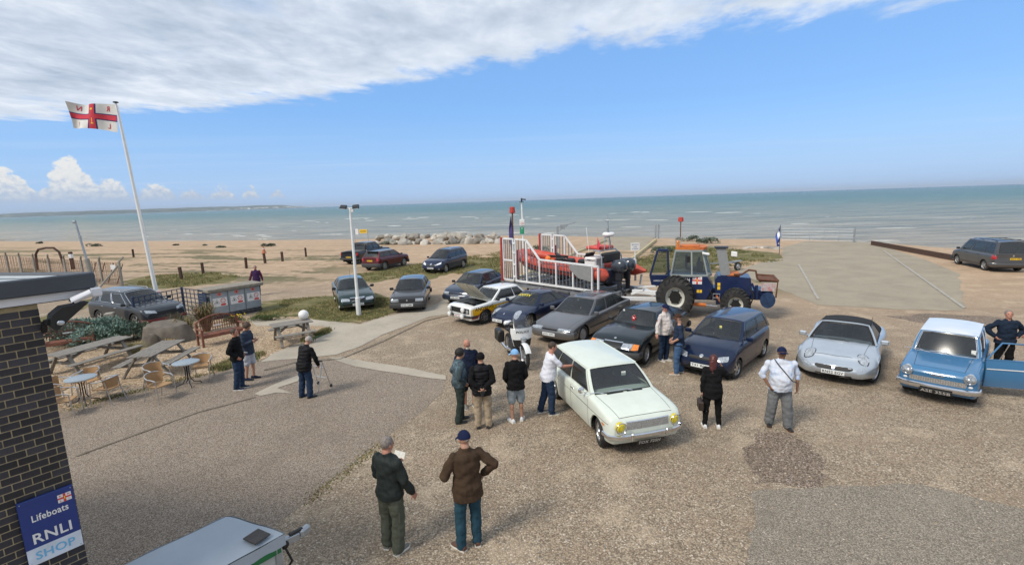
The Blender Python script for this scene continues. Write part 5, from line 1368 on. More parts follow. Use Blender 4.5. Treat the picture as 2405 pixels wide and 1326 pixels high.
# 15 dark grey van at the right edge
S = dict(L=4.60, W=1.80, H=1.82, xf=1.50, xr=-1.32, tyre=.32, tw=.20, rimR=.21, sill=.26, paint=P_van, corner=.12, cornerlen=.35, bow=.10, crown=.03, shoulder=.05, cornerR=.08,
 top=[(-2.30, 1.02), (-2.2, 1.05), (0, 1.06), (1.1, 1.05), (1.5, 1.02), (1.9, .93), (2.15, .84), (2.30, .68)], cab=(1.38, .68, -2.05, -2.22), wB=.83, wT=.68, drop=.06, bulge=.10, bulgeR=.04,
 wins=[(.04, .03, .30, .29), (.33, .32, .66, .66), (.70, .70, .93, .94)], rim='5', sglass=M_dglass, rglass=M_dglass, doors=(1.25, .35, -.8), handles=(.5, -.7), mirrormat=M_black, strip=(.36, .06, M_plastic), bumpers=[(.46, .22, .03, P_van, False), (.42, .26, .02, M_plastic, True)],
 plates=[dict(z=.80, dx=.03, txt='GN14 YXK', m_=M_plateY, tm=M_ink, front=False, y=-.1)],
 decals=[dict(k='quad', d='b', q=[(.76, .78), (.87, .78), (.87, 1.04), (.76, 1.04)], n='tail_light', m=M_red, off=.012, sym=1), dict(k='quad', d='l', q=[(-2.02, .78), (-2.22, .78), (-2.22, 1.02), (-2.02, 1.02)], n='tail_light', m=M_red, off=.008), dict(k='quad', d='f', q=[(.45, .62), (.78, .66), (.76, .78), (.45, .72)], n='headlight', m=M_lamp, off=.012, sym=1), dict(k='disc', d='b', c=(0, .98), r=(.05, .05), n='badge', m=M_chrome, off=.012)])
car('van', 'dark grey passenger van with roof bars, parked beyond the slipway', 'van', (29.66, 30.15), 73, S)
mb = MB()
for v in (.04, .96): mb.tube([S['_rf'](v, .05), S['_rf'](v, .08) + Vector((0, 0, .06)), S['_rf'](v, .84) + Vector((0, 0, .06)), S['_rf'](v, .88)], .018, 6)
for w_ in (.22, .66): mb.bar(S['_rf'](.0, w_) + Vector((0, 0, .10)), S['_rf'](1, w_) + Vector((0, 0, .10)), .06, .03)
extra(S['_root'], 'roof_bars', mb, M_black)
# 16 dark slate SUV behind the trellis
S = dict(L=4.48, W=1.84, H=1.64, xf=1.38, xr=-1.29, tyre=.36, tw=.22, rimR=.25, sill=.28, paint=P_suv, corner=.14, cornerlen=.35, bow=.12, crown=.05, shoulder=.07,
 top=[(-2.24, .98), (-2.1, 1.08), (-1.2, 1.09), (.2, 1.04), (.9, 1.03), (1.3, 1.01), (1.9, .92), (2.15, .82), (2.24, .70)], cab=(1.02, .22, -1.62, -2.0), wB=.81, wT=.62, drop=.07, bulge=.10, arc=.03, wins=[(.10, .08, .24, .18), (.27, .24, .57, .56), (.60, .59, .94, .94)],
 rim='5', sglass=M_dglass, sealmat=M_chrome, doors=(.95, .0, -1.0), handles=(.12, -.85), handlemat=M_chrome, mirrormat=P_suv, strip=(.36, .08, M_plastic), bumpers=[(.40, .14, .02, mat('dark red bumper', (.16, .02, .02), .5), True)],
 plates=[dict(z=.36, dx=.04, txt='GK66 VLE', m_=M_plateW, tm=M_ink)],
 decals=[dict(k='quad', d='f', q=[(.42, .70), (.82, .76), (.80, .88), (.46, .82)], n='headlight', m=M_lamp, off=.012, sym=1), dict(k='quad', d='f', q=[(-.38, .60), (.38, .60), (.42, .76), (-.42, .76)], n='grille', m=M_grille, off=.01), dict(k='quad', d='b', q=[(.6, .8), (.84, .8), (.84, .96), (.6, .96)], n='tail_light', m=M_red, sym=1)])
car('suv', 'dark slate SUV parked behind the dark blue trellis fence', 'SUV', (-17.47, 22.34), 336.4, S)
mb = MB()
for v in (.04, .96): mb.tube([S['_rf'](v, .08), S['_rf'](v, .12) + Vector((0, 0, .05)), S['_rf'](v, .85) + Vector((0, 0, .05)), S['_rf'](v, .9)], .016, 6)
extra(S['_root'], 'roof_rails', mb, M_alu)
# ---------------------------------------------------------------- people
M_skin = mat('skin', (.42, .235, .165), .55, var=.10, vscale=12, spec=.3)
M_skin2 = mat('ruddy skin', (.46, .22, .155), .55, var=.12, vscale=12, spec=.3)
M_skin3 = mat('brown skin', (.20, .10, .06), .55, var=.12, vscale=12, spec=.3)
M_eye = mat('eye', (.03, .02, .02), .3)
def cloth(name, col, var=.16, sc=9, bump=.5, c2=None, rough=.9):
 return mat('cloth ' + name, col, rough, var=var, vscale=sc, bump=bump, bscale=90, spec=.15, col2=c2)
def remesh(name, mb, voxel, m, parent, smooth_it=4, wr=0.0, wseed=0, wscale=7.0, quilt=None, mats=None):
 me = bpy.data.meshes.new(name + '_raw'); me.from_pydata(mb.v, [], mb.f); me.update()
 bm = bmesh.new(); bm.from_mesh(me); bmesh.ops.recalc_face_normals(bm, faces=bm.faces); bm.to_mesh(me); bm.free()
 o = bpy.data.objects.new(name, me); COL.objects.link(o)
 md = o.modifiers.new('r', 'REMESH'); md.mode = 'VOXEL'; md.voxel_size = voxel; md.use_smooth_shade = True
 if smooth_it:
  s2 = o.modifiers.new('s', 'SMOOTH'); s2.factor = .5; s2.iterations = smooth_it
 dg = bpy.context.evaluated_depsgraph_get()
 ev = o.evaluated_get(dg); new = bpy.data.meshes.new_from_object(ev)
 bpy.data.objects.remove(o); bpy.data.meshes.remove(me)
 new.name = name
 if wr:
  nrm = [v.normal.copy() for v in new.vertices]
  for v, n in zip(new.vertices, nrm):
   c = v.co
   f = noise.noise(Vector((c.x * wscale, c.y * wscale, c.z * wscale * 1.8 + wseed))) + .5 * noise.noise(Vector((c.x * wscale * 2.3 + c.z * 6, c.y * wscale * 2.3 - c.z * 5, wseed + c.z * wscale)))
   d = wr * f
   if quilt: d += .008 * abs(sin((c.z + .02 * c.y) * PI / quilt)) - .004
   v.co = c + n * d
 new.materials.clear(); new.materials.append(m)
 new.polygons.foreach_set('use_smooth', [True] * len(new.polygons))
 new.polygons.foreach_set('material_index', [0] * len(new.polygons)); new.update()
 ob = link(name, new, parent)
 return ob
def ring_loft(mb, rings, n=14):
 """rings: (centre, rx along X', ry along Y', yaw)"""
 vs = []
 for (c, rx, ry, yw, tilt) in rings:
  for k in range(n):
   a = 2 * PI * k / n; p = Vector((cos(a) * rx, sin(a) * ry, 0))
   p = Matrix.Rotation(yw, 3, 'Z') @ (Matrix.Rotation(tilt, 3, 'Y') @ p)
   vs.append(Vector(c) + p)
 m = len(rings); fs = [tuple(range(n))[::-1], tuple((m - 1) * n + k for k in range(n))]
 for i in range(m - 1):
  for k in range(n):
   l = (k + 1) % n; fs.append((i * n + k, i * n + l, (i + 1) * n + l, (i + 1) * n + k))
 mb.add(vs, fs)
def limb(mb, pts, rs, n=10):
 """rounded, tapering limb through the joints"""
 P = []; Q = []
 for i in range(len(pts) - 1):
  for k in range(4): P.append(vl(pts[i], pts[i + 1], k / 4)); Q.append(lerp(rs[i], rs[i + 1], k / 4))
 P.append(Vector(pts[-1])); Q.append(rs[-1])
 mb.tube(P, Q, n); mb.sphere(P[0], Q[0], 10, 6); mb.sphere(P[-1], Q[-1], 10, 6)
 for p, r in zip(pts[1:-1], rs[1:-1]): mb.sphere(p, r, 10, 6)
def hand(mb, w, d, side, s=1.0, curl=.35, palm_n=None):
 """palm, four separate fingers and a thumb; d = direction of the forearm"""
 d = Vector(d).normalized(); n = Vector(palm_n) if palm_n is not None else Vector((0, -side, 0))
 n = (n - d * n.dot(d)).normalized(); ac = d.cross(n).normalized()   # across the palm
 w = Vector(w); pc = w + d * .052 * s
 M = Matrix((d, ac, n)).transposed()
 vs = MB(); vs.bbox((0, 0, 0), (.095 * s, .080 * s, .030 * s), .012 * s)
 mb.add([M @ Vector(p) + pc for p in vs.v], vs.f)
 for i, (o, L) in enumerate(((-.031, .070), (-.0105, .080), (.0105, .076), (.031, .060))):
  a = w + d * .088 * s + ac * o * s; c1 = curl * (1 + .15 * i)
  b = a + (d * cos(c1) + n * sin(c1)) * L * .5 * s; c = b + (d * cos(c1 * 2.2) + n * sin(c1 * 2.2)) * L * .5 * s
  mb.tube([a - d * .02 * s, a, b, c], [.010 * s, .0098 * s, .009 * s, .0075 * s], 7); mb.sphere(c, .0078 * s, 6, 4)
 tb = w + d * .022 * s - ac * .034 * s; t1 = tb + (d * .7 - ac * .75 + n * .25).normalized() * .036 * s; t2 = t1 + (d * .95 - ac * .25 + n * .35).normalized() * .032 * s
 mb.tube([tb + ac * .012, tb, t1, t2], [.013 * s, .013 * s, .011 * s, .009 * s], 7); mb.sphere(t2, .0092 * s, 6, 4)
def person(label, px, yaw, H=1.75, bw=1.0, belly=0.0, lean=0.0, bend=0.0, arms=None, feet=None, top='jacket', topc=None, bot='trousers', botc=None,
           shoec=None, solec=None, skin=None, hair='short', hairc=None, head=(0, 0), female=False, quilt=None, z=0, curl=.35, look=None, group=None, wl=1.0, hem=None, vox=.011, topc2=None, legw=1.0, sleeve='long', collar=True):
 skin = skin or M_skin
 p0 = gp(*px) if len(px) == 2 and px[0] > 40 else Vector((px[0], px[1], 0))
 root = thing('person', label, 'person', (p0.x, p0.y, z), R(yaw), group)
 s = H / 1.75; k = s
 hipz, kz, az = .915 * k, .50 * k, .085 * k
 feet = feet or ((.02, .11), (-.02, -.11))
 # pelvis and spine
 pel = Vector((bend * .0 - lean * .10, 0, hipz));
 sp = Vector((sin(lean + bend * .2), 0, cos(lean + bend * .2))); sp2 = Vector((sin(lean + bend), 0, cos(lean + bend)))
 waist = pel + sp * .20 * k; chest = waist + (sp + sp2).normalized() * .19 * k; shl = chest + sp2 * .13 * k; neck = shl + sp2 * .05 * k
 tl = math.atan2(sp2.x, sp2.z)
 hd, tilt = head
 hv = (sp2 * .55 + Vector((sin(tilt), 0, cos(tilt))) * .6).normalized()
 hc = neck + hv * .142 * k + Vector((.025, 0, 0))
 sw = .182 * k * bw * (.90 if female else 1)
 # ---- limbs
 legs = []
 for i, sg in enumerate((1, -1)):
  fx, fy = feet[i][0], feet[i][1]; fz = feet[i][2] if len(feet[i]) > 2 else 0
  hp = pel + Vector((0, sg * .092 * k * (1.08 if female else 1), -.02)); an = Vector((fx - .03, fy, az + fz))
  kn = (hp + an) / 2 + Vector((.035 + (.03 if fz else 0), sg * .008, .01))
  fa = feet[i][3] if len(feet[i]) > 3 else sg * .22
  legs.append((hp, kn, an, fa, fz))
 armj = []
 dfl = [((-.02, .05, -.27), (.06, .07, -.50)), ((-.02, .05, -.27), (.06, .07, -.50))]
 arms = arms or dfl
 for i, sg in enumerate((1, -1)):
  sh = shl + Vector((0, sg * (sw - .012), -.030 * k)); e, w = arms[i] if arms[i] else dfl[i]
  el = sh + Vector((e[0], sg * e[1], e[2])) * k; wr = sh + Vector((w[0], sg * w[1], w[2])) * k
  # keep limb lengths human
  el = sh + (el - sh).normalized() * .285 * k; wr = el + (wr - el).normalized() * .255 * k
  armj.append((sh, el, wr, sg))
 # ---- skin: one continuous body
 b = MB()
 ring_loft(b, [(pel + Vector((0, 0, -.08 * k)), .085 * k, .13 * k, 0, 0), (pel, .10 * k, .155 * k, 0, 0), (waist, (.085 + belly * .4) * k, .13 * k * bw, 0, tl * .4), (chest, .098 * k, .15 * k * bw, 0, tl), (shl, .07 * k, sw * .80, 0, tl), (neck, .05 * k, .06 * k, 0, tl)])
 limb(b, [shl + sp2 * .0, neck + sp2 * .03 * k, hc - hv * .06 * k], [.068 * k, .063 * k, .060 * k])
 fd = Vector((cos(tilt) * cos(hd), sin(hd) * cos(tilt), -sin(tilt)))       # facing of the head
 fu = (hv - fd * hv.dot(fd)).normalized(); fl = fu.cross(fd)
 HM = Matrix((fd, fl, fu)).transposed()
 def hp_(x, y, z_): return hc + HM @ Vector((x, y, z_)) * k
 def hsph(x, y, z_, rx, ry, rz, n=14, m=9):
  t = MB(); t.sphere((0, 0, 0), (rx * k, ry * k, rz * k), n, m); b.add([hp_(x, y, z_) + HM @ Vector(p) for p in t.v], t.f)
 hsph(-.012, 0, .028, .100, .081, .096); hsph(.022, 0, -.032, .066, .058, .078); hsph(.045, 0, -.078, .034, .034, .028)
 hsph(.090, 0, -.012, .018, .014, .026, 8, 6); hsph(.100, 0, -.022, .014, .016, .012, 8, 6); hsph(.070, 0, .018, .026, .050, .014, 8, 6)
 hsph(.078, 0, -.050, .016, .026, .010, 8, 6)
 for sg in (1, -1): hsph(-.005, sg * .078, -.008, .018, .010, .032, 8, 6); hsph(.062, sg * .036, -.022, .022, .020, .018, 8, 6)
 for (sh, el, wr, sg) in armj:
  limb(b, [sh, el, wr], [.052 * k, .041 * k, .029 * k])
  hand(b, wr, wr - el, sg, k, curl)
 for (hp, kn, an, fa, fz) in legs:
  limb(b, [hp, kn, an], [.085 * k, .054 * k, .038 * k]); cf = kn.lerp(an, .28) + Vector((-.022, 0, 0)); b.sphere(cf, (.05 * k, .048 * k, .09 * k), 10, 7)
 body = remesh('body', b, vox * .8, skin, root, 2)
 for sg in (1, -1):
  e = MB(); e.sphere(hp_(.0815, sg * .033, .003), .0105 * k, 8, 6); eo = obj('eye', e, M_eye, body)
 # ---- top
 off = .016 if top in ('tee', 'shirt') else .030 if top == 'jacket' else .036
 hz = hem if hem is not None else (.80 if top in ('jacket', 'coat', 'vest') else .83)
 t = MB(); bl = belly * k
 hemc = Vector((pel.x, 0, hz * k))
 ring_loft(t, [(hemc, (.126 + off) * k + bl * .6, (.178 * bw ** .6 + off) * k, 0, 0), (pel + Vector((0, 0, .04)), (.122 + off) * k + bl * .9, (.172 * bw ** .6 + off) * k, 0, 0), (waist + Vector((bl * .35, 0, 0)), (.096 + off) * k + bl, (.140 * bw + off) * k, 0, tl * .4), (chest + Vector((bl * .15, 0, 0)), (.104 + off) * k + bl * .35, (.158 * bw + off) * k, 0, tl), (shl - sp2 * .035, (.088 + off) * k, sw * .98 + off * k, 0, tl), (shl + sp2 * .005, (.078 + off) * k, sw * .84 + off * k, 0, tl), (shl + sp2 * .030, (.066 + off * .7) * k, sw * .52, 0, tl), (neck - sp2 * .002, (.058 + off * .5) * k, (.068 + off * .5) * k, 0, tl)], 18)
 if female:
  for sg in (1, -1): t.sphere(chest + Vector((.09 * k, sg * .07 * k, .0)), .07 * k, 10, 8)
 if collar:
  ring_loft(t, [(neck - sp2 * .02, (.062 + off * .5) * k, .076 * k, 0, tl), (neck + sp2 * .035 * k, .064 * k, .068 * k, 0, tl)], 14)
 sl = MB() if topc2 else t
 for (sh, el, wr, sg) in armj:
  ro = off * .75
  if sleeve == 'short': limb(t, [sh, sh.lerp(el, .74)], [(.054 + ro) * k, (.058 + ro) * k])
  elif sleeve == 'mid': limb(t, [sh, el, el.lerp(wr, .25)], [(.052 + ro) * k, (.050 + ro) * k, (.048 + ro) * k])
  else: limb(sl, [sh, el, wr.lerp(el, .06)], [(.050 + ro) * k, (.046 + ro) * k, (.034 + ro * .9) * k])
 remesh('top_clothing', t, vox, topc, root, 3, wr=.019 if top != 'tee' else .014, wseed=px[0] * .01, quilt=quilt, wscale=7)
 if topc2: remesh('sleeves', sl, vox, topc2, root, 2, wr=.014, wseed=px[0] * .02)
 # ---- trousers
 t = MB(); lo = .020 * legw
 ring_loft(t, [(pel + Vector((0, 0, -.10 * k)), .098 * k, .165 * k, 0, 0), (pel + Vector((-.012, 0, -.03 * k)), (.110) * k + bl * .3, (.160 * (1.05 if female else 1)) * k, 0, 0), (pel + Vector((0, 0, .06 * k)), .100 * k + bl * .3, .142 * k, 0, 0)], 16)
 for (hp, kn, an, fa, fz) in legs:
  if bot == 'shorts': limb(t, [hp, hp.lerp(kn, .93)], [(.092 + lo) * k, (.080 + lo) * k])
  elif bot == 'leggings': limb(t, [hp, kn, an], [.108 * k, .080 * k, .054 * k])
  else:
   limb(t, [hp, kn, an + Vector((.0, 0, .0))], [(.090 + lo) * k, (.060 + lo * 1.25) * k, (.044 + lo * 1.4) * k]); c = an + Vector((.012, 0, -.035)); t.sphere(c, ((.056 + lo) * k, (.052 + lo) * k, .035 * k), 10, 6)
 remesh('trousers' if bot != 'shorts' else 'shorts', t, vox, botc, root, 3, wr=.014, wseed=px[1] * .013, wscale=8)
 # ---- shoes
 for (hp, kn, an, fa, fz) in legs:
  d = Vector((cos(fa), sin(fa), 0)); n = Vector((-sin(fa), cos(fa), 0)); base = Vector((an.x, an.y, fz))
  def sp_(x, y, zz): return base + d * x * k + n * y * k + Vector((0, 0, zz * k))
  up = MB(); prof = [(-.075, .034, .075), (-.04, .040, .105), (.01, .041, .105), (.06, .043, .078), (.12, .048, .055), (.17, .045, .045), (.20, .028, .038)]
  vs = []; m_ = 8
  for (x, w, h) in prof:
   for j in range(m_):
    a = PI * j / (m_ - 1); vs.append(sp_(x, cos(a) * w, .02 + max(0, sin(a)) ** .7 * (h - .02)))
  fs = [(i * m_ + j, (i + 1) * m_ + j, (i + 1) * m_ + j + 1, i * m_ + j + 1) for i in range(len(prof) - 1) for j in range(m_ - 1)] + [tuple(range(m_)), tuple((len(prof) - 1) * m_ + j for j in range(m_))[::-1]]
  up.add(vs, fs)
  so = obj('shoe', up, shoec or M_black, root, smooth=60)
  sl_ = MB(); ol = [(x, w + .004) for (x, w, h) in prof] + [(x, -w - .004) for (x, w, h) in prof[::-1]]
  q = MB(); q.prism(ol, 0, .026); sl_.add([sp_(*p) for p in q.v], q.f); obj('sole', sl_, solec or M_black, so, smooth=30)
 # ---- hair / headgear
 def shell(name, m, x0, grow, zc, back=.0, wrn=.0, parent=body):
  """close cap over the skull: parts of the head ellipsoid above a tilted plane"""
  t = MB(); vs = []; fs = []; N, Mr = 20, 12
  for i in range(Mr + 1):
   for j in range(N):
    a = 2 * PI * j / N; ph = PI / 2 - (i / Mr) * (PI / 2 + zc(a))
    r = Vector((cos(ph) * cos(a) * (.096 + grow), cos(ph) * sin(a) * (.079 + grow), sin(ph) * (.092 + grow)))
    if wrn: r *= 1 + wrn * noise.noise(Vector((a * 3, ph * 6, px[0] * .1)))
    vs.append(hp_(-.012 + r.x + back * max(0, -cos(a)) , r.y, .028 + r.z))
  for i in range(Mr):
   for j in range(N):
    l = (j + 1) % N; fs.append((i * N + j, (i + 1) * N + j, (i + 1) * N + l, i * N + l))
  t.add(vs, fs); return obj(name, t, m, parent, smooth=80)
 def zc_hair(a): return lerp(-.55, .55, sstep(.3, 1.4, abs(math.atan2(sin(a), cos(a)))))
 def zc_cap(a): return lerp(-.12, .12, sstep(.5, 2.0, abs(math.atan2(sin(a), cos(a)))))
 if hair in ('short', 'thick'): shell('hair', hairc, 0, .006 if hair == 'short' else .022, zc_hair, .004, .05 if hair == 'short' else .14)
 elif hair == 'buzz': shell('hair', hairc, 0, .0035, zc_hair)
 elif hair == 'beanie': shell('beanie', hairc, 0, .014, lambda a: lerp(-.05, .45, sstep(.3, 1.6, abs(math.atan2(sin(a), cos(a))))), .004)
 elif hair in ('cap', 'capback'):
  c = shell('cap', hairc, 0, .012, zc_cap, .004)
  sgn = 1 if hair == 'cap' else -1
  t = MB();
  def br(u, v):
   a = lerp(-1.0, 1.0, u); r = lerp(.100, .172, v * (1 - .25 * (2 * u - 1) ** 2)); return hp_(-.012 + sgn * cos(a) * r, sin(a) * r * .82, .030 - .02 * v - .012 * (2 * u - 1) ** 2)
  t.grid(br, 8, 3); t.grid(lambda u, v: br(u, v) + Vector((0, 0, -.006)), 8, 3, flip=True); obj('cap_peak', t, hairc, c, smooth=60)
 elif hair == 'long':
  shell('hair', hairc, 0, .014, zc_hair, .012, .05)
  t = MB(); ring_loft(t, [(hp_(-.05, 0, .04), .07 * k, .088 * k, 0, 0), (hp_(-.075, 0, -.06), .055 * k, .088 * k, 0, 0), (hp_(-.085, 0, -.18), .045 * k, .080 * k, 0, 0), (hp_(-.09, 0, -.30), .03 * k, .055 * k, 0, 0), (hp_(-.09, 0, -.36), .012 * k, .02 * k, 0, 0)]); remesh('long_hair', t, vox, hairc, body, 3, wr=.008, wscale=14)
 elif hair == 'fringe': shell('hair', hairc, 0, .005, lambda a: lerp(-.1, .4, sstep(.3, 1.4, abs(math.atan2(sin(a), cos(a))))), .0) if False else shell('hair', hairc, 0, .0035, lambda a: lerp(-1.3, .25, sstep(.8, 1.6, abs(math.atan2(sin(a), cos(a))))), .0)
 root['_d'] = 0; del root['_d']
 return dict(root=root, body=body, hp=hp_, arms=armj, chest=chest, shl=shl, neck=neck, waist=waist, pel=pel, HM=HM, k=k, legs=legs)
C_blackgreen = cloth('black green nylon', (.022, .028, .026), rough=.55); C_olive = cloth('olive cotton', (.085, .092, .068)); C_brown = cloth('dark brown cord', (.060, .038, .024))
C_teal = cloth('teal denim', (.022, .060, .085), sc=5); C_denim = cloth('dark denim', (.022, .040, .080), sc=5); C_denim2 = cloth('mid denim', (.055, .11, .21), sc=5, c2=(.10, .17, .28))
C_navy = cloth('navy', (.014, .020, .042)); C_black = cloth('black', (.009, .009, .010)); C_chino = cloth('beige chino', (.34, .27, .19)); C_lgrey = cloth('light grey', (.42, .43, .47))
C_grey = cloth('grey', (.16, .165, .17)); C_wht = cloth('white cotton', (.68, .69, .76), var=.06); C_cream = cloth('cream', (.60, .54, .50), var=.06); C_hood = cloth('grey green hoodie', (.045, .062, .070)); C_dgreen = cloth('dark green jersey', (.030, .042, .038))
C_blu = cloth('navy grey jacket', (.035, .048, .075)); C_purple = cloth('purple', (.050, .022, .075)); C_pink = cloth('purple maroon sleeve', (.12, .03, .06)); C_capb = cloth('sky blue cap', (.22, .42, .68)); C_short = cloth('grey blue shorts', (.26, .30, .33))
C_hairD = mat('dark hair', (.012, .010, .009), .7, var=.4, vscale=40); C_hairG = mat('grey hair', (.20, .17, .15), .8, var=.4, vscale=40); C_hairB = mat('brown hair', (.055, .035, .022), .7, var=.4, vscale=40); C_hairR = mat('dark red hair', (.075, .014, .012), .5, var=.4, vscale=30); C_beard = mat('white beard', (.50, .47, .43), .9, var=.3, vscale=50)
C_shoeW = mat('white trainers', (.66, .66, .66), .6); C_shoeG = mat('grey suede', (.17, .16, .14), .9); C_shoeBr = mat('brown leather', (.10, .045, .025), .5); C_tanS = mat('tan leather', (.38, .20, .09), .6); C_soleW = mat('white sole', (.68, .66, .60), .7)
C_capN = cloth('navy cap', (.012, .018, .055)); C_capBr = cloth('brown cap', (.060, .030, .020))
HNG = ((-.03, .05, -.27), (.02, .07, -.52)); POCK = ((-.10, .10, -.26), (.06, .02, -.42)); HOLD = ((.02, .06, -.27), (.26, -.08, -.20)); BACK = ((-.12, .07, -.26), (-.17, -.13, -.40)); HIP = ((-.12, .20, -.20), (.02, .03, -.36))
# foreground pair
A = person('man in a black-green bomber jacket and olive cargo trousers holding a sheet of paper', (926, 1290), 62, 1.80, 1.08, .02, arms=(HOLD, ((.02, .08, -.27), (.14, .12, -.50))), feet=((.04, .13, 0, .35), (.0, -.11, 0, -.1)), topc=C_blackgreen, botc=C_olive, shoec=C_shoeG, solec=C_soleW, hair='buzz', hairc=C_hairG, head=(-.25, .05), legw=1.5, skin=M_skin2, hem=.86)
mb = MB(); sh, el, wr, sg = A['arms'][0]; mb.box(wr + Vector((.13, -.02, .06)), (.004, .20, .15), rot=Matrix.Rotation(.5, 3, 'Y')); tag(obj('paper', mb, M_disc, None, smooth=0), 'white sheet of paper held by the man in the bomber jacket', 'paper').matrix_world = Matrix.Translation(A['root'].location) @ RZ(R(62))
for sg in (1, -1):
 mb = MB(); hp, kn, an, fa, fz = A['legs'][0 if sg > 0 else 1]; mb.bbox(hp.lerp(kn, .75) + Vector((-.01, sg * .085, 0)), (.12, .03, .17), .012); obj('cargo_pocket', mb, C_olive, A['root'])
A = person('man in a dark brown overshirt and jeans with a navy cap, hand on hip', (1105, 1278), 112, 1.80, 1.12, .02, lean=.04, arms=(((.0, .13, -.26), (.20, .02, -.30)), ((-.14, .22, -.20), (.02, .06, -.36))), feet=((-.02, .15, 0, .5), (.0, -.10, 0, -.15)), topc=C_brown, botc=C_teal, shoec=C_shoeBr, solec=C_soleW, hair='cap', hairc=C_capN, head=(.12, .18), hem=.76)
mb = MB(); mb.sphere(A['hp'](-.106, 0, -.002), (.012, .030, .020), 10, 6); obj('cap_opening', mb, C_hairG, A['body'])
# pair near the wooden bench
person('man in a black jacket and dark jeans beside the man reading a phone', (566, 912), 8, 1.78, 1.02, .02, arms=(POCK, POCK), feet=((.03, .09, 0, .1), (-.04, -.11, 0, -.05)), topc=C_black, botc=C_denim, shoec=C_navy, solec=C_shoeW, hair='short', hairc=C_hairB, head=(-.2, -.12), skin=M_skin2, hem=.84)
A = person('man in a navy and grey jacket and pale shorts reading his phone', (590, 890), -4, 1.76, 1.0, .02, arms=(HOLD, HOLD), feet=((.06, .10, 0, .15), (-.04, -.10, 0, .0)), topc=C_blu, bot='shorts', botc=C_lgrey, shoec=C_navy, solec=M_ink, hair='thick', hairc=C_hairB, head=(0, .55))
mb = MB(); sh, el, wr, sg = A['arms'][1]; mb.bbox(wr + Vector((.11, .05, .05)), (.14, .07, .010), .004, rot=Matrix.Rotation(-.5, 3, 'Y')); tag(obj('mobile_phone', mb, M_black, None), 'black mobile phone in the hands of the man in pale shorts', 'phone').matrix_world = Matrix.Translation(A['root'].location) @ RZ(R(-4))
# old man with walking frame
A = person('stooping man in a black quilted gilet and dark jeans, leaning on a walking frame', (722, 932), 62, 1.68, 1.15, .05, lean=.10, bend=.28, arms=(((.04, .10, -.27), (.16, .04, -.50)), ((.04, .10, -.27), (.16, .04, -.50))), feet=((-.04, .13, 0, .2), (.02, -.13, 0, -.2)), topc=cloth('black quilt', (.010, .010, .012), rough=.6), topc2=C_black, quilt=.085, botc=C_denim, shoec=M_black, hair='short', hairc=mat('pale grey hair', (.38, .34, .31), .9, var=.3, vscale=40), head=(0, .55), legw=1.3, hem=.80)
# group of three men
person('young dark-haired man in a grey-green hoodie and dark green joggers', (1083, 988), 22, 1.76, 1.05, .03, lean=.05, arms=(POCK, POCK), feet=((.06, .09, 0, .1), (-.06, -.11, 0, -.1)), topc=cloth('printed hoodie', (.045, .062, .070), c2=(.16, .24, .30)), botc=C_dgreen, shoec=M_black, solec=M_plastic, hair='thick', hairc=C_hairD, head=(-.1, .1), legw=1.3, hem=.88)
A = person('bald man with a white beard and glasses in a navy top and black shorts', (1103, 955), -72, 1.76, 1.12, .05, arms=(POCK, POCK), feet=((.02, .12, 0, .1), (.0, -.10, 0, -.1)), topc=C_navy, bot='shorts', botc=C_black, shoec=C_shoeG, solec=C_soleW, hair='none', head=(.1, .15), skin=M_skin2, hem=.80)
mb = MB(); mb.sphere(A['hp'](.062, 0, -.075), (.042, .050, .042), 12, 8); obj('beard', mb, C_beard, A['body'], smooth=60)
mb = MB(); mb.bar(A['hp'](.10, -.065, .0), A['hp'](.10, .065, .0), .012, .006); obj('glasses', mb, M_ink, A['body'])
A = person('man in a black beanie, black quilted gilet and beige chinos, hands behind his back', (1136, 1003), 96, 1.76, 1.08, .03, arms=(BACK, BACK), feet=((.02, .12, 0, .1), (.0, -.12, 0, -.45)), topc=cloth('black quilt', (.010, .010, .012)), topc2=C_black, quilt=.075, botc=C_chino, shoec=M_black, solec=M_plastic, hair='beanie', hairc=C_black, head=(0, .1), legw=1.25, hem=.80)
sh, el, wr, sg = A['arms'][0]; mb = MB(); mb.bbox((-.19, 0, .93), (.07, .11, .075), .015); mb.cyl((-.19, 0, .895), (-.19, 0, .82), .035, 12); mb.tube([(-.19, .05, .96), (-.17, .09, 1.03), (-.18, .0, 1.06)], .006, 5)
tag(obj('camera', mb, M_black, None), 'black camera held behind the back of the man in beige chinos', 'camera').matrix_world = Matrix.Translation(A['root'].location) @ RZ(R(96))
# light blue cap
person('man in a light blue cap, black fleece and grey shorts with white trainers', (1214, 990), 100, 1.74, 1.06, .03, arms=(((.0, .06, -.27), (.13, -.02, -.46)), ((.0, .06, -.27), (.13, -.02, -.46))), feet=((.02, .10, 0, .35), (.08, -.13, 0, -.35)), topc=C_black, bot='shorts', botc=C_short, shoec=C_shoeW, solec=C_soleW, hair='cap', hairc=C_capb, head=(.5, .1), hem=.82)
# white tee, leaning on the mint car
person('man in a white T-shirt and dark jeans with his hand on the pale mint car', (1290, 970), 12, 1.78, 1.10, .06, lean=.16, arms=(((-.02, .08, -.27), (.05, .12, -.50)), ((.20, .02, -.20), (.46, -.02, -.22))), feet=((-.16, .10, 0, .1), (.06, -.10, 0, .05)), top='tee', sleeve='short', topc=C_wht, botc=C_denim, shoec=C_shoeG, solec=C_soleW, hair='buzz', hairc=C_hairB, head=(-.1, .05), skin=M_skin2, legw=1.2, hem=.84, collar=False)
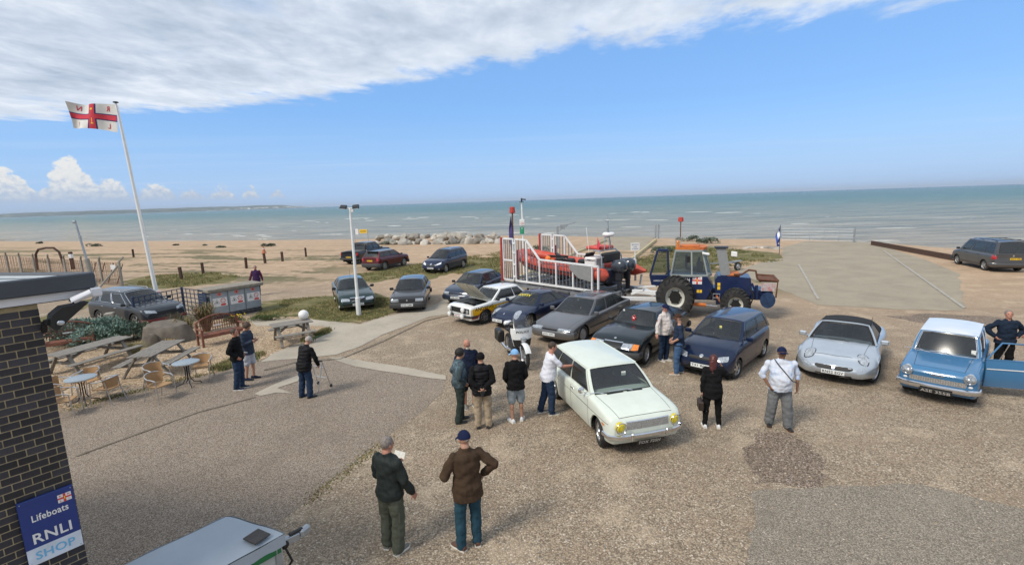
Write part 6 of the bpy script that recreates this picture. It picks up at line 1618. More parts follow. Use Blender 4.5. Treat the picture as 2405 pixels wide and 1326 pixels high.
# cream sweatshirt with stick
A = person('man in a cream sweatshirt, dark cap and sunglasses leaning on a walking stick', (1558, 846), -50, 1.80, 1.14, .10, arms=(((.02, .10, -.27), (.10, .12, -.50)), ((.0, .16, -.24), (.06, .26, -.46))), feet=((.06, .10, 0, .2), (-.02, -.08, 0, -.1)), top='shirt', topc=C_cream, botc=C_denim, shoec=mat('grey trainers', (.33, .32, .31), .8), solec=C_soleW, hair='cap', hairc=C_capN, head=(.35, .25), skin=M_skin2, hem=.84)
mb = MB(); mb.sphere(A['chest'] + Vector((.175, .04, .0)), (.012, .055, .055), 12, 8); obj('chest_print', mb, cloth('faded print', (.38, .36, .36)), A['root'])
mb = MB(); mb.bbox(A['hp'](.088, 0, .002), (.022, .12, .028), .006); obj('sunglasses', mb, M_ink, A['body'])
sh, el, wr, sg = A['arms'][0]; mb = MB(); hx = wr + Vector((.03, 0, -.08)); mb.cyl((hx.x + .02, hx.y + .02, 0), hx, .011, 8); mb.tube([hx, hx + Vector((0, 0, .03)), hx + Vector((-.05, 0, .045)), hx + Vector((-.09, 0, .03))], .014, 8)
tag(obj('walking_stick', mb, mat('dark cane', (.03, .018, .012), .4), None), 'dark walking stick held by the man in the cream sweatshirt', 'walking stick').matrix_world = Matrix.Translation(A['root'].location) @ RZ(R(-50))
person('man in a brown cap, dark blue shirt and blue jeans, hand in pocket', (1592, 876), 168, 1.76, 1.04, .03, arms=(((-.04, .08, -.27), (.16, .0, -.42)), ((-.04, .08, -.27), (.14, .0, -.42))), feet=((.08, .10, 0, .1), (-.08, -.10, 0, -.15)), top='shirt', sleeve='mid', topc=cloth('dark blue check', (.022, .035, .065)), botc=C_denim2, shoec=C_tanS, solec=C_soleW, hair='cap', hairc=C_capBr, head=(.1, .12), hem=.84, legw=1.2)
# woman in black
A = person('woman in black with long dark red hair raising a hand to her face', (1671, 1001), 78, 1.64, 1.14, .05, arms=(((-.04, .05, -.28), (-.02, .06, -.52)), ((.10, .16, -.20), (.22, .02, .06))), feet=((-.02, .15, 0, .1), (.0, -.14, 0, -.15)), female=True, topc=C_black, bot='leggings', botc=cloth('black leggings', (.008, .008, .008)), shoec=C_shoeW, solec=C_soleW, hair='long', hairc=C_hairR, head=(-.3, .15), hem=.74)
sh, el, wr, sg = A['arms'][0]; mb = MB(); c = wr + Vector((.0, .03, -.30)); mb.bbox(c, (.30, .11, .21), .025); mb.tube([c + Vector((-.08, 0, .10)), wr + Vector((-.04, 0, -.08)), wr + Vector((.04, 0, -.08)), c + Vector((.08, 0, .10))], .010, 6)
tag(obj('handbag', mb, mat('dark brown leather', (.035, .022, .016), .5), None), 'dark brown handbag hanging from the hand of the woman in black', 'handbag').matrix_world = Matrix.Translation(A['root'].location) @ RZ(R(78))
# man in white shirt
A = person('broad man in a white shirt, navy cap and grey trousers walking past the silver convertible', (1826, 1000), -100, 1.80, 1.42, .13, arms=(((-.04, .10, -.27), (.08, .06, -.48)), ((-.02, .12, -.26), (.10, .0, -.46))), feet=((.12, .17, 0, .1), (-.06, -.15, 0, -.25)), top='shirt', sleeve='mid', topc=cloth('white shirt', (.62, .65, .72), c2=(.40, .52, .72), var=.05), botc=C_grey, shoec=M_black, solec=C_shoeBr, hair='cap', hairc=C_capN, head=(.1, -.14), skin=M_skin3, hem=.84, legw=1.9)
mb = MB(); mb.tube([A['shl'] + Vector((.06, -.16, .075)), A['shl'] + Vector((.15, -.12, .0)), A['chest'] + Vector((.225, .0, -.02)), A['waist'] + Vector((.29, .14, .0)), A['waist'] + Vector((.10, .31, -.10))], .011, 5); obj('shoulder_strap', mb, M_ink, A['root'])
# man behind the open door
person('smiling man in a dark jacket behind the open door of the blue saloon', (2350, 880), -112, 1.80, 1.10, .02, arms=(HIP, ((-.06, .22, -.20), (.06, .06, -.36))), topc=cloth('navy bomber', (.014, .024, .042)), botc=C_black, hair='buzz', hairc=C_hairG, head=(-.15, -.28), skin=M_skin2, hem=.86)
person('person in black cut off by the right edge of the picture', (2452, 905), 150, 1.74, 1.05, .02, arms=(((.05, .05, -.27), (.28, .0, -.30)), ((.12, .04, -.25), (.36, .0, -.22))), topc=C_black, botc=C_black, hair='short', hairc=C_hairD, skin=M_skin2)
# far walker
person('grey-haired man in a purple jacket walking behind the gas store', (607, 693), -75, 1.78, 1.08, .03, arms=(((-.04, .08, -.27), (-.02, .12, -.5)), ((-.0, .10, -.27), (.05, .16, -.48))), feet=((.14, .09, 0, .1), (-.12, -.09, 0, -.1)), topc=C_purple, topc2=C_pink, botc=C_black, hair='short', hairc=C_hairG, skin=M_skin2, vox=.016)
# ---------------------------------------------------------------- buildings, poles, fences and garden things
M_brick = mat('dark engineering brick', (.022, .022, .028), .45, var=.35, vscale=2.2, bump=.6, bscale=50, col2=(.035, .030, .032))
M_mortar = mat('sandy mortar', (.38, .31, .19), .95, var=.2, vscale=20, bump=.5)
M_fascia = mat('grey fascia', (.055, .065, .080), .5, var=.10, vscale=3)
M_roofing = mat('grey roofing sheet', (.36, .40, .43), .45, var=.08, vscale=2)
M_soffit = mat('white soffit', (.70, .70, .72), .45, var=.04)
M_galv = mat('galvanised steel', (.36, .39, .42), .40, metal=.55, var=.16, vscale=5)
M_galvdoor = mat('galvanised door', (.30, .34, .38), .5, metal=.25, var=.14, vscale=2.5)
M_wpole = mat('white pole paint', (.74, .75, .74), .45, var=.06, vscale=4, col2=(.50, .50, .42), c2=(.62, .8))
M_conc = mat('weathered concrete', (.30, .28, .24), .9, var=.2, vscale=6, bump=.8, bscale=30)
M_oldwood = mat('weathered timber', (.245, .225, .195), .85, var=.28, vscale=10, bump=.8, bscale=40, stretch=(1, 6, 6), col2=(.15, .13, .11))
M_teak = mat('reddish bench timber', (.20, .075, .045), .7, var=.25, vscale=10, bump=.5, col2=(.13, .05, .035))
M_postwood = mat('dark post timber', (.075, .042, .030), .9, var=.3, vscale=8, bump=.8)
M_trellis = mat('blue trellis stain', (.022, .040, .085), .7, var=.15)
M_rust = mat('rusted steel', (.13, .055, .03), .9, var=.4, vscale=14, bump=.5)
M_rattan = mat('woven rattan', (.40, .245, .12), .7, var=.3, vscale=60, bump=1, bscale=160)
M_tabletop = mat('grey blue table top', (.26, .31, .35), .35, var=.15, vscale=24)
M_ironb = mat('dark iron', (.02, .022, .028), .5)
M_stone = mat('dark boulder stone', (.135, .115, .095), .9, var=.28, vscale=4, bump=1.0, bscale=14, col2=(.19, .165, .13))
def tone_by_object(m, lo, hi):
 t = NT(m.node_tree); p = [n for n in m.node_tree.nodes if n.type == 'BSDF_PRINCIPLED'][0]; src = p.inputs['Base Color'].links[0].from_socket
 f = t.math('MULTIPLY_ADD', t.n('ShaderNodeObjectInfo').outputs['Random'], hi - lo, lo); cc = t.n('ShaderNodeCombineColor'); [t.l(f, cc.inputs[i]) for i in range(3)]
 t.l(t.mix(1.0, src, cc.outputs[0], 'MULTIPLY'), p.inputs['Base Color'])
tone_by_object(M_brick, .55, 1.9)
M_rocky = mat('pale armour rock', (.44, .405, .35), .9, var=.25, vscale=1.6, bump=1.0, bscale=8, col2=(.30, .28, .25))
M_signred = mat('sign red', (.62, .04, .04), .5); M_signwhite = mat('sign white', (.76, .76, .75), .5, var=.04); M_signyel = mat('sign yellow', (.82, .52, .03), .5); M_signgreen = mat('sign green', (.02, .30, .16), .5); M_signblue = mat('sign blue', (.008, .035, .20), .35, var=.05, coat=.3); M_lblue = mat('pale blue lettering', (.16, .46, .72), .5)
def ry(px, py, Y):
 d = fwd + cright * ((px - PCX) / FPX) + cup * ((PCY - py) / FPX)
 return CAMP + d * (Y / d.y)
def put(o, p, rz=0.0, rot=None):
 o.matrix_world = Matrix.Translation(p) @ (rot or RZ(rz)); return o
# ---- shop wall, roof and sign
WAZ = R(37); WE = Vector((sin(WAZ), cos(WAZ), 0)); WN = Vector((cos(WAZ), -sin(WAZ), 0)); WP = Vector((-4.624, 4.700, 0))
shop = thing('shop_building', 'dark brick shop corner with a flat grey-edged roof', 'building', WP, math.atan2(WE.y, WE.x))
# local axes: +x along the wall to the corner (corner at x = 0), -y out of the wall towards the car park
WTOP = 4.23
SD = Vector((-sin(R(80)), cos(R(80)), 0)); c_, s_ = WE.x, WE.y
def to_local(v): return Vector((v.x * WE.x + v.y * WE.y, -(v.x * -WN.x + v.y * -WN.y) * -1 * -1, v.z))
def loc2(v):   # world direction -> local (x along WE, y = -WN)
 return Vector((v.dot(WE), v.dot(-WN), 0))
sd = loc2(SD)
mb = MB(); mb.prism([(-8, 0.0), (-.008, 0.0), (-.008 + sd.x * 6 , sd.y * 6), (-8, 6)], 0, WTOP); obj('wall', mb, M_mortar, shop, smooth=0)
wall_o = [o for o in shop.children if o.name.startswith('wall')][0]
bk = MB(); bk.bbox((0, 0, 0), (.142, .03, .0655), .003)
bm_ = bpy.data.meshes.new('brick'); bm_.from_pydata(bk.v, [], bk.f); bm_.materials.append(M_brick)
rb_ = random.Random(2)
row = 0; z = .995
while z < WTOP - .03:
 x = -.004 - (.071 if row % 2 else .142) ; first = True
 w0 = .071 if row % 2 else .142
 cx = -.002 - w0 / 2
 k = 0
 while cx > -.74 - max(0, (2.2 - z)) * .12:
  o = link('brick', bm_, wall_o); o.location = (cx, .0095 + rb_.uniform(-.0015, .0015), z); o.scale = ((w0 - .009) / .142, 1, 1)
  nw = .142; cx -= w0 / 2 + nw / 2; w0 = nw; k += 1
 z += .075; row += 1
# end return of the wall seen edge-on, the roof slab with rim
mb = MB(); A = Vector((.42, -.10, 0)); B = Vector((-8, -.10, 0)); D_ = A + sd * 7; C_ = B + sd * 7
mb.prism([(B.x, B.y), (A.x, A.y), (D_.x, D_.y), (C_.x, C_.y)], 4.33, 4.44); obj('roof', mb, M_roofing, shop, smooth=0)
ro = [o for o in shop.children if o.name.startswith('roof')][0]
mb = MB(); mb.bar((B.x, B.y, 4.405), (A.x, A.y, 4.405), .05, .165, bv=.012); obj('fascia', mb, M_fascia, ro)
mb = MB(); mb.bar((A.x + .0, A.y + .03, 4.405), (D_.x, D_.y, 4.405), .10, .160, bv=.02); obj('fascia', mb, M_fascia, ro)
mb = MB(); mb.bar((A.x - .25, A.y + .30, 4.452), (D_.x, D_.y - .2, 4.452), .10, .02, bv=.004); obj('roof_rim', mb, mat('pale roof rim', (.42, .45, .47), .5), ro)
mb = MB(); mb.bar((B.x, -.045, 4.285), (A.x - .03, -.045, 4.285), .05, .085); obj('soffit_board', mb, M_soffit, ro)
mb = MB(); mb.bar((-.6, .02, 4.236), (.36, .02, 4.236), .10, .012); obj('soffit', mb, M_fascia, ro)
# floodlight below the eaves, at the corner
fl = thing('floodlight', 'large black floodlight fixed to the brick corner under the eaves', 'floodlight', (0, 0, 0)); M0 = Matrix.Translation(WP) @ RZ(math.atan2(WE.y, WE.x)); put(fl, WP, math.atan2(WE.y, WE.x))
mb = MB(); mb.prism([(.02, 4.02), (.05, 4.12), (.13, 4.185), (.34, 4.20), (.19, 4.075), (.06, 3.96)], -.20, -.02, axis='Y'); obj('hood', mb, M_ink, fl, smooth=40)
mb = MB(); mb.bar((.0, -.10, 4.05), (.07, -.10, 4.06), .05, .05); mb.bar((.0, -.10, 4.05), (.0, -.02, 3.95), .04); obj('bracket', mb, M_ink, fl)
mb = MB(); mb.sphere((.10, -.21, 4.04), (.03, .012, .025), 10, 6); obj('lens', mb, M_lamp, fl)
# security camera
cc = thing('security_camera', 'white security camera hanging under the roof edge', 'security camera', (0, 0, 0)); put(cc, WP, math.atan2(WE.y, WE.x))
mb = MB();
def shd(u, v): a = lerp(-1.3, 1.3, u); return Vector((lerp(.20, .36, v), -.18 + .052 * sin(a) , lerp(4.235, 4.30, v) + .045 * cos(a) - .02))
mb.grid(shd, 8, 3); mb.grid(lambda u, v: shd(u, v) + Vector((0, 0, -.006)), 8, 3, flip=True); obj('shade', mb, M_soffit, cc, smooth=60)
mb = MB(); mb.cyl((.22, -.18, 4.235), (.37, -.18, 4.29), .036, 12); obj('housing', mb, M_soffit, cc)
mb = MB(); mb.bbox((.42, -.12, 4.285), (.09, .09, .09), .01); mb.cyl((.36, -.16, 4.285), (.42, -.12, 4.29), .018, 8); obj('mount', mb, M_soffit, cc)
mb = MB(); mb.cyl((.205, -.18, 4.229), (.222, -.18, 4.236), .028, 12); obj('lens', mb, M_ink, cc)
# sign
sg_ = thing('shop_sign', 'blue and white lifeboat shop sign on the dark brick wall', 'sign', (0, 0, 0)); put(sg_, WP, math.atan2(WE.y, WE.x))
SX0, SX1, SZ0, SZ1 = -.435, -.018, 1.655, 2.335
mb = MB(); mb.bbox(((SX0 + SX1) / 2, -.032, (SZ0 + SZ1) / 2), (SX1 - SX0, .034, SZ1 - SZ0), .004); obj('panel', mb, M_signblue, sg_)
mb = MB(); mb.box(((SX0 + SX1) / 2, -.0505, SZ0 + .088), (SX1 - SX0 - .004, .003, .172)); obj('white_band', mb, mat('sign pale white', (.62, .68, .76), .4), sg_)
for sx_ in (SX0 + .02, SX1 - .02):
 for sz_ in (SZ0 + .02, SZ1 - .02): mb = MB(); mb.sphere((sx_, -.0525, sz_), (.006, .004, .006), 8, 4); obj('fixing_screw', mb, M_galv, sg_)
def on_sign(cx, cz): return lambda p: Vector((cx + p.x, -.0545, cz + p.y))
def sign_text(s, cx, cz, w, h, m): mb = MB(); mb.text(s, None, w, h, fn=on_sign(cx, cz)); obj('lettering', mb, m, sg_, smooth=0)
sign_text('Lifeboats', -.215, 2.135, .275, .072, M_signwhite); sign_text('RNLI', -.225, 1.925, .29, .105, M_signwhite); sign_text('SHOP', -.225, 1.745, .30, .085, M_lblue)
def flag_badge(parent, P0, U, V, N, w, h, name='flag_emblem'):
 """small red cross on white with navy edging and gold centre, mast letters in the quarters"""
 P0, U, V, N = Vector(P0), Vector(U), Vector(V), Vector(N)
 def q(mb, x0, y0, x1, y1, d): mb.add([P0 + U * (x * w) + V * (y * h) + N * d for x, y in ((x0, y0), (x1, y0), (x1, y1), (x0, y1))], [(0, 1, 2, 3)])
 mb = MB(); mb.use(M_signwhite); q(mb, 0, 0, 1, 1, 0); mb.use(M_signred); q(mb, 0, .40, 1, .60, .002); q(mb, .41, 0, .59, 1, .0025)
 mb.use(M_signyel); q(mb, .46, .3, .54, .7, .004)
 mb.use(M_signred)
 for ch, x, y in (('R', .2, .8), ('N', .8, .8), ('L', .2, .2), ('I', .8, .2)):
  mb.text(ch, None, None, h * .22, fn=lambda p, x=x, y=y: P0 + U * (x * w) + V * (y * h) + U * p.x + V * p.y + N * .0015)
 obj(name, mb, None, parent, smooth=0)
flag_badge(sg_, (-.145, -.055, 2.195), (1, 0, 0), (0, 0, 1), (0, -1, 0), .105, .085)
# ---- flagpole and flag
FB = Vector((-17.9, 24.4, 0)); FT = ry(272, 243, 24.4)
fp = thing('flagpole', 'tall white tapering flagpole standing in a concrete base', 'flagpole', FB)
mb = MB(); n_ = 12; mb.tube([(FT - FB) * (k / n_) for k in range(n_ + 1)], [lerp(.105, .045, k / n_) for k in range(n_ + 1)], 14); obj('pole', mb, M_wpole, fp)
mb = MB(); mb.lathe([(.001, .06), (.09, .05), (.12, .02), (.11, 0), (.04, -.02)], 14, c=FT - FB + Vector((0, 0, .03))); obj('truck_cap', mb, M_ink, fp)
mb = MB(); mb.tube([(FT - FB) * .99 + Vector((.09, -.02, 0)), (FT - FB) * .75 + Vector((.13, -.05, 0)), (FT - FB) * .6 + Vector((.10, -.06, 0)), (FT - FB) * .15 + Vector((.12, -.06, 0))], .012, 5); obj('halyard', mb, M_signwhite, fp)
mb = MB(); mb.bbox((.05, -.10, .42), (.34, .34, .86), .03); obj('base', mb, M_conc, fp)
mb = MB(); mb.bbox((.16, -.17, 1.08), (.24, .015, .24), .003); so_ = obj('notice', mb, M_signwhite, fp)
mb = MB(); mb.text('DO NOT', None, .20, .06, fn=lambda p: Vector((.16 + p.x, -.182, 1.14 + p.y))); mb.text('CLIMB', None, .18, .06, fn=lambda p: Vector((.16 + p.x, -.182, 1.04 + p.y))); obj('lettering', mb, M_signred, so_, smooth=0)
# flag, flying to the left: u from the hoist, v up
FH = ry(280, 312, 24.4); FH2 = ry(276, 247, 24.4); FW = (ry(280, 312, 24.4) - ry(157, 300, 24.4)).length
def flagpt(u, v, off=0.0):
 hoist = FH.lerp(FH2, v); x = hoist.x - .06 - u * FW * .93; z_ = hoist.z + .02 + u * (.28 - .34 * (v - .5) * .6) + .08 * sin(u * 5.5 + v * 1.4) * u
 y = 24.4 + .24 * u * sin(u * 8.5 + v * 1.6) + .10 * u * sin(u * 15 - v * 2)
 return Vector((x, y - off, z_))
fg = thing('flag', 'white lifeboat flag with a navy-edged red cross flying from the tall flagpole', 'flag', FH)
def fpt(u, v, off=0): return flagpt(u, v, off) - FH
mb = MB(); mb.grid(lambda u, v: fpt(u, v), 40, 16, flip=True); obj('cloth', mb, mat('flag white', (.66, .65, .62), .9, var=.08, vscale=6), fg, smooth=60)
def strip(u0, u1, v0, v1, off, m, nm):
 mb = MB()
 for s in (1, -1): mb.grid(lambda u, v: fpt(lerp(u0, u1, u), lerp(v0, v1, v), off * s), 40 if u1 - u0 > .5 else 8, 16 if v1 - v0 > .5 else 4, flip=True)
 obj(nm, mb, m, fg, smooth=60)
M_fnavy = mat('flag navy', (.03, .03, .13), .9); M_fred = mat('flag red', (.55, .045, .07), .9, var=.1)
strip(.0, 1, .375, .625, .006, M_fnavy, 'cross_edge'); strip(.385, .575, 0, 1, .007, M_fnavy, 'cross_edge'); strip(0, 1, .41, .59, .010, M_fred, 'cross'); strip(.41, .55, 0, 1, .011, M_fred, 'cross')
mb = MB(); mb.use(M_signyel)
for s in (1, -1):
 for (cu, cv, ru, rv) in ((.48, .80, .03, .035), (.48, .32, .007, .12), (.48, .22, .028, .02)): mb.grid(lambda u, v: fpt(cu + (u - .5) * 2 * ru, cv + (v - .5) * 2 * rv, .014 * s), 3, 3, flip=True)
obj('crown_and_anchor', mb, None, fg, smooth=0)
fh_ = .19
for ch, cu, cv in (('R', .18, .82), ('N', .80, .82), ('L', .18, .18), ('I', .80, .18)):
 mb = MB()
 for s in (1, -1): mb.text(ch, None, None, 1.0, fn=lambda p: fpt(cu + p.x * .085, cv + p.y * fh_, .012 * s))
 obj('flag_letter', mb, M_fred, fg, smooth=0)
# ---- lamp post with two floodlights
LB = gp(843, 740); LT = ry(822, 489, LB.y)
lp = thing('lamp_post', 'white lamp post with two floodlights in front of the dark green saloon', 'lamp post', LB)
mb = MB(); t_ = LT - LB; mb.tube([(0, 0, 0), t_ * .17, t_ * .175, t_ * .6, t_], [.115, .105, .075, .066, .055], 12); obj('pole', mb, M_wpole, lp)
mb = MB(); mb.bbox(t_ + Vector((0, 0, .0)), (.55, .07, .06), .01); mb.bbox(t_ + Vector((.12, -.05, -.12)), (.10, .08, .12), .01); obj('cross_arm', mb, M_wpole, lp)
for sx in (-.28, .28):
 mb = MB(); mb.bbox(t_ + Vector((sx, -.05, .06)), (.30, .10, .22), .02, rot=Matrix.Rotation(R(-50), 3, 'X') @ Matrix.Rotation(R(-8 if sx > 0 else 6), 3, 'Y')); f_ = obj('flood_lamp', mb, M_ironb, lp)
 mb = MB(); mb.bbox(t_ + Vector((sx, -.10, .02)), (.25, .01, .17), .004, rot=Matrix.Rotation(R(-50), 3, 'X')); obj('glass', mb, M_lamp, f_)
# ---- mast with wind vane and safety signs
PB = gp(1232, 640); PT = ry(1225, 474, PB.y); t_ = PT - PB
mp = thing('signal_mast', 'white mast with a weather vane, a white box and a green sign', 'mast', PB)
mb = MB(); mb.tube([(0, 0, 0), t_], [.085, .05], 10); obj('pole', mb, M_wpole, mp)
mb = MB(); mb.cyl(t_ - Vector((0, 0, .05)), t_ + Vector((0, 0, .25)), .05, 8); mb.bar(t_ + Vector((-.05, 0, .18)), t_ + Vector((.30, 0, .15)), .03, .08); mb.box(t_ + Vector((0, 0, .0)), (.34, .2, .03)); obj('weather_vane', mb, M_ironb, mp)
mb = MB(); mb.bbox(ry(1226, 522, PB.y) - PB + Vector((.0, -.12, 0)), (.34, .16, .42), .02); bx_ = obj('box', mb, M_signwhite, mp)
mb = MB(); mb.text('ALARM', None, .24, .07, fn=lambda p: ry(1226, 524, PB.y) - PB + Vector((p.x, -.215, p.y))); obj('lettering', mb, M_signred, bx_, smooth=0)
c = ry(1226, 541, PB.y) - PB; mb = MB(); mb.bbox(c + Vector((0, -.10, 0)), (.30, .02, .48), .004); gs = obj('green_sign', mb, M_signgreen, mp)
mb = MB(); mb.bar(c + Vector((-.08, -.115, .1)), c + Vector((.02, -.115, -.12)), .03, .004); mb.bar(c + Vector((.08, -.115, .1)), c + Vector((-.02, -.115, -.12)), .03, .004); mb.sphere(c + Vector((0, -.113, .15)), (.04, .004, .04), 8, 6); obj('pictogram', mb, M_signwhite, gs)
c = ry(1238, 592, PB.y) - PB; mb = MB(); mb.bbox(c + Vector((0, -.12, 0)), (.62, .02, .66), .004); ws = obj('notice_board', mb, M_signwhite, mp)
mb = MB(); [mb.box(c + Vector((-.17 + .17 * i, -.135, .14 - .14 * j)), (.11, .004, .09)) for i in range(3) for j in range(3)]; obj('printed_symbols', mb, mat('sign print blue', (.10, .16, .30), .6), ws)
# ---- beach markers and feather flags
def marker(px0, px1, lab, bask=.34, fl=None, Y=None):
 b_ = gp(*px0) if Y is None else Vector((ry(px1[0], px1[1], Y).x, Y, ground_z(0, Y) if False else 0)); t_ = ry(px1[0], px1[1], b_.y) - b_
 m = thing('beach_marker', lab, 'beach marker', b_)
 mb = MB(); mb.tube([(0, 0, -.3), t_], .055, 8); obj('post', mb, M_rust, m)
 mb = MB(); mb.lathe([(bask * .25, -.28), (bask * .6, -.22), (bask * .5, .24), (.001, .26)], 8, c=t_); obj('red_topmark', mb, mat('topmark red', (.42, .05, .04), .7, var=.3), m)
marker((1598, 563), (1599, 515), 'red-topped groyne marker standing alone beyond the tractor', .55)
marker(None, (1203, 493), 'red-topped marker beside the white signal mast', .40, Y=40)
def feather(px_b, px_t, lab, m, m2=None):
 b_ = gp(*px_b); t_ = ry(px_t[0], px_t[1], b_.y) - b_
 f = thing('feather_flag', lab, 'feather flag', b_)
 mb = MB(); mb.tube([(0, 0, 0), t_ * .6, t_], .022, 6); obj('pole', mb, M_ironb, f)
 mb = MB(); mb.grid(lambda u, v: t_ * lerp(.28, .99, v) + Vector((-.34 * u * sin(PI * min(1, v * .75 + .22)) , .08 * sin(v * 9 + u * 3), 0)), 5, 16); obj('cloth', mb, m, f, smooth=60)
 if m2: mb = MB(); mb.grid(lambda u, v: t_ * lerp(.36, .9, v) + Vector((-.05 - .16 * u, .08 * sin(v * 9 + u * 2) - .012, 0)), 3, 16); obj('stripe', mb, m2, f, smooth=60)
feather((1212, 618), (1200, 508), 'tattered purple feather flag beside the signal mast', mat('purple flag cloth', (.06, .05, .16), .9, var=.3))
feather((1830, 598), (1833, 528), 'blue and white feather flag at the slipway edge', mat('blue flag cloth', (.05, .10, .42), .9, var=.2), M_signwhite)
# ---- signs on posts
b_ = gp(848, 568); s1 = thing('beach_notice', 'white and yellow beach notice behind the pickup truck', 'sign', b_)
for pxx in (832, 863):
 mb = MB(); t_ = ry(pxx, 538, b_.y) - b_; mb.tube([(t_.x, 0, 0), (t_.x, 0, t_.z)], .03, 6); obj('post', mb, M_galv, s1)
c = ry(838, 544, b_.y) - b_; mb = MB(); mb.bbox(c, (.40, .03, .78), .005); obj('white_panel', mb, M_signwhite, s1)
c = ry(853, 543, b_.y) - b_; mb = MB(); mb.bbox(c, (1.05, .03, .52), .005); yp = obj('yellow_panel', mb, M_signyel, s1)
mb = MB(); mb.text('DANGER', None, .8, .16, fn=lambda p: c + Vector((p.x, -.02, p.y))); obj('lettering', mb, M_ink, yp, smooth=0)
b_ = gp(1491, 612); s2 = thing('slipway_notice', 'small white notice on a post beside the rear slipway kerb', 'sign', b_)
mb = MB(); mb.bar((0, 0, 0), (0, 0, .9), .07, .07); obj('post', mb, M_wpole, s2)
mb = MB(); c = Vector((0, -.05, 1.12)); mb.bbox(c, (.70, .03, .62), .005); pn = obj('panel', mb, M_signwhite, s2)
for i, tx in enumerate(('KEEP SLIPWAY', 'CLEAR', 'NO PARKING')):
 mb = MB(); mb.text(tx, None, (.56, .28, .5)[i], .09, fn=lambda p: c + Vector((p.x, -.02, .18 - .17 * i + p.y))); obj('lettering', mb, M_signblue, pn, smooth=0)
mb = MB()
# ---- timber posts
TP = [((427, 656), 'nearest short timber post left of the gas store path'), ((478, 644), 'second short timber post, left of the walking man'), ((579, 630), 'timber post directly behind the walking man'), ((623, 618), 'timber post carrying the traffic cone'), ((664, 614), 'timber post right of the traffic cone'), ((719, 603), 'last timber post of the row, nearest the pickup truck'), ((314, 604), 'lone timber post out on the beach')]
p0_ = None
for i, (q, lab) in enumerate(TP):
 b_ = gp(*q)
 mb = MB(); mb.bbox((0, 0, .44), (.19, .19, 1.02), .02); o = obj('timber_post', mb, M_postwood); tag(o, lab, 'post', 'timber posts along the beach track'); o.location = b_; o.rotation_euler = (0, R(-3 + 2 * (i % 3)), .4 * i)
b_ = gp(623, 618); cn = thing('traffic_cone', 'traffic cone with a white sleeve set on top of a timber post', 'traffic cone', b_ + Vector((0, 0, .96)))
mb = MB(); mb.lathe([(.001, 0), (.24, 0), (.24, .04), (.17, .05), (.04, .62), (.001, .62)], 14); obj('cone', mb, mat('faded cone', (.45, .16, .08), .6), cn)
mb = MB(); mb.lathe([(.140, .16), (.078, .46)], 14); obj('sleeve', mb, M_signwhite, cn)
# ---- old mesh fence and concrete lamp standard on the left
b0, b1 = gp(288, 672), gp(-60, 636)
fe = thing('mesh_fence', 'rusty mesh fence on cranked concrete posts behind the shop roof', 'fence', b0)
n_ = 11
for i in range(n_):
 q = (b1 - b0) * (i / (n_ - 1)); mb = MB(); dv = Vector((.32, -.3, .30)) if i else Vector((.30, .1, .34))
 mb.bar(q, q + Vector((0, 0, 1.75)), .14, .14, bv=.02); mb.bar(q + Vector((0, 0, 1.72)), q + Vector((0, 0, 1.72)) + dv, .11, .11, bv=.02); obj('fence_post', mb, M_conc, fe)
mb = MB(); mb.bar(Vector((-.9, -1.0, 0)), Vector((-.05, 0, 1.5)), .12, .12, bv=.02); obj('fence_brace', mb, M_conc, fe)
mb = MB(); L_ = (b1 - b0).length; dd_ = (b1 - b0).normalized(); k = 0.0; rr_ = random.Random(8)
while k < L_:
 p = dd_ * k; mb.bar(p, p + Vector((rr_.uniform(-.04, .04), 0, 1.65)), .012 if k < 16 else .018); k += .16 if k < 16 else .30
for j in range(12): z_ = .1 + j * .14; mb.bar(Vector((0, 0, z_)), (b1 - b0) + Vector((0, 0, z_ + .05)), .012)
for j in range(4): p = dd_ * (1 + j * 1.3); mb.bar(p + Vector((0, .2, .1)), p + Vector((.6, .2, 1.5)), .04)
obj('fence_mesh', mb, M_rust, fe, smooth=0, kind='stuff')
mb = MB(); mb.bbox(Vector((-.35, -.12, 1.38)), (.34, .02, .34), .004); obj('notice', mb, M_signwhite, fe)
b_ = gp(227, 690); t_ = ry(176, 517, b_.y) - b_
ls = thing('concrete_lamp_standard', 'thin grey lamp standard on a thick concrete stump beside the shop roof', 'lamp post', b_)
mb = MB(); mb.tube([(0, 0, 0), t_ * .48], [.19, .15], 8); obj('stump', mb, M_conc, ls)
mb = MB(); mb.tube([t_ * .44, t_ * .7, t_], [.07, .06, .05], 8); mb.bbox(t_ * .78, (.16, .1, .14), .02); obj('pole', mb, M_galv, ls)
mb = MB(); mb.bbox(t_ + Vector((-.06, 0, -.12)), (.22, .14, .16), .03); obj('lamp_head', mb, M_galv, ls)
mb = MB(); mb.bbox(t_ * .25 + Vector((.22, -.16, 0)), (.26, .12, .2), .03); mb.tube([t_ * .25 + Vector((-.3, -.2, -.05)), t_ * .25 + Vector((.2, -.2, .0))], .03, 6); obj('clamp', mb, M_ironb, ls)
# hoop of old goalpost-like frame
b_ = gp(88, 634); hp0 = thing('steel_hoop_frame', 'dark bent steel hoop frame rising behind the mesh fence', 'frame', b_)
mb = MB(); w_ = (gp(148, 634) - b_); mb.tube([(0, 0, 0), (.12, 0, 1.5), (.45, 0, 1.95), w_ * .5 + Vector((0, 0, 2.1)), w_ + Vector((-.5, 0, 2.1)), w_ + Vector((-.05, 0, 1.7)), w_ + Vector((.25, 0, 0))], .10, 8); obj('hoop', mb, M_postwood, hp0)
b_ = gp(172, 632); o = MB(); o.bbox((0, 0, .8), (.26, .26, 1.7), .03); o = obj('capped_post', o, M_postwood); tag(o, 'short dark post with a white band behind the mesh fence', 'post'); o.location = b_
mb = MB(); mb.bbox((0, 0, 1.25), (.28, .28, .4), .02); obj('white_band', mb, M_signwhite, o)
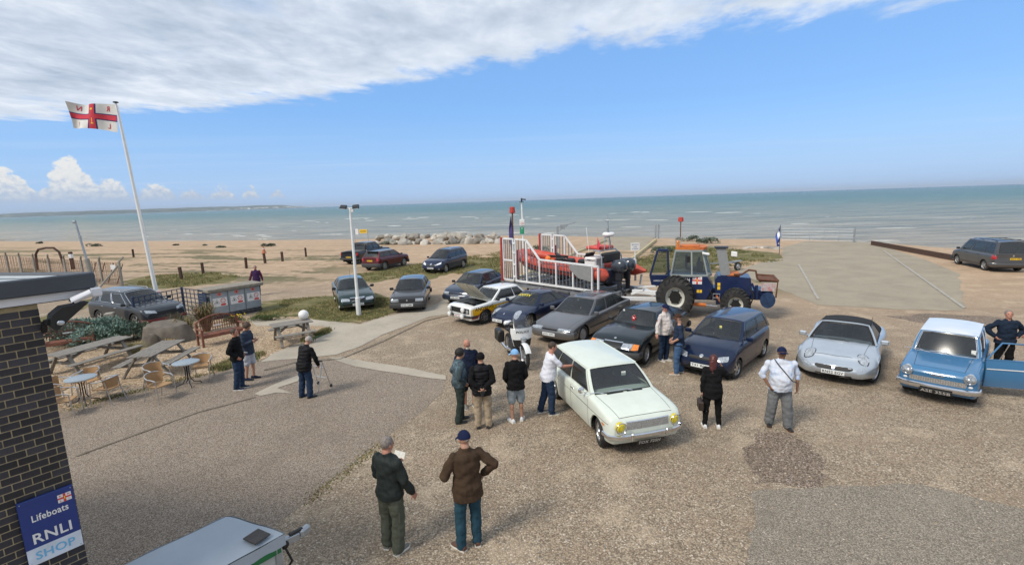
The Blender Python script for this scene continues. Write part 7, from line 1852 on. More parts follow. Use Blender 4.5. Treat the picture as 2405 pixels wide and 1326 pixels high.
# ---- gas bottle store
G0, G1 = gp(500, 752), gp(617, 729); ge = (G1 - G0); GL = ge.length; ga = math.atan2(ge.y, ge.x)
gs_ = thing('gas_store', 'galvanised gas store with three doors and a wooden lid', 'storage cabinet', G0, ga)
HZ = 1.28
mb = MB(); mb.box((GL / 2, .45, HZ / 2 + .06), (GL - .06, .86, HZ - .10)); obj('body', mb, M_galvdoor, gs_)
mb = MB()
for r0 in range(3):
 for c0 in range(int(GL / .23)): mb.bbox((.12 + c0 * .23 + (r0 % 2) * .05, .03, .05 + r0 * .075), (.215, .05, .064), .006)
obj('brick_plinth', mb, M_brick, gs_, kind='stuff')
mb = MB(); mb.bbox((GL / 2, .42, HZ + .10), (GL + .24, 1.16, .15), .02); obj('lid', mb, mat('mossy lid timber', (.24, .215, .175), .9, var=.25, vscale=8, bump=.6), gs_)
dw = GL / 3
for i in range(3):
 mb = MB(); mb.bbox((dw * (i + .5), -.005, HZ / 2 + .12), (dw - .05, .035, HZ - .24), .01); dr_ = obj('door', mb, M_galvdoor, gs_)
 cx, cz = dw * (i + .5) + .02, .80
 mb = MB(); mb.box((cx, -.026, cz), (dw * .80, .006, .40)); pn = obj('warning_panel', mb, M_signwhite, dr_)
 mb = MB(); pts = [(cx - .24, cz - .06), (cx - .04, cz - .06), (cx - .14, cz + .14)]
 for a_, b__ in zip(pts, pts[1:] + pts[:1]): mb.bar((a_[0], -.031, a_[1]), (b__[0], -.031, b__[1]), .004, .022, up=(0, 1, 0))
 mb.box((cx - .14, -.031, cz), (.05, .004, .07)); obj('triangle_symbol', mb, M_ink, pn)
 mb = MB(); mb.tube([(cx + .13 + .10 * cos(a), -.032, cz + .06 + .10 * sin(a)) for a in [2 * PI * k / 16 for k in range(16)]], .013, 4, closed=True); mb.bar((cx + .06, -.032, cz + .13), (cx + .20, -.032, cz - .01), .004, .02, up=(0, 1, 0)); mb.box((cx + .13, -.032, cz - .13), (.22, .004, .09)); obj('prohibition_symbol', mb, M_signred, pn)
 mb = MB(); mb.box((cx, -.026, 1.17), (.16, .006, .14)); fo = obj('flame_sticker', mb, mat('sticker red', (.72, .16, .12), .5), dr_)
 mb = MB(); mb.sphere((cx, -.030, 1.17), (.03, .003, .035), 8, 6); obj('flame_symbol', mb, M_ink, fo)
# ---- trellis fence
def trellis(a, b, H_, lab, nx, nz, solid=None):
 e = b - a; L_ = e.length; t = thing('trellis_panel', lab, 'trellis', a, math.atan2(e.y, e.x), 'dark blue trellis panels')
 mb = MB(); mb.bbox((0, 0, H_ / 2), (.09, .09, H_ + .05), .01); obj('trellis_post', mb, M_trellis, t)
 for i in range(1, nx): mb = MB(); mb.box((L_ * i / nx, 0, H_ * .53), (.035, .02, H_ * .90)); obj('trellis_slat', mb, M_trellis, t, smooth=0)
 for j in range(nz): mb = MB(); mb.box((L_ / 2, -.021, H_ * (.10 + .88 * j / (nz - 1))), (L_, .02, .035)); obj('trellis_slat', mb, M_trellis, t, smooth=0)
 if solid:
  for j in range(8): mb = MB(); mb.box((L_ * solid, -.05, .30 + j * .13), (L_ * (1 - solid) * 2, .02, .115)); obj('board', mb, M_trellis, t, smooth=0)
tA, tB, tC = Vector((-16.3, 21.6, 0)), Vector((-16.05, 24.1, 0)), Vector((-14.7, 23.6, 0))
tA = gp(322, 772); tB = gp(436, 742); tC = gp(494, 752)
trellis(tA, tB, 1.42, 'longer trellis panel in front of the dark slate SUV', 9, 7)
trellis(tB, tC, 1.42, 'shorter trellis panel next to the gas store', 6, 7, .84)
# ---- boulders
def rock_mesh(name, r, m, seed, sub=2, rough=.22, flat=1.0):
 bm = bmesh.new(); bmesh.ops.create_icosphere(bm, subdivisions=sub, radius=1)
 for v in bm.verts:
  c = v.co.normalized(); n = noise.noise(c * 1.3 + Vector((seed, 0, 0))) + .5 * noise.noise(c * 3.1 + Vector((0, seed, 0)))
  k = 1 + rough * 1.6 * n
  # facet the stone by a few cutting planes
  rs = random.Random(seed)
  for _ in range(7):
   pn = Vector((rs.gauss(0, 1), rs.gauss(0, 1), rs.gauss(0, 1))).normalized(); dd = rs.uniform(.62, .92); q = c.dot(pn) * k
   if q > dd: k *= dd / q
  v.co = Vector((c.x * r[0], c.y * r[1], c.z * r[2])) * k
 me = bpy.data.meshes.new(name); bm.to_mesh(me); bm.free(); me.materials.append(m)
 me.polygons.foreach_set('use_smooth', [True] * len(me.polygons)); me.set_sharp_from_angle(angle=R(32))
 return me
o = link('boulder', rock_mesh('boulder', (1.15, .55, .92), M_stone, 5, 4, .10)); tag(o, 'large dark boulder with gilt lettering at the foot of the flagpole', 'boulder'); o.location = gp(392, 806) + Vector((0, .3, .12)); o.rotation_euler = (.0, .12, .35)
mb = MB(); c = Vector((.10, -.56, .10)); mb.text('1866', None, .34, .09, fn=lambda p: c + Vector((p.x, -.035, p.y))); obj('gilt_lettering', mb, mat('gilt', (.55, .40, .12), .5, metal=.4), o, smooth=0)
o = link('boulder', rock_mesh('boulder', (.30, .24, .36), M_stone, 9, 3, .14)); tag(o, 'small dark stone leaning at the left foot of the lettered boulder', 'boulder'); o.location = gp(356, 812) + Vector((0, 0, .2))
o = MB(); o.bbox((0, 0, .40), (.36, .26, .82), .03); o = obj('standing_stone', o, M_conc); tag(o, 'short rough standing stone in front of the dark slate SUV', 'stone'); o.location = gp(268, 775); o.rotation_euler = (.05, -.06, .3)
tone_by_object(M_rocky, .45, 1.15)
rr_ = random.Random(21); rocks = [rock_mesh('armour_rock', (1, .8, .62), M_rocky, 30 + i, 3, .20) for i in range(6)]
for i in range(64):
 t = i % 32 / 31; a = gp(lerp(884, 1170, t), lerp(571, 569, t) + (3 if i < 32 else -2) )
 s_ = rr_.choice((.45, .6, .75, .95))
 o = link('armour_rock', rocks[i % 6]); tag(o, ('large pale' if s_ > .85 else 'smaller pale') + ' armour rock in the ' + ('lower row' if i < 32 else 'upper row') + ' of the heap, ' + ('left end', 'left of centre', 'right of centre', 'right end')[int(t * 3.99)], 'rock', 'pale rocks of the sea defence'); o.location = (a.x + rr_.uniform(-.4, .4), a.y + (1.6 if i >= 32 else 0) + rr_.uniform(-.3, .3), .12 + (.35 if i >= 32 else 0) + rr_.uniform(-.1, .2))
 o.scale = (s_, s_, s_ * rr_.uniform(.8, 1.25)); o.rotation_euler = (rr_.uniform(-.4, .4), rr_.uniform(-.4, .4), rr_.uniform(0, 6))
for i in range(9):
 a = gp(lerp(1752, 1826, i / 8), 583 + rr_.uniform(-2, 2)); o = link('armour_rock', rocks[i % 6]); tag(o, 'low grey rock at the beach crest left of the slipway', 'rock', 'low rocks by the slipway'); o.location = a; s_ = rr_.uniform(.3, .55); o.scale = (s_, s_, s_ * .7); o.rotation_euler = (0, 0, rr_.uniform(0, 6))
# ---- groyne planks right of the slipway
g0, g1 = gp(2046, 575), gp(2240, 612); gr = thing('groyne_wall', 'low dark timber retaining wall beyond the slipway', 'retaining wall', g0); e = g1 - g0
for i in range(10):
 a, b = e * (i / 10), e * ((i + .985) / 10)
 for j in range(2): mb = MB(); mb.bar(a + Vector((0, 0, .10 + .2 * j)), b + Vector((0, 0, .10 + .2 * j)), .10, .19, bv=.01); obj('plank', mb, M_postwood, gr)
# ---- gates
def field_gate(a, b, H_, lab, nb=5, nv=5, postsides=(0, 1)):
 e = b - a; L_ = e.length; t = thing('field_gate', lab, 'gate', a, math.atan2(e.y, e.x))
 for k in postsides: mb = MB(); mb.cyl((L_ * k, 0, 0), (L_ * k, 0, H_ + .25), .09, 10); obj('gate_post', mb, M_galv, t)
 for j in range(nb): mb = MB(); z_ = .12 + (H_ - .12) * (j / (nb - 1)) ** .9; mb.tube([(0, 0, z_), (L_, 0, z_)], .016, 6); obj('bar', mb, M_galv, t)
 for i in range(1, nv): mb = MB(); mb.tube([(L_ * i / nv, 0, .12), (L_ * i / nv, 0, H_)], .016, 6); obj('upright', mb, M_galv, t)
field_gate(gp(1836, 566), gp(2005, 569), 1.30, 'long galvanised gate closing the wide slipway', 5, 5, (1,))
b_ = gp(1540, 560); pt = thing('gate_post_pair', 'pair of grey steel gate posts at the top right of the rear slipway', 'gate post', b_)
for q in ((1540, 528), (1547, 527)): c = ry(q[0], q[1], b_.y) - b_; mb = MB(); mb.cyl((c.x, 0, 0), c, .10, 8); obj('post', mb, M_galv, pt)
b_ = gp(1312, 582); c = ry(1309, 531, b_.y) - b_
pt = thing('barrier_post', 'grey steel barrier post with a raised arm beside the boat carriage', 'barrier', b_)
mb = MB(); mb.bbox((c.x, 0, c.z / 2), (.22, .16, c.z), .02); obj('post', mb, M_galv, pt)
mb = MB(); mb.bar((c.x, 0, c.z - .15), (c.x + 2.0, .2, c.z + .35), .05, .08); mb.bar((c.x, 0, c.z - .6), (c.x + 1.3, .2, c.z + .2), .04, .05); mb.box((c.x + .55, .05, c.z - .1), (.5, .02, .45)); obj('arm', mb, M_galv, pt)
# ---- benches, picnic tables, cafe furniture
def ornate_bench(loc, rz, lab):
 """seat front along +x, facing -y"""
 t = thing('garden_bench', lab, 'bench', loc, rz, 'reddish garden benches'); W_ = 1.55
 for i in range(5): mb = MB(); mb.bbox((W_ / 2, .07 + i * .095, .43), (W_, .08, .03), .006); obj('seat_slat', mb, M_teak, t)
 for (x, y, h) in ((.03, .03, .64), (W_ - .03, .03, .64)): mb = MB(); mb.bbox((x, y, h / 2), (.07, .07, h), .01); obj('leg', mb, M_teak, t)
 for x in (.03, W_ - .03): mb = MB(); mb.bbox((x, .52, .42), (.07, .07, .84), .01); obj('leg', mb, M_teak, t)
 for x in (.03, W_ - .03): mb = MB(); mb.bbox((x, .27, .66), (.09, .58, .035), .01); obj('armrest', mb, M_teak, t)
 mb = MB(); mb.bbox((W_ / 2, .03, .37), (W_ - .1, .04, .09), .01); obj('front_rail', mb, M_teak, t)
 def top(x): return .84 + .24 * (sin(PI * x / W_) ** .8 if 0 < x < W_ else 0)
 mb = MB(); mb.tube([(x, .55, top(x)) for x in [W_ * k / 14 for k in range(15)]], .032, 6); obj('back_rail', mb, M_teak, t)
 for k in range(1, 18): x = W_ * k / 18; mb = MB(); mb.bbox((x, .54, (.48 + top(x)) / 2), (.022, .02, top(x) - .46), .004); obj('back_slat', mb, M_teak, t)
 for z_ in (.60, .74): mb = MB(); mb.bbox((W_ / 2, .54, z_), (W_ - .06, .022, .025), .004); obj('back_slat', mb, M_teak, t)
 return t
q0, q1 = gp(487, 817), gp(558, 796); bt = ornate_bench(q0 + Vector((-.15, 0, 0)), math.atan2((q1 - q0).y, (q1 - q0).x) - .25, 'reddish garden bench with an arched lattice back near the flax plants')
mb = MB(); mb.bbox((.78, .52, .66), (.28, .01, .05), .002); obj('plaque', mb, M_signwhite, bt)
q0 = gp(96, 838); dup(bt, q0, R(38), 'reddish garden bench half hidden behind the shop wall')
def picnic(a, b, lab, Lx=None):
 """a, b: ends of the table-top centre line on the ground plan"""
 e = b - a; L_ = Lx or e.length; t = thing('picnic_table', lab, 'picnic table', a, math.atan2(e.y, e.x), 'weathered picnic tables')
 for i in range(5): mb = MB(); mb.bbox((L_ / 2, -.30 + i * .15, .74), (L_, .138, .038), .006); obj('top_plank', mb, M_oldwood, t)
 for s in (-1, 1):
  for k in (0, 1): mb = MB(); mb.bbox((L_ / 2, s * (.62 + .14 * k), .45), (L_, .13, .038), .006); obj('bench_plank', mb, M_oldwood, t)
 for x in (L_ * .14, L_ * .86):
  for s in (-1, 1): mb = MB(); mb.bar((x + .0, s * .22, .72), (x, s * .70, .02), .05, .10, up=(1, 0, 0), bv=.005); obj('leg', mb, M_oldwood, t)
  mb = MB(); mb.bbox((x + .05, 0, .40), (.045, 1.52, .10), .005); obj('cross_beam', mb, M_oldwood, t)
 for (x, d) in ((L_ * .14, 1), (L_ * .86, -1)): mb = MB(); mb.bar((x + d * .04, 0, .42), (L_ / 2 - d * .1, 0, .70), .05, .08, bv=.005); obj('brace', mb, M_oldwood, t)
 return t
def g75(x, y): p = gp(x, y, .75); p.z = 0; return p
picnic(g75(118, 836), g75(282, 792), 'long picnic table nearest the blue-green shrub', 2.3)
picnic(g75(326, 838), g75(408, 798), 'picnic table in the middle, in front of the lettered boulder')
picnic(g75(636, 765), g75(730, 750), 'picnic table with a white globe on its end')
p = gp(714, 750, .76); o = MB(); o.sphere((0, 0, .19), .19, 20, 14); o = obj('globe_lamp', o, M_signwhite); tag(o, 'white globe standing on the right end of a picnic table', 'globe'); o.location = (p.x, p.y, .76)
def bistro(px_, lab):
 c = gp(px_[0], px_[1], .72); t = thing('cafe_table', lab, 'table', (c.x, c.y, 0), 0, 'round cafe tables')
 mb = MB(); mb.lathe([(.001, .735), (.33, .735), (.345, .728), (.345, .712), (.33, .705), (.001, .705)], 28); obj('table_top', mb, M_tabletop, t)
 mb = MB(); mb.lathe([(.352, .70), (.352, .725), (.344, .725), (.344, .70)], 28); obj('table_rim', mb, M_alu, t)
 for k in range(4):
  a = PI / 4 + k * PI / 2; ca, sa = cos(a), sin(a)
  mb = MB(); mb.tube([(ca * .10, sa * .10, .70), (ca * .045, sa * .045, .55), (ca * .05, sa * .05, .25), (ca * .14, sa * .14, .10), (ca * .30, sa * .30, .06), (ca * .33, sa * .33, .0)], .014, 6); obj('leg', mb, M_ironb, t)
bistro((189, 887), 'round cafe table beside the shop wall'); bistro((436, 850), 'round cafe table nearest the man in the black jacket')
def tub_chair(loc, rz, lab):
 t = thing('rattan_chair', lab, 'chair', loc, rz, 'rattan and aluminium cafe chairs')
 mb = MB(); mb.grid(lambda u, v: Vector((lerp(-.21, .23, u), lerp(-.21, .21, v) * (1 + .12 * u), .44 - .015 * sin(PI * u) * sin(PI * v))), 6, 6); mb.grid(lambda u, v: Vector((lerp(-.21, .23, u), lerp(-.21, .21, v) * (1 + .12 * u), .42)), 2, 2, flip=True)
 for e in ((.23, 0), (-.21, 0)): mb.box((e[0], 0, .43), (.02, .44, .025))
 obj('seat', mb, M_rattan, t)
 mb = MB()
 def bk_(u, v): a = lerp(-1.15, 1.15, u); r = lerp(.235, .27, v); return Vector((-.0 - cos(a) * r * 1.0, sin(a) * r, lerp(.46, .74, v)))
 mb.grid(bk_, 12, 4); mb.grid(lambda u, v: bk_(u, v) * 1.0 + Vector((.010 * cos(lerp(-1.15, 1.15, u)), 0, 0)), 12, 4, flip=True); obj('backrest', mb, M_rattan, t, smooth=60)
 mb = MB(); pts = [(.25, .25, .62), (.14, .285, .66)] + [(-cos(a) * .28, -sin(a) * .28, .66 + .095 * cos(a)) for a in [-PI / 2 + PI * k / 12 for k in range(13)]] + [(.14, -.285, .66), (.25, -.25, .62)]
 mb.tube(pts, .015, 7); obj('arm_rail', mb, M_alu, t)
 for s in (1, -1): mb = MB(); mb.tube([(.25, s * .25, .62), (.26, s * .25, .45), (.30, s * .26, .0)], .014, 7); obj('leg', mb, M_alu, t)
 for s in (1, -1): mb = MB(); mb.tube([(-.14, s * .23, .66), (-.17, s * .21, .42), (-.28, s * .24, .0)], .014, 7); obj('leg', mb, M_alu, t)
 return t
def g44(x, y, z_=.44): p = gp(x, y, z_); p.z = 0; return p
ch = tub_chair(g44(207, 892), R(-100), 'rattan chair behind the cafe table nearest the shop wall')
for (q, a, lab) in (((252, 908), 178, 'rattan chair to the right of the cafe table nearest the shop wall, turned side-on'), ((366, 878), -25, 'rear rattan chair of the pair in front of the middle picnic table'), ((372, 902), -18, 'front rattan chair of the pair in front of the middle picnic table'), ((473, 858), -70, 'rattan chair behind the right-hand cafe table'), ((136, 912), 10, 'rattan chair cut off by the shop wall, the upper of two'), ((146, 938), 20, 'rattan chair cut off by the shop wall, the lower of two')):
 dup(ch, g44(*q), R(a), lab)
# ---- covered trailer in the foreground
c0 = gp(530, 1210, 1.05); c1 = gp(666, 1250, 1.05); c2 = gp(285, 1326, 1.05); ex = (c1 - c0); ey = (c2 - c0).normalized()
tl_ = thing('covered_trailer', 'small green and white trailer under a grey sheet', 'trailer', (c0.x, c0.y, 0), math.atan2(ex.y, ex.x)); Wt = ex.length; ang_ = math.atan2(ex.y, ex.x)
eyl = RZ(-ang_).to_3x3() @ ey; dl = 3.2
P4 = [Vector((0, 0, 0)), Vector((Wt, 0, 0)), Vector((Wt, 0, 0)) + eyl * dl, eyl * dl]
mb = MB()
def cov(u, v): p = vl(P4[0], P4[1], u) + (P4[3] - P4[0]) * v; return Vector((p.x, p.y, 1.055 + .012 * noise.noise(Vector((u * 3, v * 6, 0))) - .02 * (abs(2 * u - 1) ** 6)))
mb.grid(cov, 12, 18, flip=True)
for (u0, nu) in ((1, 1), (0, 1)):
 def side_(a, b): p = cov(u0, a); o_ = Vector((.02 if u0 else -.02, 0, 0)); return p + o_ + Vector((0, 0, -.14 * b + .02 * noise.noise(Vector((a * 14, b, 3))))) + Vector((.012 * sin(a * 60) * b, 0, 0))
 mb.grid(side_, 40, 3, flip=(u0 == 0))
mb.grid(lambda a, b: cov(a, 0) + Vector((0, .02 + .01 * sin(a * 30) * b, -.13 * b)), 14, 3)
obj('sheet', mb, mat('pale grey tarpaulin', (.34, .39, .44), .6, var=.06, vscale=2, bump=.5, bscale=6), tl_, smooth=50)
mb = MB(); mb.prism([(p.x * .96 + .02, p.y - .03) for p in P4[::-1]], .40, 1.0); bo_ = obj('body', mb, mat('grey white trailer side', (.42, .44, .42), .5, var=.12), tl_, smooth=0)
mb = MB(); a_ = P4[1] + Vector((-.006, -.06, 0)); b__ = P4[2] + Vector((-.006, 0, 0)); mb.bar(a_ + Vector((0, 0, .86)), b__ + Vector((0, 0, .86)), .012, .07); mb.bar(a_ + Vector((0, 0, .52)), b__ + Vector((0, 0, .52)), .012, .16); obj('green_band', mb, mat('trailer green', (.01, .14, .045), .5), tl_)
mb = MB(); mb.bbox((Wt - .06, -.08, .68), (.09, .09, .66), .01); obj('corner_post', mb, M_galv, tl_)
mb = MB(); hh = Vector((Wt - .12, 0, .85)); mb.bar(hh, hh + Vector((.11, .24, .0)), .08, .10, bv=.01); mb.bbox(hh + Vector((.135, .31, .02)), (.09, .16, .12), .03); obj('coupling', mb, M_galv, tl_)
mb = MB(); mb.bbox(hh + Vector((.10, .20, .075)), (.05, .18, .035), .01, rot=Matrix.Rotation(-.35, 3, 'Z')); mb.sphere(hh + Vector((.04, .06, -.02)), (.06, .06, .07), 8, 6); mb.tube([hh + Vector((.05, .05, -.05)), hh + Vector((.12, .08, -.25)), hh + Vector((.02, .06, -.4))], .016, 6); obj('handbrake', mb, M_ink, tl_)
wheel(tl_, Wt - .05 + eyl.x * 1.5, eyl.y * 1.5, .26, .15, 'steel', 1)
wheel(tl_, .05 + eyl.x * 1.5, eyl.y * 1.5, .26, .15, 'steel', -1)
p = gp(603, 1258, 1.09); o = MB(); o.bbox((0, 0, 0), (.24, .21, .02), .005); o = obj('rubber_mat', o, mat('dark rubber mat', (.055, .05, .047), .8, var=.35, vscale=40)); tag(o, 'dark square rubber mat lying on the grey trailer sheet', 'mat'); o.location = (p.x, p.y, 1.085); o.rotation_euler = (0, 0, R(-28))
# ---- walking frame
wf = thing('walker', 'grey folding walking frame with small wheels in front of the stooping man', 'walker', gp(750, 910), R(62))
for s in (1, -1):
 mb = MB(); mb.tube([(.18, s * .26, .04), (-.02, s * .24, .80), (-.10, s * .24, .84)], .013, 7); mb.tube([(-.26, s * .26, .0), (-.02, s * .24, .78)], .013, 7); obj('side_tubes', mb, M_alu, wf)
 mb = MB(); mb.lathe([(.001, -.015), (.045, -.015), (.045, .015), (.001, .015)], 12, 'Y', c=(.19, s * .26, .045)); obj('wheel', mb, M_plastic, wf)
 mb = MB(); mb.tube([(-.16, s * .24, .85), (-.02, s * .24, .83)], .02, 7); obj('grip', mb, M_ink, wf)
for z_ in (.30, .62): mb = MB(); mb.tube([(.12 - z_ * .15, -.25, z_), (.12 - z_ * .15, .25, z_)], .011, 6); obj('cross_bar', mb, M_alu, wf)
# ---- plants
def shrub(name, lab, cat, loc, r, col, col2, n, leaf, seed, lobes=7, kind='leaf', stemc=None, up=.3):
 t = thing(name, lab, cat, loc); rs = random.Random(seed)
 ms = [mat(name + ' leaf a', col, .7, var=.35, vscale=5), mat(name + ' leaf b', col2, .7, var=.3, vscale=5)]
 L = [(Vector((rs.uniform(-.75, .75) * r[0], rs.uniform(-.7, .7) * r[1], rs.uniform(.15, .55) * r[2])), rs.uniform(.35, .6)) for _ in range(lobes)]
 mb = MB()
 for i in range(n):
  c, s = L[i % lobes]; a = rs.uniform(0, 2 * PI); ph = math.asin(rs.uniform(-.25, 1)); k = rs.uniform(.65, 1.0)
  d = Vector((cos(ph) * cos(a), cos(ph) * sin(a), sin(ph))); p = c + Vector((d.x * r[0], d.y * r[1], d.z * r[2])) * s * k
  if p.z < .02: p.z = .02 + abs(p.z) * .2
  nz = noise.noise(p * 2.2 + Vector((seed, 0, 0)))
  mb.use(ms[0] if nz + rs.uniform(-.25, .25) < .02 else ms[1])
  w = leaf * rs.uniform(.6, 1.3); t1 = (d + Vector((rs.gauss(0, .5), rs.gauss(0, .5), rs.gauss(0, .5) + up))).normalized(); t2 = t1.cross(Vector((rs.gauss(0, 1), rs.gauss(0, 1), rs.gauss(0, 1)))).normalized()
  mb.add([p, p + t1 * w * .5 + t2 * w * .28, p + t1 * w, p + t1 * w * .5 - t2 * w * .28], [(0, 1, 2, 3)])
 obj('foliage', mb, None, t, smooth=0, kind='stuff')
 mb = MB()
 for c, s in L: mb.tube([(c.x * .1, c.y * .1, 0), c * .55, c], [.025, .016, .008], 5)
 obj('stem', mb, M_postwood, t, kind='stuff')
 return t
shrub('juniper', 'spreading blue-green juniper behind the long picnic table', 'shrub', gp(215, 808), (1.7, .95, 1.05), (.09, .155, .12), (.20, .29, .24), 9000, .10, 1, 12)
shrub('grey_green_shrub', 'grey-green shrub left of the lettered boulder', 'shrub', gp(312, 798), (.75, .6, .85), (.075, .10, .065), (.18, .20, .13), 4200, .07, 2, 8)
shrub('yellow_green_shrub', 'yellow-green low shrub between the juniper and the grey-green shrub', 'shrub', gp(272, 800), (.6, .5, .6), (.07, .09, .02), (.16, .17, .04), 2600, .06, 3, 6)
def blades(name, lab, cat, loc, n, h, spread, cols, w, seed, arch=.5):
 t = thing(name, lab, cat, loc); rs = random.Random(seed); ms = [mat(name + ' blade %d' % i, c, .7, var=.25) for i, c in enumerate(cols)]; mb = MB()
 for i in range(n):
  mb.use(ms[rs.randrange(len(ms))]); a = rs.uniform(0, 2 * PI); hh_ = h * rs.uniform(.6, 1.1); sp = spread * rs.uniform(.2, 1) ; b0_ = Vector((cos(a), sin(a), 0)) * rs.uniform(0, .12)
  d = Vector((cos(a), sin(a), 0)); nn = Vector((-sin(a), cos(a), 0)) * w
  P_ = [b0_, b0_ + d * sp * .3 + Vector((0, 0, hh_ * .55)), b0_ + d * sp * .7 + Vector((0, 0, hh_ * .92)), b0_ + d * sp * (1 + arch * .3) + Vector((0, 0, hh_ * (1 - arch * .5)))]
  mb.add([P_[0] - nn, P_[0] + nn, P_[1] - nn, P_[1] + nn, P_[2] - nn * .6, P_[2] + nn * .6, P_[3]], [(0, 1, 3, 2), (2, 3, 5, 4), (4, 5, 6)])
 obj('foliage', mb, None, t, smooth=0, kind='stuff'); return t
blades('flax_plant', 'tall spiky bronze flax plant beside the gas store', 'plant', gp(486, 778), 240, 1.25, .75, ((.15, .14, .06), (.24, .18, .09), (.08, .09, .035), (.20, .10, .05)), .018, 4, .35)
blades('flax_plant', 'lower green flax clump behind the lettered boulder', 'plant', gp(440, 792), 200, .9, .55, ((.07, .09, .035), (.13, .13, .05)), .016, 5, .4)
blades('ornamental_grass', 'golden tuft of ornamental grass at the end of the long picnic table', 'plant', gp(318, 832), 420, .45, .50, ((.30, .25, .10), (.22, .20, .08)), .006, 6, .9)
blades('dark_grass_clump', 'dark arching grass clump right of the flagpole base', 'plant', gp(415, 775), 200, .8, .5, ((.06, .05, .03), (.10, .09, .05)), .010, 7, .6)
t = shrub('yellow_flowering_plant', 'low green plant with yellow flowers at the foot of the gas store', 'plant', gp(560, 758), (.5, .3, .35), (.05, .09, .02), (.09, .14, .03), 1400, .05, 8, 5)
mb = MB(); rs = random.Random(3); [mb.sphere((rs.uniform(-.35, .35), rs.uniform(-.25, .1), rs.uniform(.3, .42)), .025, 6, 4) for _ in range(22)]; obj('flowers', mb, mat('yellow petals', (.75, .55, .03), .7), t, kind='stuff')
shrub('green_shrub', 'small green shrub right of the gas store corner', 'shrub', gp(640, 752), (.9, .4, .28), (.05, .085, .02), (.10, .14, .04), 2200, .05, 12, 7)
rs = random.Random(17)
for i, (q, s_, lab) in enumerate((((218, 580), 1.5, 'largest dark green sea kale clump on the beach crest'), ((93, 572), .8, 'sea kale clump at the far left of the beach crest'), ((415, 577), .5, 'tiny sea kale clump above the flagpole post row'), ((632, 579), 1.1, 'blue-green sea kale clump above the traffic cone'), ((484, 578), .5, 'small sea kale clump between the flagpole and the timber posts'), ((520, 582), .7, 'flat brown-green sea kale clump left of the traffic cone'), ((918, 574), 1.2, 'green clump at the left foot of the pale rocks'), ((1065, 573), 1.0, 'low clump in front of the pale rocks'), ((1090, 571), 1.1, 'green clump at the right of the pale rocks'), ((1143, 570), 1.2, 'clump between the pale rocks and the boat carriage'), ((1267, 590), 1.5, 'dark bush seen through the boat carriage rails'), ((1552, 594), 1.3, 'pale-leaved sea kale left of the tractor cab'), ((1610, 566), 1.6, 'green bush at the beach crest behind the tractor'), ((1655, 572), 1.6, 'right-hand green bush at the beach crest behind the tractor'), ((1648, 569), .6, 'small leafy clump below the red-topped marker'))):
 shrub('sea_kale', lab, 'plant', gp(*q), (s_ * .75, s_ * .5, s_ * .42), (.05, .075, .05), (.15, .20, .14), 700, .14, 40 + i, 5)
# ---------------------------------------------------------------- lifeboat on its carriage
M_or = mat('orange tube fabric', (.50, .060, .032), .5, var=.14, vscale=3, col2=(.55, .14, .10)); M_orfade = mat('faded red cover', (.58, .09, .07), .7, var=.2, vscale=6, bump=.8, bscale=12)
M_hull = mat('navy hull', (.02, .025, .05), .4); M_redp = mat('red post', (.36, .035, .03), .6, var=.2); M_wsteel = mat('white steel', (.70, .71, .71), .45, var=.08, vscale=4, col2=(.48, .45, .40), c2=(.6, .78))
M_engine = mat('outboard grey', (.035, .045, .06), .25, coat=.5, var=.1); M_orange = mat('machine orange', (.56, .16, .03), .7, var=.2, vscale=5, col2=(.40, .10, .03)); M_tblue = mat('tractor navy', (.008, .019, .070), .35, var=.15, coat=.3, vscale=3)
CA = R(133.2); CO = Vector((3.63, 21.88, 0))
cg = thing('boat_carriage', 'white-railed launching carriage with red end posts', 'boat carriage', CO, CA)
YF = -3.0
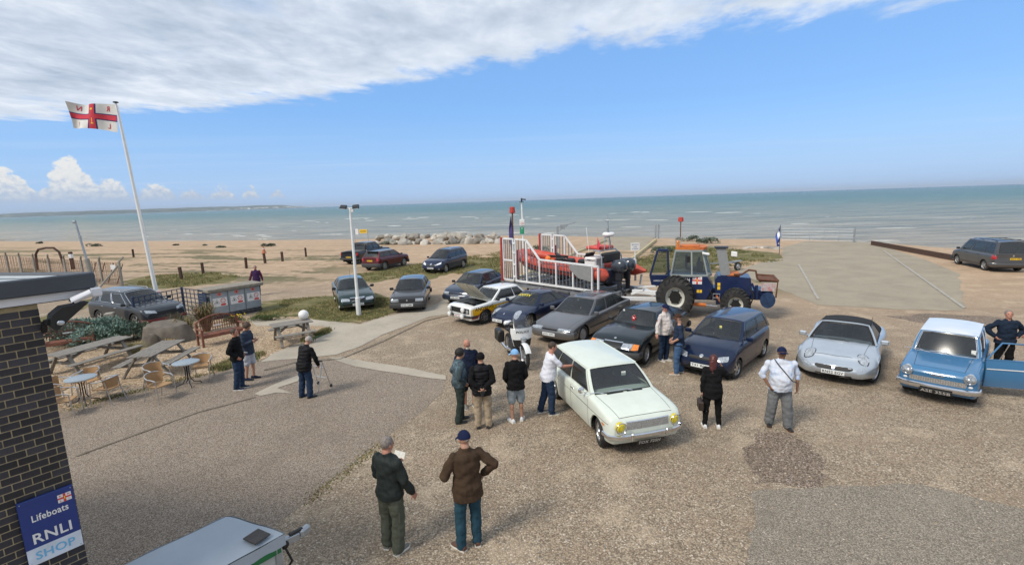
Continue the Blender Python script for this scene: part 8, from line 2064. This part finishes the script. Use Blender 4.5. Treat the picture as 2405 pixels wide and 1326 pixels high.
# deck frame
for y in (-.15, -1.1, -1.9, YF + .15): mb = MB(); mb.bar((-.9, y, .66), (6.3, y, .66), .14, .20, bv=.01); obj('deck_beam', mb, M_galv, cg)
for i in range(8): x = -.8 + i * 1.0; mb = MB(); mb.bar((x, -.08, .80), (x, YF + .08, .80), .12, .08, bv=.01); obj('cross_member', mb, M_galv, cg)
def rail(y, name):
 s = 1 if y == 0 else -1
 outline = [(0, .9), (0, 2.05), (3.25, 2.12), (4.15, 3.05), (4.95, 3.08), (4.95, .9)]
 for i, (a, b) in enumerate(zip(outline, outline[1:] + outline[:1])):
  if i == 5: continue
  mb = MB(); mb.bar((a[0], y, a[1]), (b[0], y, b[1]), .085, .085, bv=.008); obj('rail', mb, M_wsteel, cg)
 mb = MB(); mb.bar((-.05, y, .9), (4.99, y, .9), .10, .10, bv=.01); obj('rail', mb, M_wsteel, cg)
 def topz(x): return 2.05 + .02 * x if x < 3.25 else lerp(2.12, 3.05, (x - 3.25) / .9) if x < 4.15 else 3.06
 x = 0.0; k = 0
 for x in (1.1, 2.15, 3.25, 4.15): mb = MB(); mb.bar((x, y, .9), (x, y, topz(x)), .085, .085, bv=.008); obj('rail', mb, M_wsteel, cg)
 x = .22
 while x < 4.9:
  if min(abs(x - q) for q in (1.1, 2.15, 3.25, 4.15)) > .10: mb = MB(); mb.bar((x, y, .94), (x, y, topz(x) - .04), .022, .060, up=(0, 1, 0)); obj('rail_bar', mb, M_galv, cg, smooth=0)
  x += .215
 # end panel, swung on hinges
 for (a, b) in (((5.12, .9), (5.12, 3.08)), ((5.12, 3.08), (5.9, 3.08)), ((5.9, 3.08), (5.9, .9)), ((5.9, .9), (5.12, .9)), ((5.12, 1.95), (5.9, 1.95))): mb = MB(); mb.bar((a[0], y, a[1]), (b[0], y, b[1]), .085, .085, bv=.008); obj('rail', mb, M_wsteel, cg)
 for x in (5.27, 5.42, 5.57, 5.72): mb = MB(); mb.bar((x, y, .94), (x, y, 3.04), .022, .05, up=(0, 1, 0)); obj('rail_bar', mb, M_galv, cg, smooth=0)
 for z in (1.1, 1.75, 2.35, 2.85): mb = MB(); mb.bbox((5.03, y + .03 * s, z), (.14, .12, .10), .02); obj('hinge', mb, M_wsteel, cg)
 mb = MB(); mb.bar((5.98, y + .02, .8), (5.98, y + .02, 3.14), .16, .12, bv=.01); obj('red_end_post', mb, M_redp, cg)
 mb = MB(); mb.bar((5.02, y - .18, .8), (5.02, y - .18, 2.5), .14, .14, bv=.01); obj('red_inner_post', mb, M_redp, cg)
rail(0, 'near'); rail(YF, 'far')
mb = MB(); mb.prism([(.02, 2.02), (.02, 1.32), (.75, 1.42), (1.30, 1.82), (1.32, 2.02)], .048, .058, axis='Y'); obj('gusset_plate', mb, mat('dull grey plate', (.24, .24, .235), .6, var=.12), cg, smooth=0)
for s_ in (0, YF):
 mb = MB(); mb.bar((-.35, s_, 1.0), (-.35, s_, 2.05), .08); mb.bar((-.35, s_, 2.05), (0, s_, 2.05), .08); obj('rail', mb, M_wsteel, cg)
# running gear
for x in (1.2, 4.0):
 for y in (-.35, YF + .35): wheel(cg, x, y, .42, .32, 'steel', 1 if y > -1 else -1, rimmat=M_wsteel)
mb = MB(); mb.bar((-.9, -.15, .66), (-2.6, -1.35, .62), .16, .16, bv=.01); obj('drawbar', mb, M_wsteel, cg)
mb = MB(); mb.bar((-.9, YF + .15, .66), (-2.6, -1.55, .62), .16, .16, bv=.01); obj('drawbar', mb, M_wsteel, cg)
for (a, b, w) in (((-1.0, -2.2, .85), (-1.9, -2.3, 1.0), .12), ((-1.5, -.9, .8), (-2.1, -.9, 1.05), .14), ((-.8, -2.7, .9), (-.85, -2.75, 1.4), .1), ((-1.2, -1.5, .8), (-2.4, -1.5, .85), .25)): mb = MB(); mb.bar(a, b, w, w * .7, bv=.01); obj('winch_frame', mb, M_wsteel, cg)
# the boat
bt_ = thing('lifeboat', 'orange inflatable lifeboat with twin outboards on the white carriage', 'lifeboat', CO, CA)
YC = YF / 2
def tubepath(s):
 P_ = [(-.62, s * 1.12, 1.60), (-.35, s * 1.13, 1.62), (1.5, s * 1.14, 1.66), (3.4, s * 1.12, 1.74), (4.8, s * .90, 1.92), (5.6, s * .48, 2.08), (6.0, 0, 2.14)]
 return [Vector((x, YC + y, z)) for (x, y, z) in P_]
for s in (1, -1):
 P_ = tubepath(s); Q = []; rr = []
 if s < 0: P_[0].x -= .55
 for i in range(len(P_) - 1):
  for k in range(4):
   t = k / 4; Q.append(P_[i].lerp(P_[i + 1], t)); rr.append(.06 + .22 * min(1, (i * 4 + k) / 3.0) if i == 0 else .28)
 Q.append(P_[-1]); rr.append(.26)
 mb = MB(); mb.tube(Q, rr, 14); tb = obj('inflatable_tube', mb, M_or, bt_)
 mb = MB(); mb.tube([q + Vector((0, s * .27, -.04)) for q in Q[5:-3]], .035, 6); obj('rubbing_strake', mb, M_ink, tb)
 mb = MB(); mb.tube([q + Vector((0, s * .18, .22 - .03 * (i % 3))) for i, q in enumerate(Q[6:-3])], .012, 5); obj('grab_line', mb, M_signwhite, tb)
mb = MB(); mb.grid(lambda u, v: Vector((lerp(-.3, 5.7, u), YC + lerp(-1, 1, v) * .95 * (1 - max(0, u - .6) ** 2 * 5.2), 1.42 - .42 * (1 - abs(2 * v - 1)) * (1 - .8 * max(0, u - .5)) + .5 * max(0, u - .6) ** 1.5)), 16, 10); mb.bbox((-.30, YC, 1.5), (.08, 1.7, .55), .01); obj('hull', mb, M_hull, bt_, smooth=50)
mb = MB(); mb.bbox((2.6, YC, 1.62), (5.0, 1.7, .05), .01); obj('deck', mb, mat('dark deck', (.05, .05, .055), .8), bt_)
mb = MB(); mb.bbox((1.0, YC, 1.95), (.7, .75, .62), .06); co_ = obj('console', mb, M_signwhite, bt_)
mb = MB(); mb.bbox((1.28, YC, 2.34), (.05, .70, .26), .02, rot=Matrix.Rotation(-.5, 3, 'Y')); obj('console_screen', mb, M_ink, co_)
mb = MB(); mb.text('LIFEBOAT', None, .6, .09, fn=lambda p: Vector((.95 - p.x, YC + .39, 2.12 + p.y))); obj('lettering', mb, M_ink, co_, smooth=0)
for x in (1.7, 2.5, 3.2): mb = MB(); mb.bbox((x, YC, 1.88), (.5, .36, .42), .08); obj('seat_pod', mb, M_ink, bt_)
mb = MB(); mb.bbox((3.5, YC + .5, 1.95), (.5, .3, .2), .06); mb.sphere((3.35, YC + .75, 2.08), (.16, .14, .16), 10, 7); obj('stowed_gear', mb, mat('bright orange gear', (.80, .20, .03), .6), bt_)
mb = MB(); mb.bar((3.9, YC - .5, 2.2), (2.7, YC + .2, 2.0), .16, .08); mb.bar((3.8, YC + .3, 2.15), (2.9, YC - .3, 2.1), .08, .12); obj('black_stowage', mb, M_ink, bt_)
# A-frame, mast, radar
mb = MB()
for s in (1, -1): mb.tube([(-.05, YC + s * .82, 1.6), (.0, YC + s * .78, 2.35), (.25, YC + s * .66, 2.62), (.6, YC + s * .62, 2.64)], .032, 7)
mb.tube([(.25, YC - .66, 2.62), (.25, YC + .66, 2.62)], .032, 7); mb.tube([(.0, YC - .78, 2.35), (.0, YC + .78, 2.35)], .028, 7); obj('a_frame', mb, M_galv, bt_)
mb = MB(); mb.bbox((.05, YC, 2.30), (.30, 1.25, .46), .06); obj('righting_bag', mb, M_ink, bt_)
mb = MB(); mb.bbox((.75, YC - .1, 2.72), (.95, 1.0, .16), .07); obj('rolled_canopy', mb, M_orfade, bt_)
mb = MB()
for s in (1, -1): mb.tube([(.2, YC + s * .30, 2.62), (.25, YC + s * .16, 3.25)], .022, 6)
mb.tube([(.25, YC - .2, 3.22), (.25, YC + .2, 3.22)], .022, 6); mb.tube([(.1, YC, 2.62), (.22, YC, 4.20)], .022, 6); mb.bbox((.22, YC, 3.55), (.07, .07, .22), .01); mb.box((.22, YC, 4.0), (.05, .34, .03)); obj('mast', mb, M_galv, bt_)
mb = MB(); mb.lathe([(.001, .0), (.22, .0), (.29, .05), (.29, .12), (.22, .18), (.001, .20)], 20, c=(.28, YC - .15, 3.26)); obj('radar_dome', mb, M_signwhite, bt_)
mb = MB(); mb.lathe([(.001, .0), (.10, .0), (.12, .04), (.001, .06)], 12, c=(.22, YC, 3.98)); obj('aerial_disc', mb, M_signwhite, bt_)
mb = MB(); mb.tube([(.9, YC + .55, 2.5), (1.05, YC + .55, 3.7)], .014, 5); obj('whip_aerial', mb, M_signwhite, bt_)
mb = MB(); mb.add([(.55, YC + .35, 3.25), (.55, YC + .38, 2.72), (.30, YC + .62, 2.60), (.28, YC + .52, 2.95)], [(0, 1, 2, 3), (3, 2, 1, 0)]); obj('red_ensign', mb, M_fred, bt_, smooth=0)
for s in (-.34, .34):
 e = thing('x', 'x', 'x') if False else None
 mb = MB(); c = Vector((-.66, YC + s, 1.95)); mb.bbox(c, (.74, .52, .60), .17, rot=Matrix.Rotation(.12, 3, 'Y')); eo = obj('outboard_engine', mb, M_engine, bt_, smooth=60)
 mb = MB(); mb.bbox(c + Vector((.02, 0, -.42)), (.30, .22, .55), .05); mb.bbox(c + Vector((-.02, 0, -.95)), (.22, .12, .62), .04); mb.bbox(c + Vector((-.02, 0, -1.10)), (.50, .26, .03), .01); obj('engine_leg', mb, M_ironb, eo)
 mb = MB(); mb.cyl(c + Vector((.18, 0, -1.22)), c + Vector((-.26, 0, -1.22)), .075, 10)
 for k in range(3): a = 2 * PI * k / 3; mb.bbox(c + Vector((-.30, .11 * cos(a), -1.22 + .11 * sin(a))), (.03, .12, .12), .02, rot=Matrix.Rotation(a, 3, 'X') @ Matrix.Rotation(.5, 3, 'Y'))
 obj('propeller', mb, M_ironb, eo)
 mb = MB(); mb.add([c + Vector((-.322, -.05, -.14)), c + Vector((-.322, .05, -.14)), c + Vector((-.322, 0, .0))], [(0, 1, 2), (2, 1, 0)]); obj('engine_sticker', mb, M_signwhite, eo, smooth=0)
# ---------------------------------------------------------------- blue launching tractor
TR = thing('tractor', 'navy blue launching tractor with an orange roof and huge rear tyre', 'tractor', (7.15, 20.5, 0), R(-21))
TR.scale = (.84, .90, .98)
def big_wheel(x, y, R0, w, rimm):
 hub = MB(); hub.cyl((x, y - w * .3, R0), (x, y + w * .3, R0), R0 * .3, 14); h = obj('wheel', hub, M_under, TR)
 ty = MB(); ty.lathe([(R0 * .50, -w * .45), (R0 * .80, -w * .5), (R0 * .93, -w * .42), (R0 * .95, 0), (R0 * .93, w * .42), (R0 * .80, w * .5), (R0 * .50, w * .45)], 36, 'Y', c=(x, y, R0)); to = obj('tyre', ty, M_tyre, h)
 lg = MB(); nL = 22
 for k in range(nL):
  for s in (1, -1):
   a0 = 2 * PI * (k + (.5 if s > 0 else 0)) / nL
   P_ = []
   for j in range(5):
    t = j / 4; a = a0 + s * 0 + t * .24; yy = y + s * lerp(.02, .47, t) * w; r_ = R0 * lerp(.985, .94, t ** 3)
    P_.append(Vector((x + cos(a) * r_, yy, R0 + sin(a) * r_)))
   P_.append(Vector((x + cos(a0 + .30) * R0 * .80, y + s * .51 * w, R0 + sin(a0 + .30) * R0 * .80)))
   lg.tube(P_, .040, 4)
 obj('tread_lugs', lg, M_tyre, to, smooth=0, kind='stuff')
 rm = MB();
 for s in (1, -1): rm.lathe([(R0 * .52, s * w * .44), (R0 * .48, s * w * .30), (R0 * .36, s * w * .16), (R0 * .20, s * w * .20), (.001, s * w * .20)][::-s], 26, 'Y', c=(x, y, R0))
 ro_ = obj('rim', rm, rimm, h)
 ho = MB()
 for k in range(6): a = 2 * PI * k / 6; ho.cyl((x + cos(a) * R0 * .32, y - w * .205, R0 + sin(a) * R0 * .32), (x + cos(a) * R0 * .32, y - w * .19, R0 + sin(a) * R0 * .32), .035, 8)
 obj('wheel_holes', ho, M_under, ro_, kind='stuff')
M_rimw = mat('off-white rim', (.60, .60, .54), .5, var=.1)
big_wheel(-.20, -.55, .90, .66, M_rimw); big_wheel(-.20, 1.75, .90, .66, M_rimw); big_wheel(2.55, -.45, .66, .50, M_rimw); big_wheel(2.55, 1.65, .66, .50, M_rimw)
mb = MB(); mb.bbox((1.2, .6, .95), (3.6, .9, .55), .04); obj('chassis', mb, M_tblue, TR)
mb = MB(); mb.prism([(-.55, 1.30), (-.55, 1.75), (1.25, 1.75), (1.55, 1.30), (1.2, .75), (.45, .75), (.2, 1.2)], -.25, 1.45, axis='Y'); ct = obj('cab_base', mb, M_tblue, TR)
# cab cage: lower ring z 1.75, upper ring z 2.85
LR = [(-.45, -.25), (.55, -.32), (1.28, -.15), (1.45, .25), (1.45, .95), (1.28, 1.35), (-.45, 1.45)]; UR = [(-.25, -.10), (.50, -.18), (1.0, -.08), (1.15, .25), (1.15, .95), (1.0, 1.28), (-.25, 1.30)]
mcab = mat('cab frame grey', (.28, .31, .30), .6, var=.1)
for i, (a, b) in enumerate(zip(LR, UR)): mb = MB(); mb.bar((a[0], a[1], 1.75), (b[0], b[1], 2.82), .07, .07, bv=.008); obj('cab_pillar', mb, mcab if i < 4 else M_tblue, TR)
for rg, z in ((LR, 1.78), (UR, 2.82)):
 for a, b in zip(rg, rg[1:] + rg[:1]): mb = MB(); mb.bar((a[0], a[1], z), (b[0], b[1], z), .07, .09, bv=.008); obj('cab_rail', mb, mcab, TR)
for i in range(len(LR)):
 j = (i + 1) % len(LR); a, b, c, d = [Vector(q) for q in ((LR[i][0], LR[i][1], 1.82), (LR[j][0], LR[j][1], 1.82), (UR[j][0], UR[j][1], 2.78), (UR[i][0], UR[i][1], 2.78))]
 mb = MB(); mb.add([a, b, c, d], [(0, 1, 2, 3)]); obj('cab_window', mb, glass_mat('cab glass', (.62, .68, .64), .85), TR, smooth=0)
mb = MB(); mb.prism([(x * 1.06, y * 1.06) for x, y in UR], 2.87, 2.97); mb.bbox((.4, .55, 3.00), (.9, .9, .05), .02); obj('cab_roof', mb, M_orange, TR, smooth=30)
mb = MB(); mb.cyl((-.15, .0, 2.97), (-.15, .0, 3.20), .07, 10); mb.sphere((-.15, 0, 3.2), .075, 10, 6); obj('beacon', mb, M_amber, TR)
mb = MB(); mb.tube([(-.25, -.12, 2.97), (-.25, -.12, 3.42), (-.05, -.12, 3.42), (-.05, -.12, 2.97)], .014, 5); obj('beacon_guard', mb, M_galv, TR)
mb = MB(); mb.cyl((1.0, -.22, 2.74), (1.28, -.25, 2.70), .055, 10); mb.sphere((1.28, -.25, 2.70), .06, 8, 6); obj('work_lamp', mb, M_signwhite, TR)
mb = MB(); mb.bbox((.5, .6, 2.0), (.5, .5, .14), .04); mb.bbox((.25, .6, 2.3), (.12, .5, .6), .05); obj('driver_seat', mb, M_ink, TR)
mb = MB(); mb.bbox((.9, .3, 2.1), (.3, .16, .5), .05); mb.bbox((.86, .3, 2.42), (.12, .14, .2), .03); obj('control_console', mb, M_ink, TR)
# open door, swung back to the left
DM2 = T(-.50, -.28, 1.45) @ RZ(R(188))
mb = MB(); mb.prism([(.0, 0), (.05, -.16), (.88, -.10), (.98, .28), (.82, .32), (.06, .32)], -.03, .03, M=DM2, axis='Y'); pp = [(.05, .30), (.95, .30), (.60, 1.42), (.12, 1.42)]
for a, b in zip(pp, pp[1:] + pp[:1]): mb.bar(Vector((a[0], 0, a[1])), Vector((b[0], 0, b[1])), .10, .09, up=(0, 1, 0), bv=.01, M=DM2)
dr2 = obj('cab_door', mb, M_tblue, TR)
mb = MB(); mb.add([DM2 @ Vector((x, 0, z)) for x, z in pp], [(0, 1, 2, 3)]); obj('door_window', mb, glass_mat('cab glass'), dr2, smooth=0)
def on_side(cx, cz): return lambda p: Vector((cx + p.x, -.256, cz + p.y))
mb = MB(); mb.text('TW61H', None, .66, .17, fn=on_side(.12, 1.60)); obj('lettering', mb, M_signwhite, ct, smooth=0)
mb = MB(); mb.text('LAUNCH CREW', None, .55, .06, fn=lambda p: DM2 @ Vector((.5 - p.x, .035, .10 + p.y))); obj('lettering', mb, M_signwhite, dr2, smooth=0)
flag_badge(ct, (.58, -.256, 1.42), (1, 0, 0), (0, 0, 1), (0, -1, 0), .44, .32)
for (x, z) in ((.85, 1.12), (.98, 1.12)): mb = MB(); mb.box((x, -.257, z), (.11, .006, .13)); obj('yellow_sticker', mb, M_signyel, ct)
# engine housing, exhaust box and front frame
mb = MB(); mb.prism([(1.70, .55), (1.62, 1.60), (1.75, 1.78), (3.20, 1.72), (3.30, 1.10), (2.9, .60)], -.12, 1.30, axis='Y'); eh = obj('engine_housing', mb, M_tblue, TR, smooth=20)
mb = MB(); mb.prism([(1.88, 1.80), (1.62, 2.92), (2.08, 2.94), (2.30, 1.80)], .0, .34, axis='Y'); obj('exhaust_box', mb, mat('dull zinc', (.27, .28, .28), .6, metal=.2, var=.1), TR, smooth=20)
mb = MB(); mb.bbox((1.86, .17, 2.96), (.62, .50, .05), .01); obj('exhaust_cap', mb, M_ironb, TR)
for (x0, x1) in ((2.15, 2.75),): mb = MB(); mb.bbox(((x0 + x1) / 2, .5, 1.80), (x1 - x0, 1.0, .10), .03); obj('orange_cover', mb, M_orange, TR)
for (x, z) in ((1.80, 1.42), (1.80, 1.26)): mb = MB(); mb.box((x, -.130, z), (.13, .02, .13)); obj('yellow_sticker', mb, M_signyel, eh)
mb = MB(); mb.tube([(2.45, -.1, 1.85), (2.8, -.1, 1.86), (3.1, -.1, 2.05), (3.4, -.1, 2.02), (3.5, -.1, 1.65)], .045, 7); obj('guard_rail', mb, M_rust, TR)
mb = MB(); mb.tube([(3.55, -.2, 1.68), (4.35, -.2, 1.64), (4.30, -.2, .95)], .04, 7); mb.tube([(3.55, 1.3, 1.68), (4.35, 1.3, 1.64)], .04, 7); mb.tube([(4.35, -.2, 1.64), (4.35, 1.3, 1.64)], .055, 7); obj('front_guard', mb, M_rust, TR)
mb = MB(); mb.bbox((3.95, .55, 1.60), (.8, 1.4, .07), .02); obj('rusty_cover', mb, M_rust, TR)
mb = MB(); mb.bbox((3.95, -.18, 1.36), (.60, .02, .32), .004); obj('front_panel', mb, mat('scuffed panel', (.45, .40, .40), .6, var=.3, vscale=12, col2=(.45, .10, .08)), TR)
mb = MB(); mb.bbox((3.7, .55, 1.0), (1.0, 1.3, .40), .06); mb.bar((3.25, -.16, 1.5), (3.6, -.2, .9), .12, .10); mb.cyl((3.45, -.28, 1.45), (3.50, -.28, .85), .07, 10); obj('front_ballast', mb, M_tblue, TR)
mb = MB(); mb.cyl((3.95, -.30, .85), (3.95, .5, .85), .27, 16); mb.cyl((3.95, -.33, .85), (3.95, -.30, .85), .33, 16); obj('winch_drum', mb, mat('worn blue steel', (.015, .04, .10), .5, var=.4), TR)
mb = MB(); mb.tube([(1.7, -.2, .95), (1.9, -.3, .7), (2.2, -.35, .75)], .05, 6); mb.cyl((.55, -.35, .58), (1.25, -.38, .56), .075, 10); obj('orange_ram', mb, M_orange, TR)
mb = MB(); mb.cyl((1.25, -.38, .56), (1.75, -.38, .53), .03, 8); obj('ram_rod', mb, M_chrome, TR)
mb = MB(); mb.tube([(1.3, -.2, 1.3), (1.5, -.28, 1.0), (1.35, -.3, .8)], .035, 6); mb.tube([(3.2, -.2, 1.3), (3.35, -.3, 1.0), (3.25, -.3, .7)], .03, 6); obj('hydraulic_hose', mb, M_ink, TR, kind='stuff')
mb = MB(); mb.tube([(1.55, -.36, .75), (1.55, -.36, 1.05), (1.85, -.36, 1.05), (1.85, -.36, .75)], .018, 5); mb.tube([(1.55, -.36, .88), (1.85, -.36, .88)], .018, 5); obj('step', mb, M_galv, TR)
mb = MB(); mb.bbox((.36, -.26, 2.48), (.16, .05, .28), .02); obj('mirror', mb, M_ink, TR)
mb = MB(); mb.bar((-.3, -.25, 1.20), (-.9, -.25, 1.22), .5, .06); obj('mudguard', mb, M_tblue, TR)
# small trailer behind the tractor
b_ = gp(1712, 632); jt = thing('boat_trailer', 'small empty grey boat trailer parked behind the tractor', 'trailer', b_, R(20))
mb = MB(); mb.bar((-1.6, 0, .5), (1.0, 0, .5), .07); mb.bar((.1, -.6, .45), (.1, .6, .45), .07); mb.bar((-.8, 0, .5), (.2, .55, .5), .06); mb.bar((-.8, 0, .5), (.2, -.55, .5), .06); mb.bar((-.6, 0, .5), (-.75, 0, 1.2), .06); obj('frame', mb, M_galv, jt)
for s in (1, -1): wheel(jt, .1, s * .65, .27, .14, 'steel', s)
for s in (1, -1): mb = MB(); mb.bbox((.1, s * .65, .62), (.62, .2, .06), .02); obj('mudguard', mb, M_galv, jt)
mb = MB(); mb.bbox((-.75, 0, 1.1), (.3, .4, .35), .05); obj('blue_cover', mb, mat('blue tarp', (.04, .10, .30), .7, var=.2), jt)
mb = MB(); mb.bbox((.75, .35, .95), (.12, .5, .35), .05); obj('light_board', mb, M_signwhite, jt)
# ---------------------------------------------------------------- police motorcycle
bk0 = thing('police_motorcycle', 'white and black police motorcycle with a large fairing and side cases', 'motorcycle', gp(1214, 846), R(-73)); bk0.scale = (1.12, 1.12, 1.12)
mk = lambda nm, mb, m, sm=40: obj(nm, mb, m, bk0, smooth=sm)
def moto_wheel(x, r):
 h = MB(); h.cyl((x, -.06, r), (x, .06, r), .05, 12); ho = mk('wheel', h, M_alu)
 ty = MB(); ty.tube([(x + cos(a) * (r - .055), 0, r + sin(a) * (r - .055)) for a in [2 * PI * k / 28 for k in range(28)]], .055, 8, closed=True, sq=(1, 1)); obj('tyre', ty, M_tyre, ho)
 rm = MB(); rm.lathe([(r - .10, -.04), (r - .085, 0), (r - .10, .04), (r - .12, 0), (r - .10, -.04)], 28, 'Y', c=(x, 0, r))
 for k in range(10): a = 2 * PI * k / 10; rm.bar((x, 0, r), (x + cos(a) * (r - .1), 0, r + sin(a) * (r - .1)), .018, .03, up=(0, 1, 0))
 obj('rim', rm, M_alu, ho)
moto_wheel(.74, .315); moto_wheel(-.74, .315)
mb = MB()
for s in (1, -1): mb.tube([(.74, s * .085, .315), (.52, s * .085, .92)], .026, 8)
mk('front_fork', mb, M_alu)
mb = MB(); mb.grid(lambda u, v: Vector((.74 + cos(lerp(.5, 2.6, u)) * .36, lerp(-.08, .08, v), .335 + sin(lerp(.5, 2.6, u)) * (.36 + .03 * (1 - (2 * v - 1) ** 2)))), 12, 4); mk('front_mudguard', mb, M_white, 60)
mb = MB(); mb.bbox((-.02, 0, .48), (.55, .34, .40), .08); mk('engine', mb, M_ironb)
mb = MB(); mb.sphere((.05, 0, .82), (.30, .17, .14), 14, 9); mk('fuel_tank', mb, M_white, 60)
mb = MB(); mb.bbox((-.42, 0, .82), (.62, .30, .12), .05); mk('seat', mb, M_ink)
fx = lambda u, v: Vector((.50 + .16 * cos(lerp(-1.35, 1.35, u)) - .05 * v, .30 * sin(lerp(-1.35, 1.35, u)) * lerp(.80, 1.05, min(1, v * 1.6)), lerp(.60, 1.10, v)))
mb = MB(); mb.grid(fx, 14, 8); mb.grid(lambda u, v: fx(u, v) - Vector((.012, 0, 0)), 14, 4, flip=True); fr_ = mk('fairing', mb, M_white, 60)
mb = MB(); mb.grid(lambda u, v: fx(lerp(.02, .98, u), lerp(0, .38, v)) + Vector((.008, 0, 0)), 14, 4); obj('lower_panel', mb, M_ink, fr_)
mb = MB(); mb.lathe([(.001, .03), (.06, .022), (.085, 0), (.08, -.03)], 16, 'X', c=(.672, 0, .80)); obj('headlight', mb, M_lamp, fr_)
mb = MB(); mb.text('POLICE', None, .34, .062, fn=lambda p: fx(.5 + p.x / .74, .80 + p.y * 2) + Vector((.010, 0, 0))); obj('lettering', mb, M_ink, fr_, smooth=0)
mb = MB(); mb.grid(lambda u, v: Vector((.60 - .30 * v + .10 * cos(lerp(-1.2, 1.2, u)) - .04, .245 * sin(lerp(-1.2, 1.2, u)) * lerp(1.05, .72, v ** 2), lerp(1.08, 1.42, v))), 10, 6); mk('windshield', mb, glass_mat('bike screen', (.9, .92, .95), .96), 60)
mb = MB(); mb.tube([(.30, .38, 1.02), (.40, .25, 1.08), (.44, 0, 1.04), (.40, -.25, 1.08), (.30, -.38, 1.02)], .016, 7); mk('handlebar', mb, M_ink)
for s in (1, -1):
 mb = MB(); mb.bbox((-.55, s * .34, .66), (.44, .20, .36), .04); mk('pannier', mb, M_ink)
 mb = MB(); mb.bbox((.42, s * .40, 1.16), (.04, .13, .09), .02); mk('mirror', mb, M_ink)
 mb = MB(); mb.tube([(.1, s * .16, .35), (-.4, s * .19, .28), (-.95, s * .20, .34)], .045, 9); mk('exhaust', mb, M_chrome)
mb = MB(); mb.bbox((-.80, 0, .92), (.16, .24, .14), .04); mk('rear_light_box', mb, M_white)
mb = MB(); mb.bbox((-.3, .0, .98), (.2, .24, .2), .06); mk('radio_box', mb, M_ink)
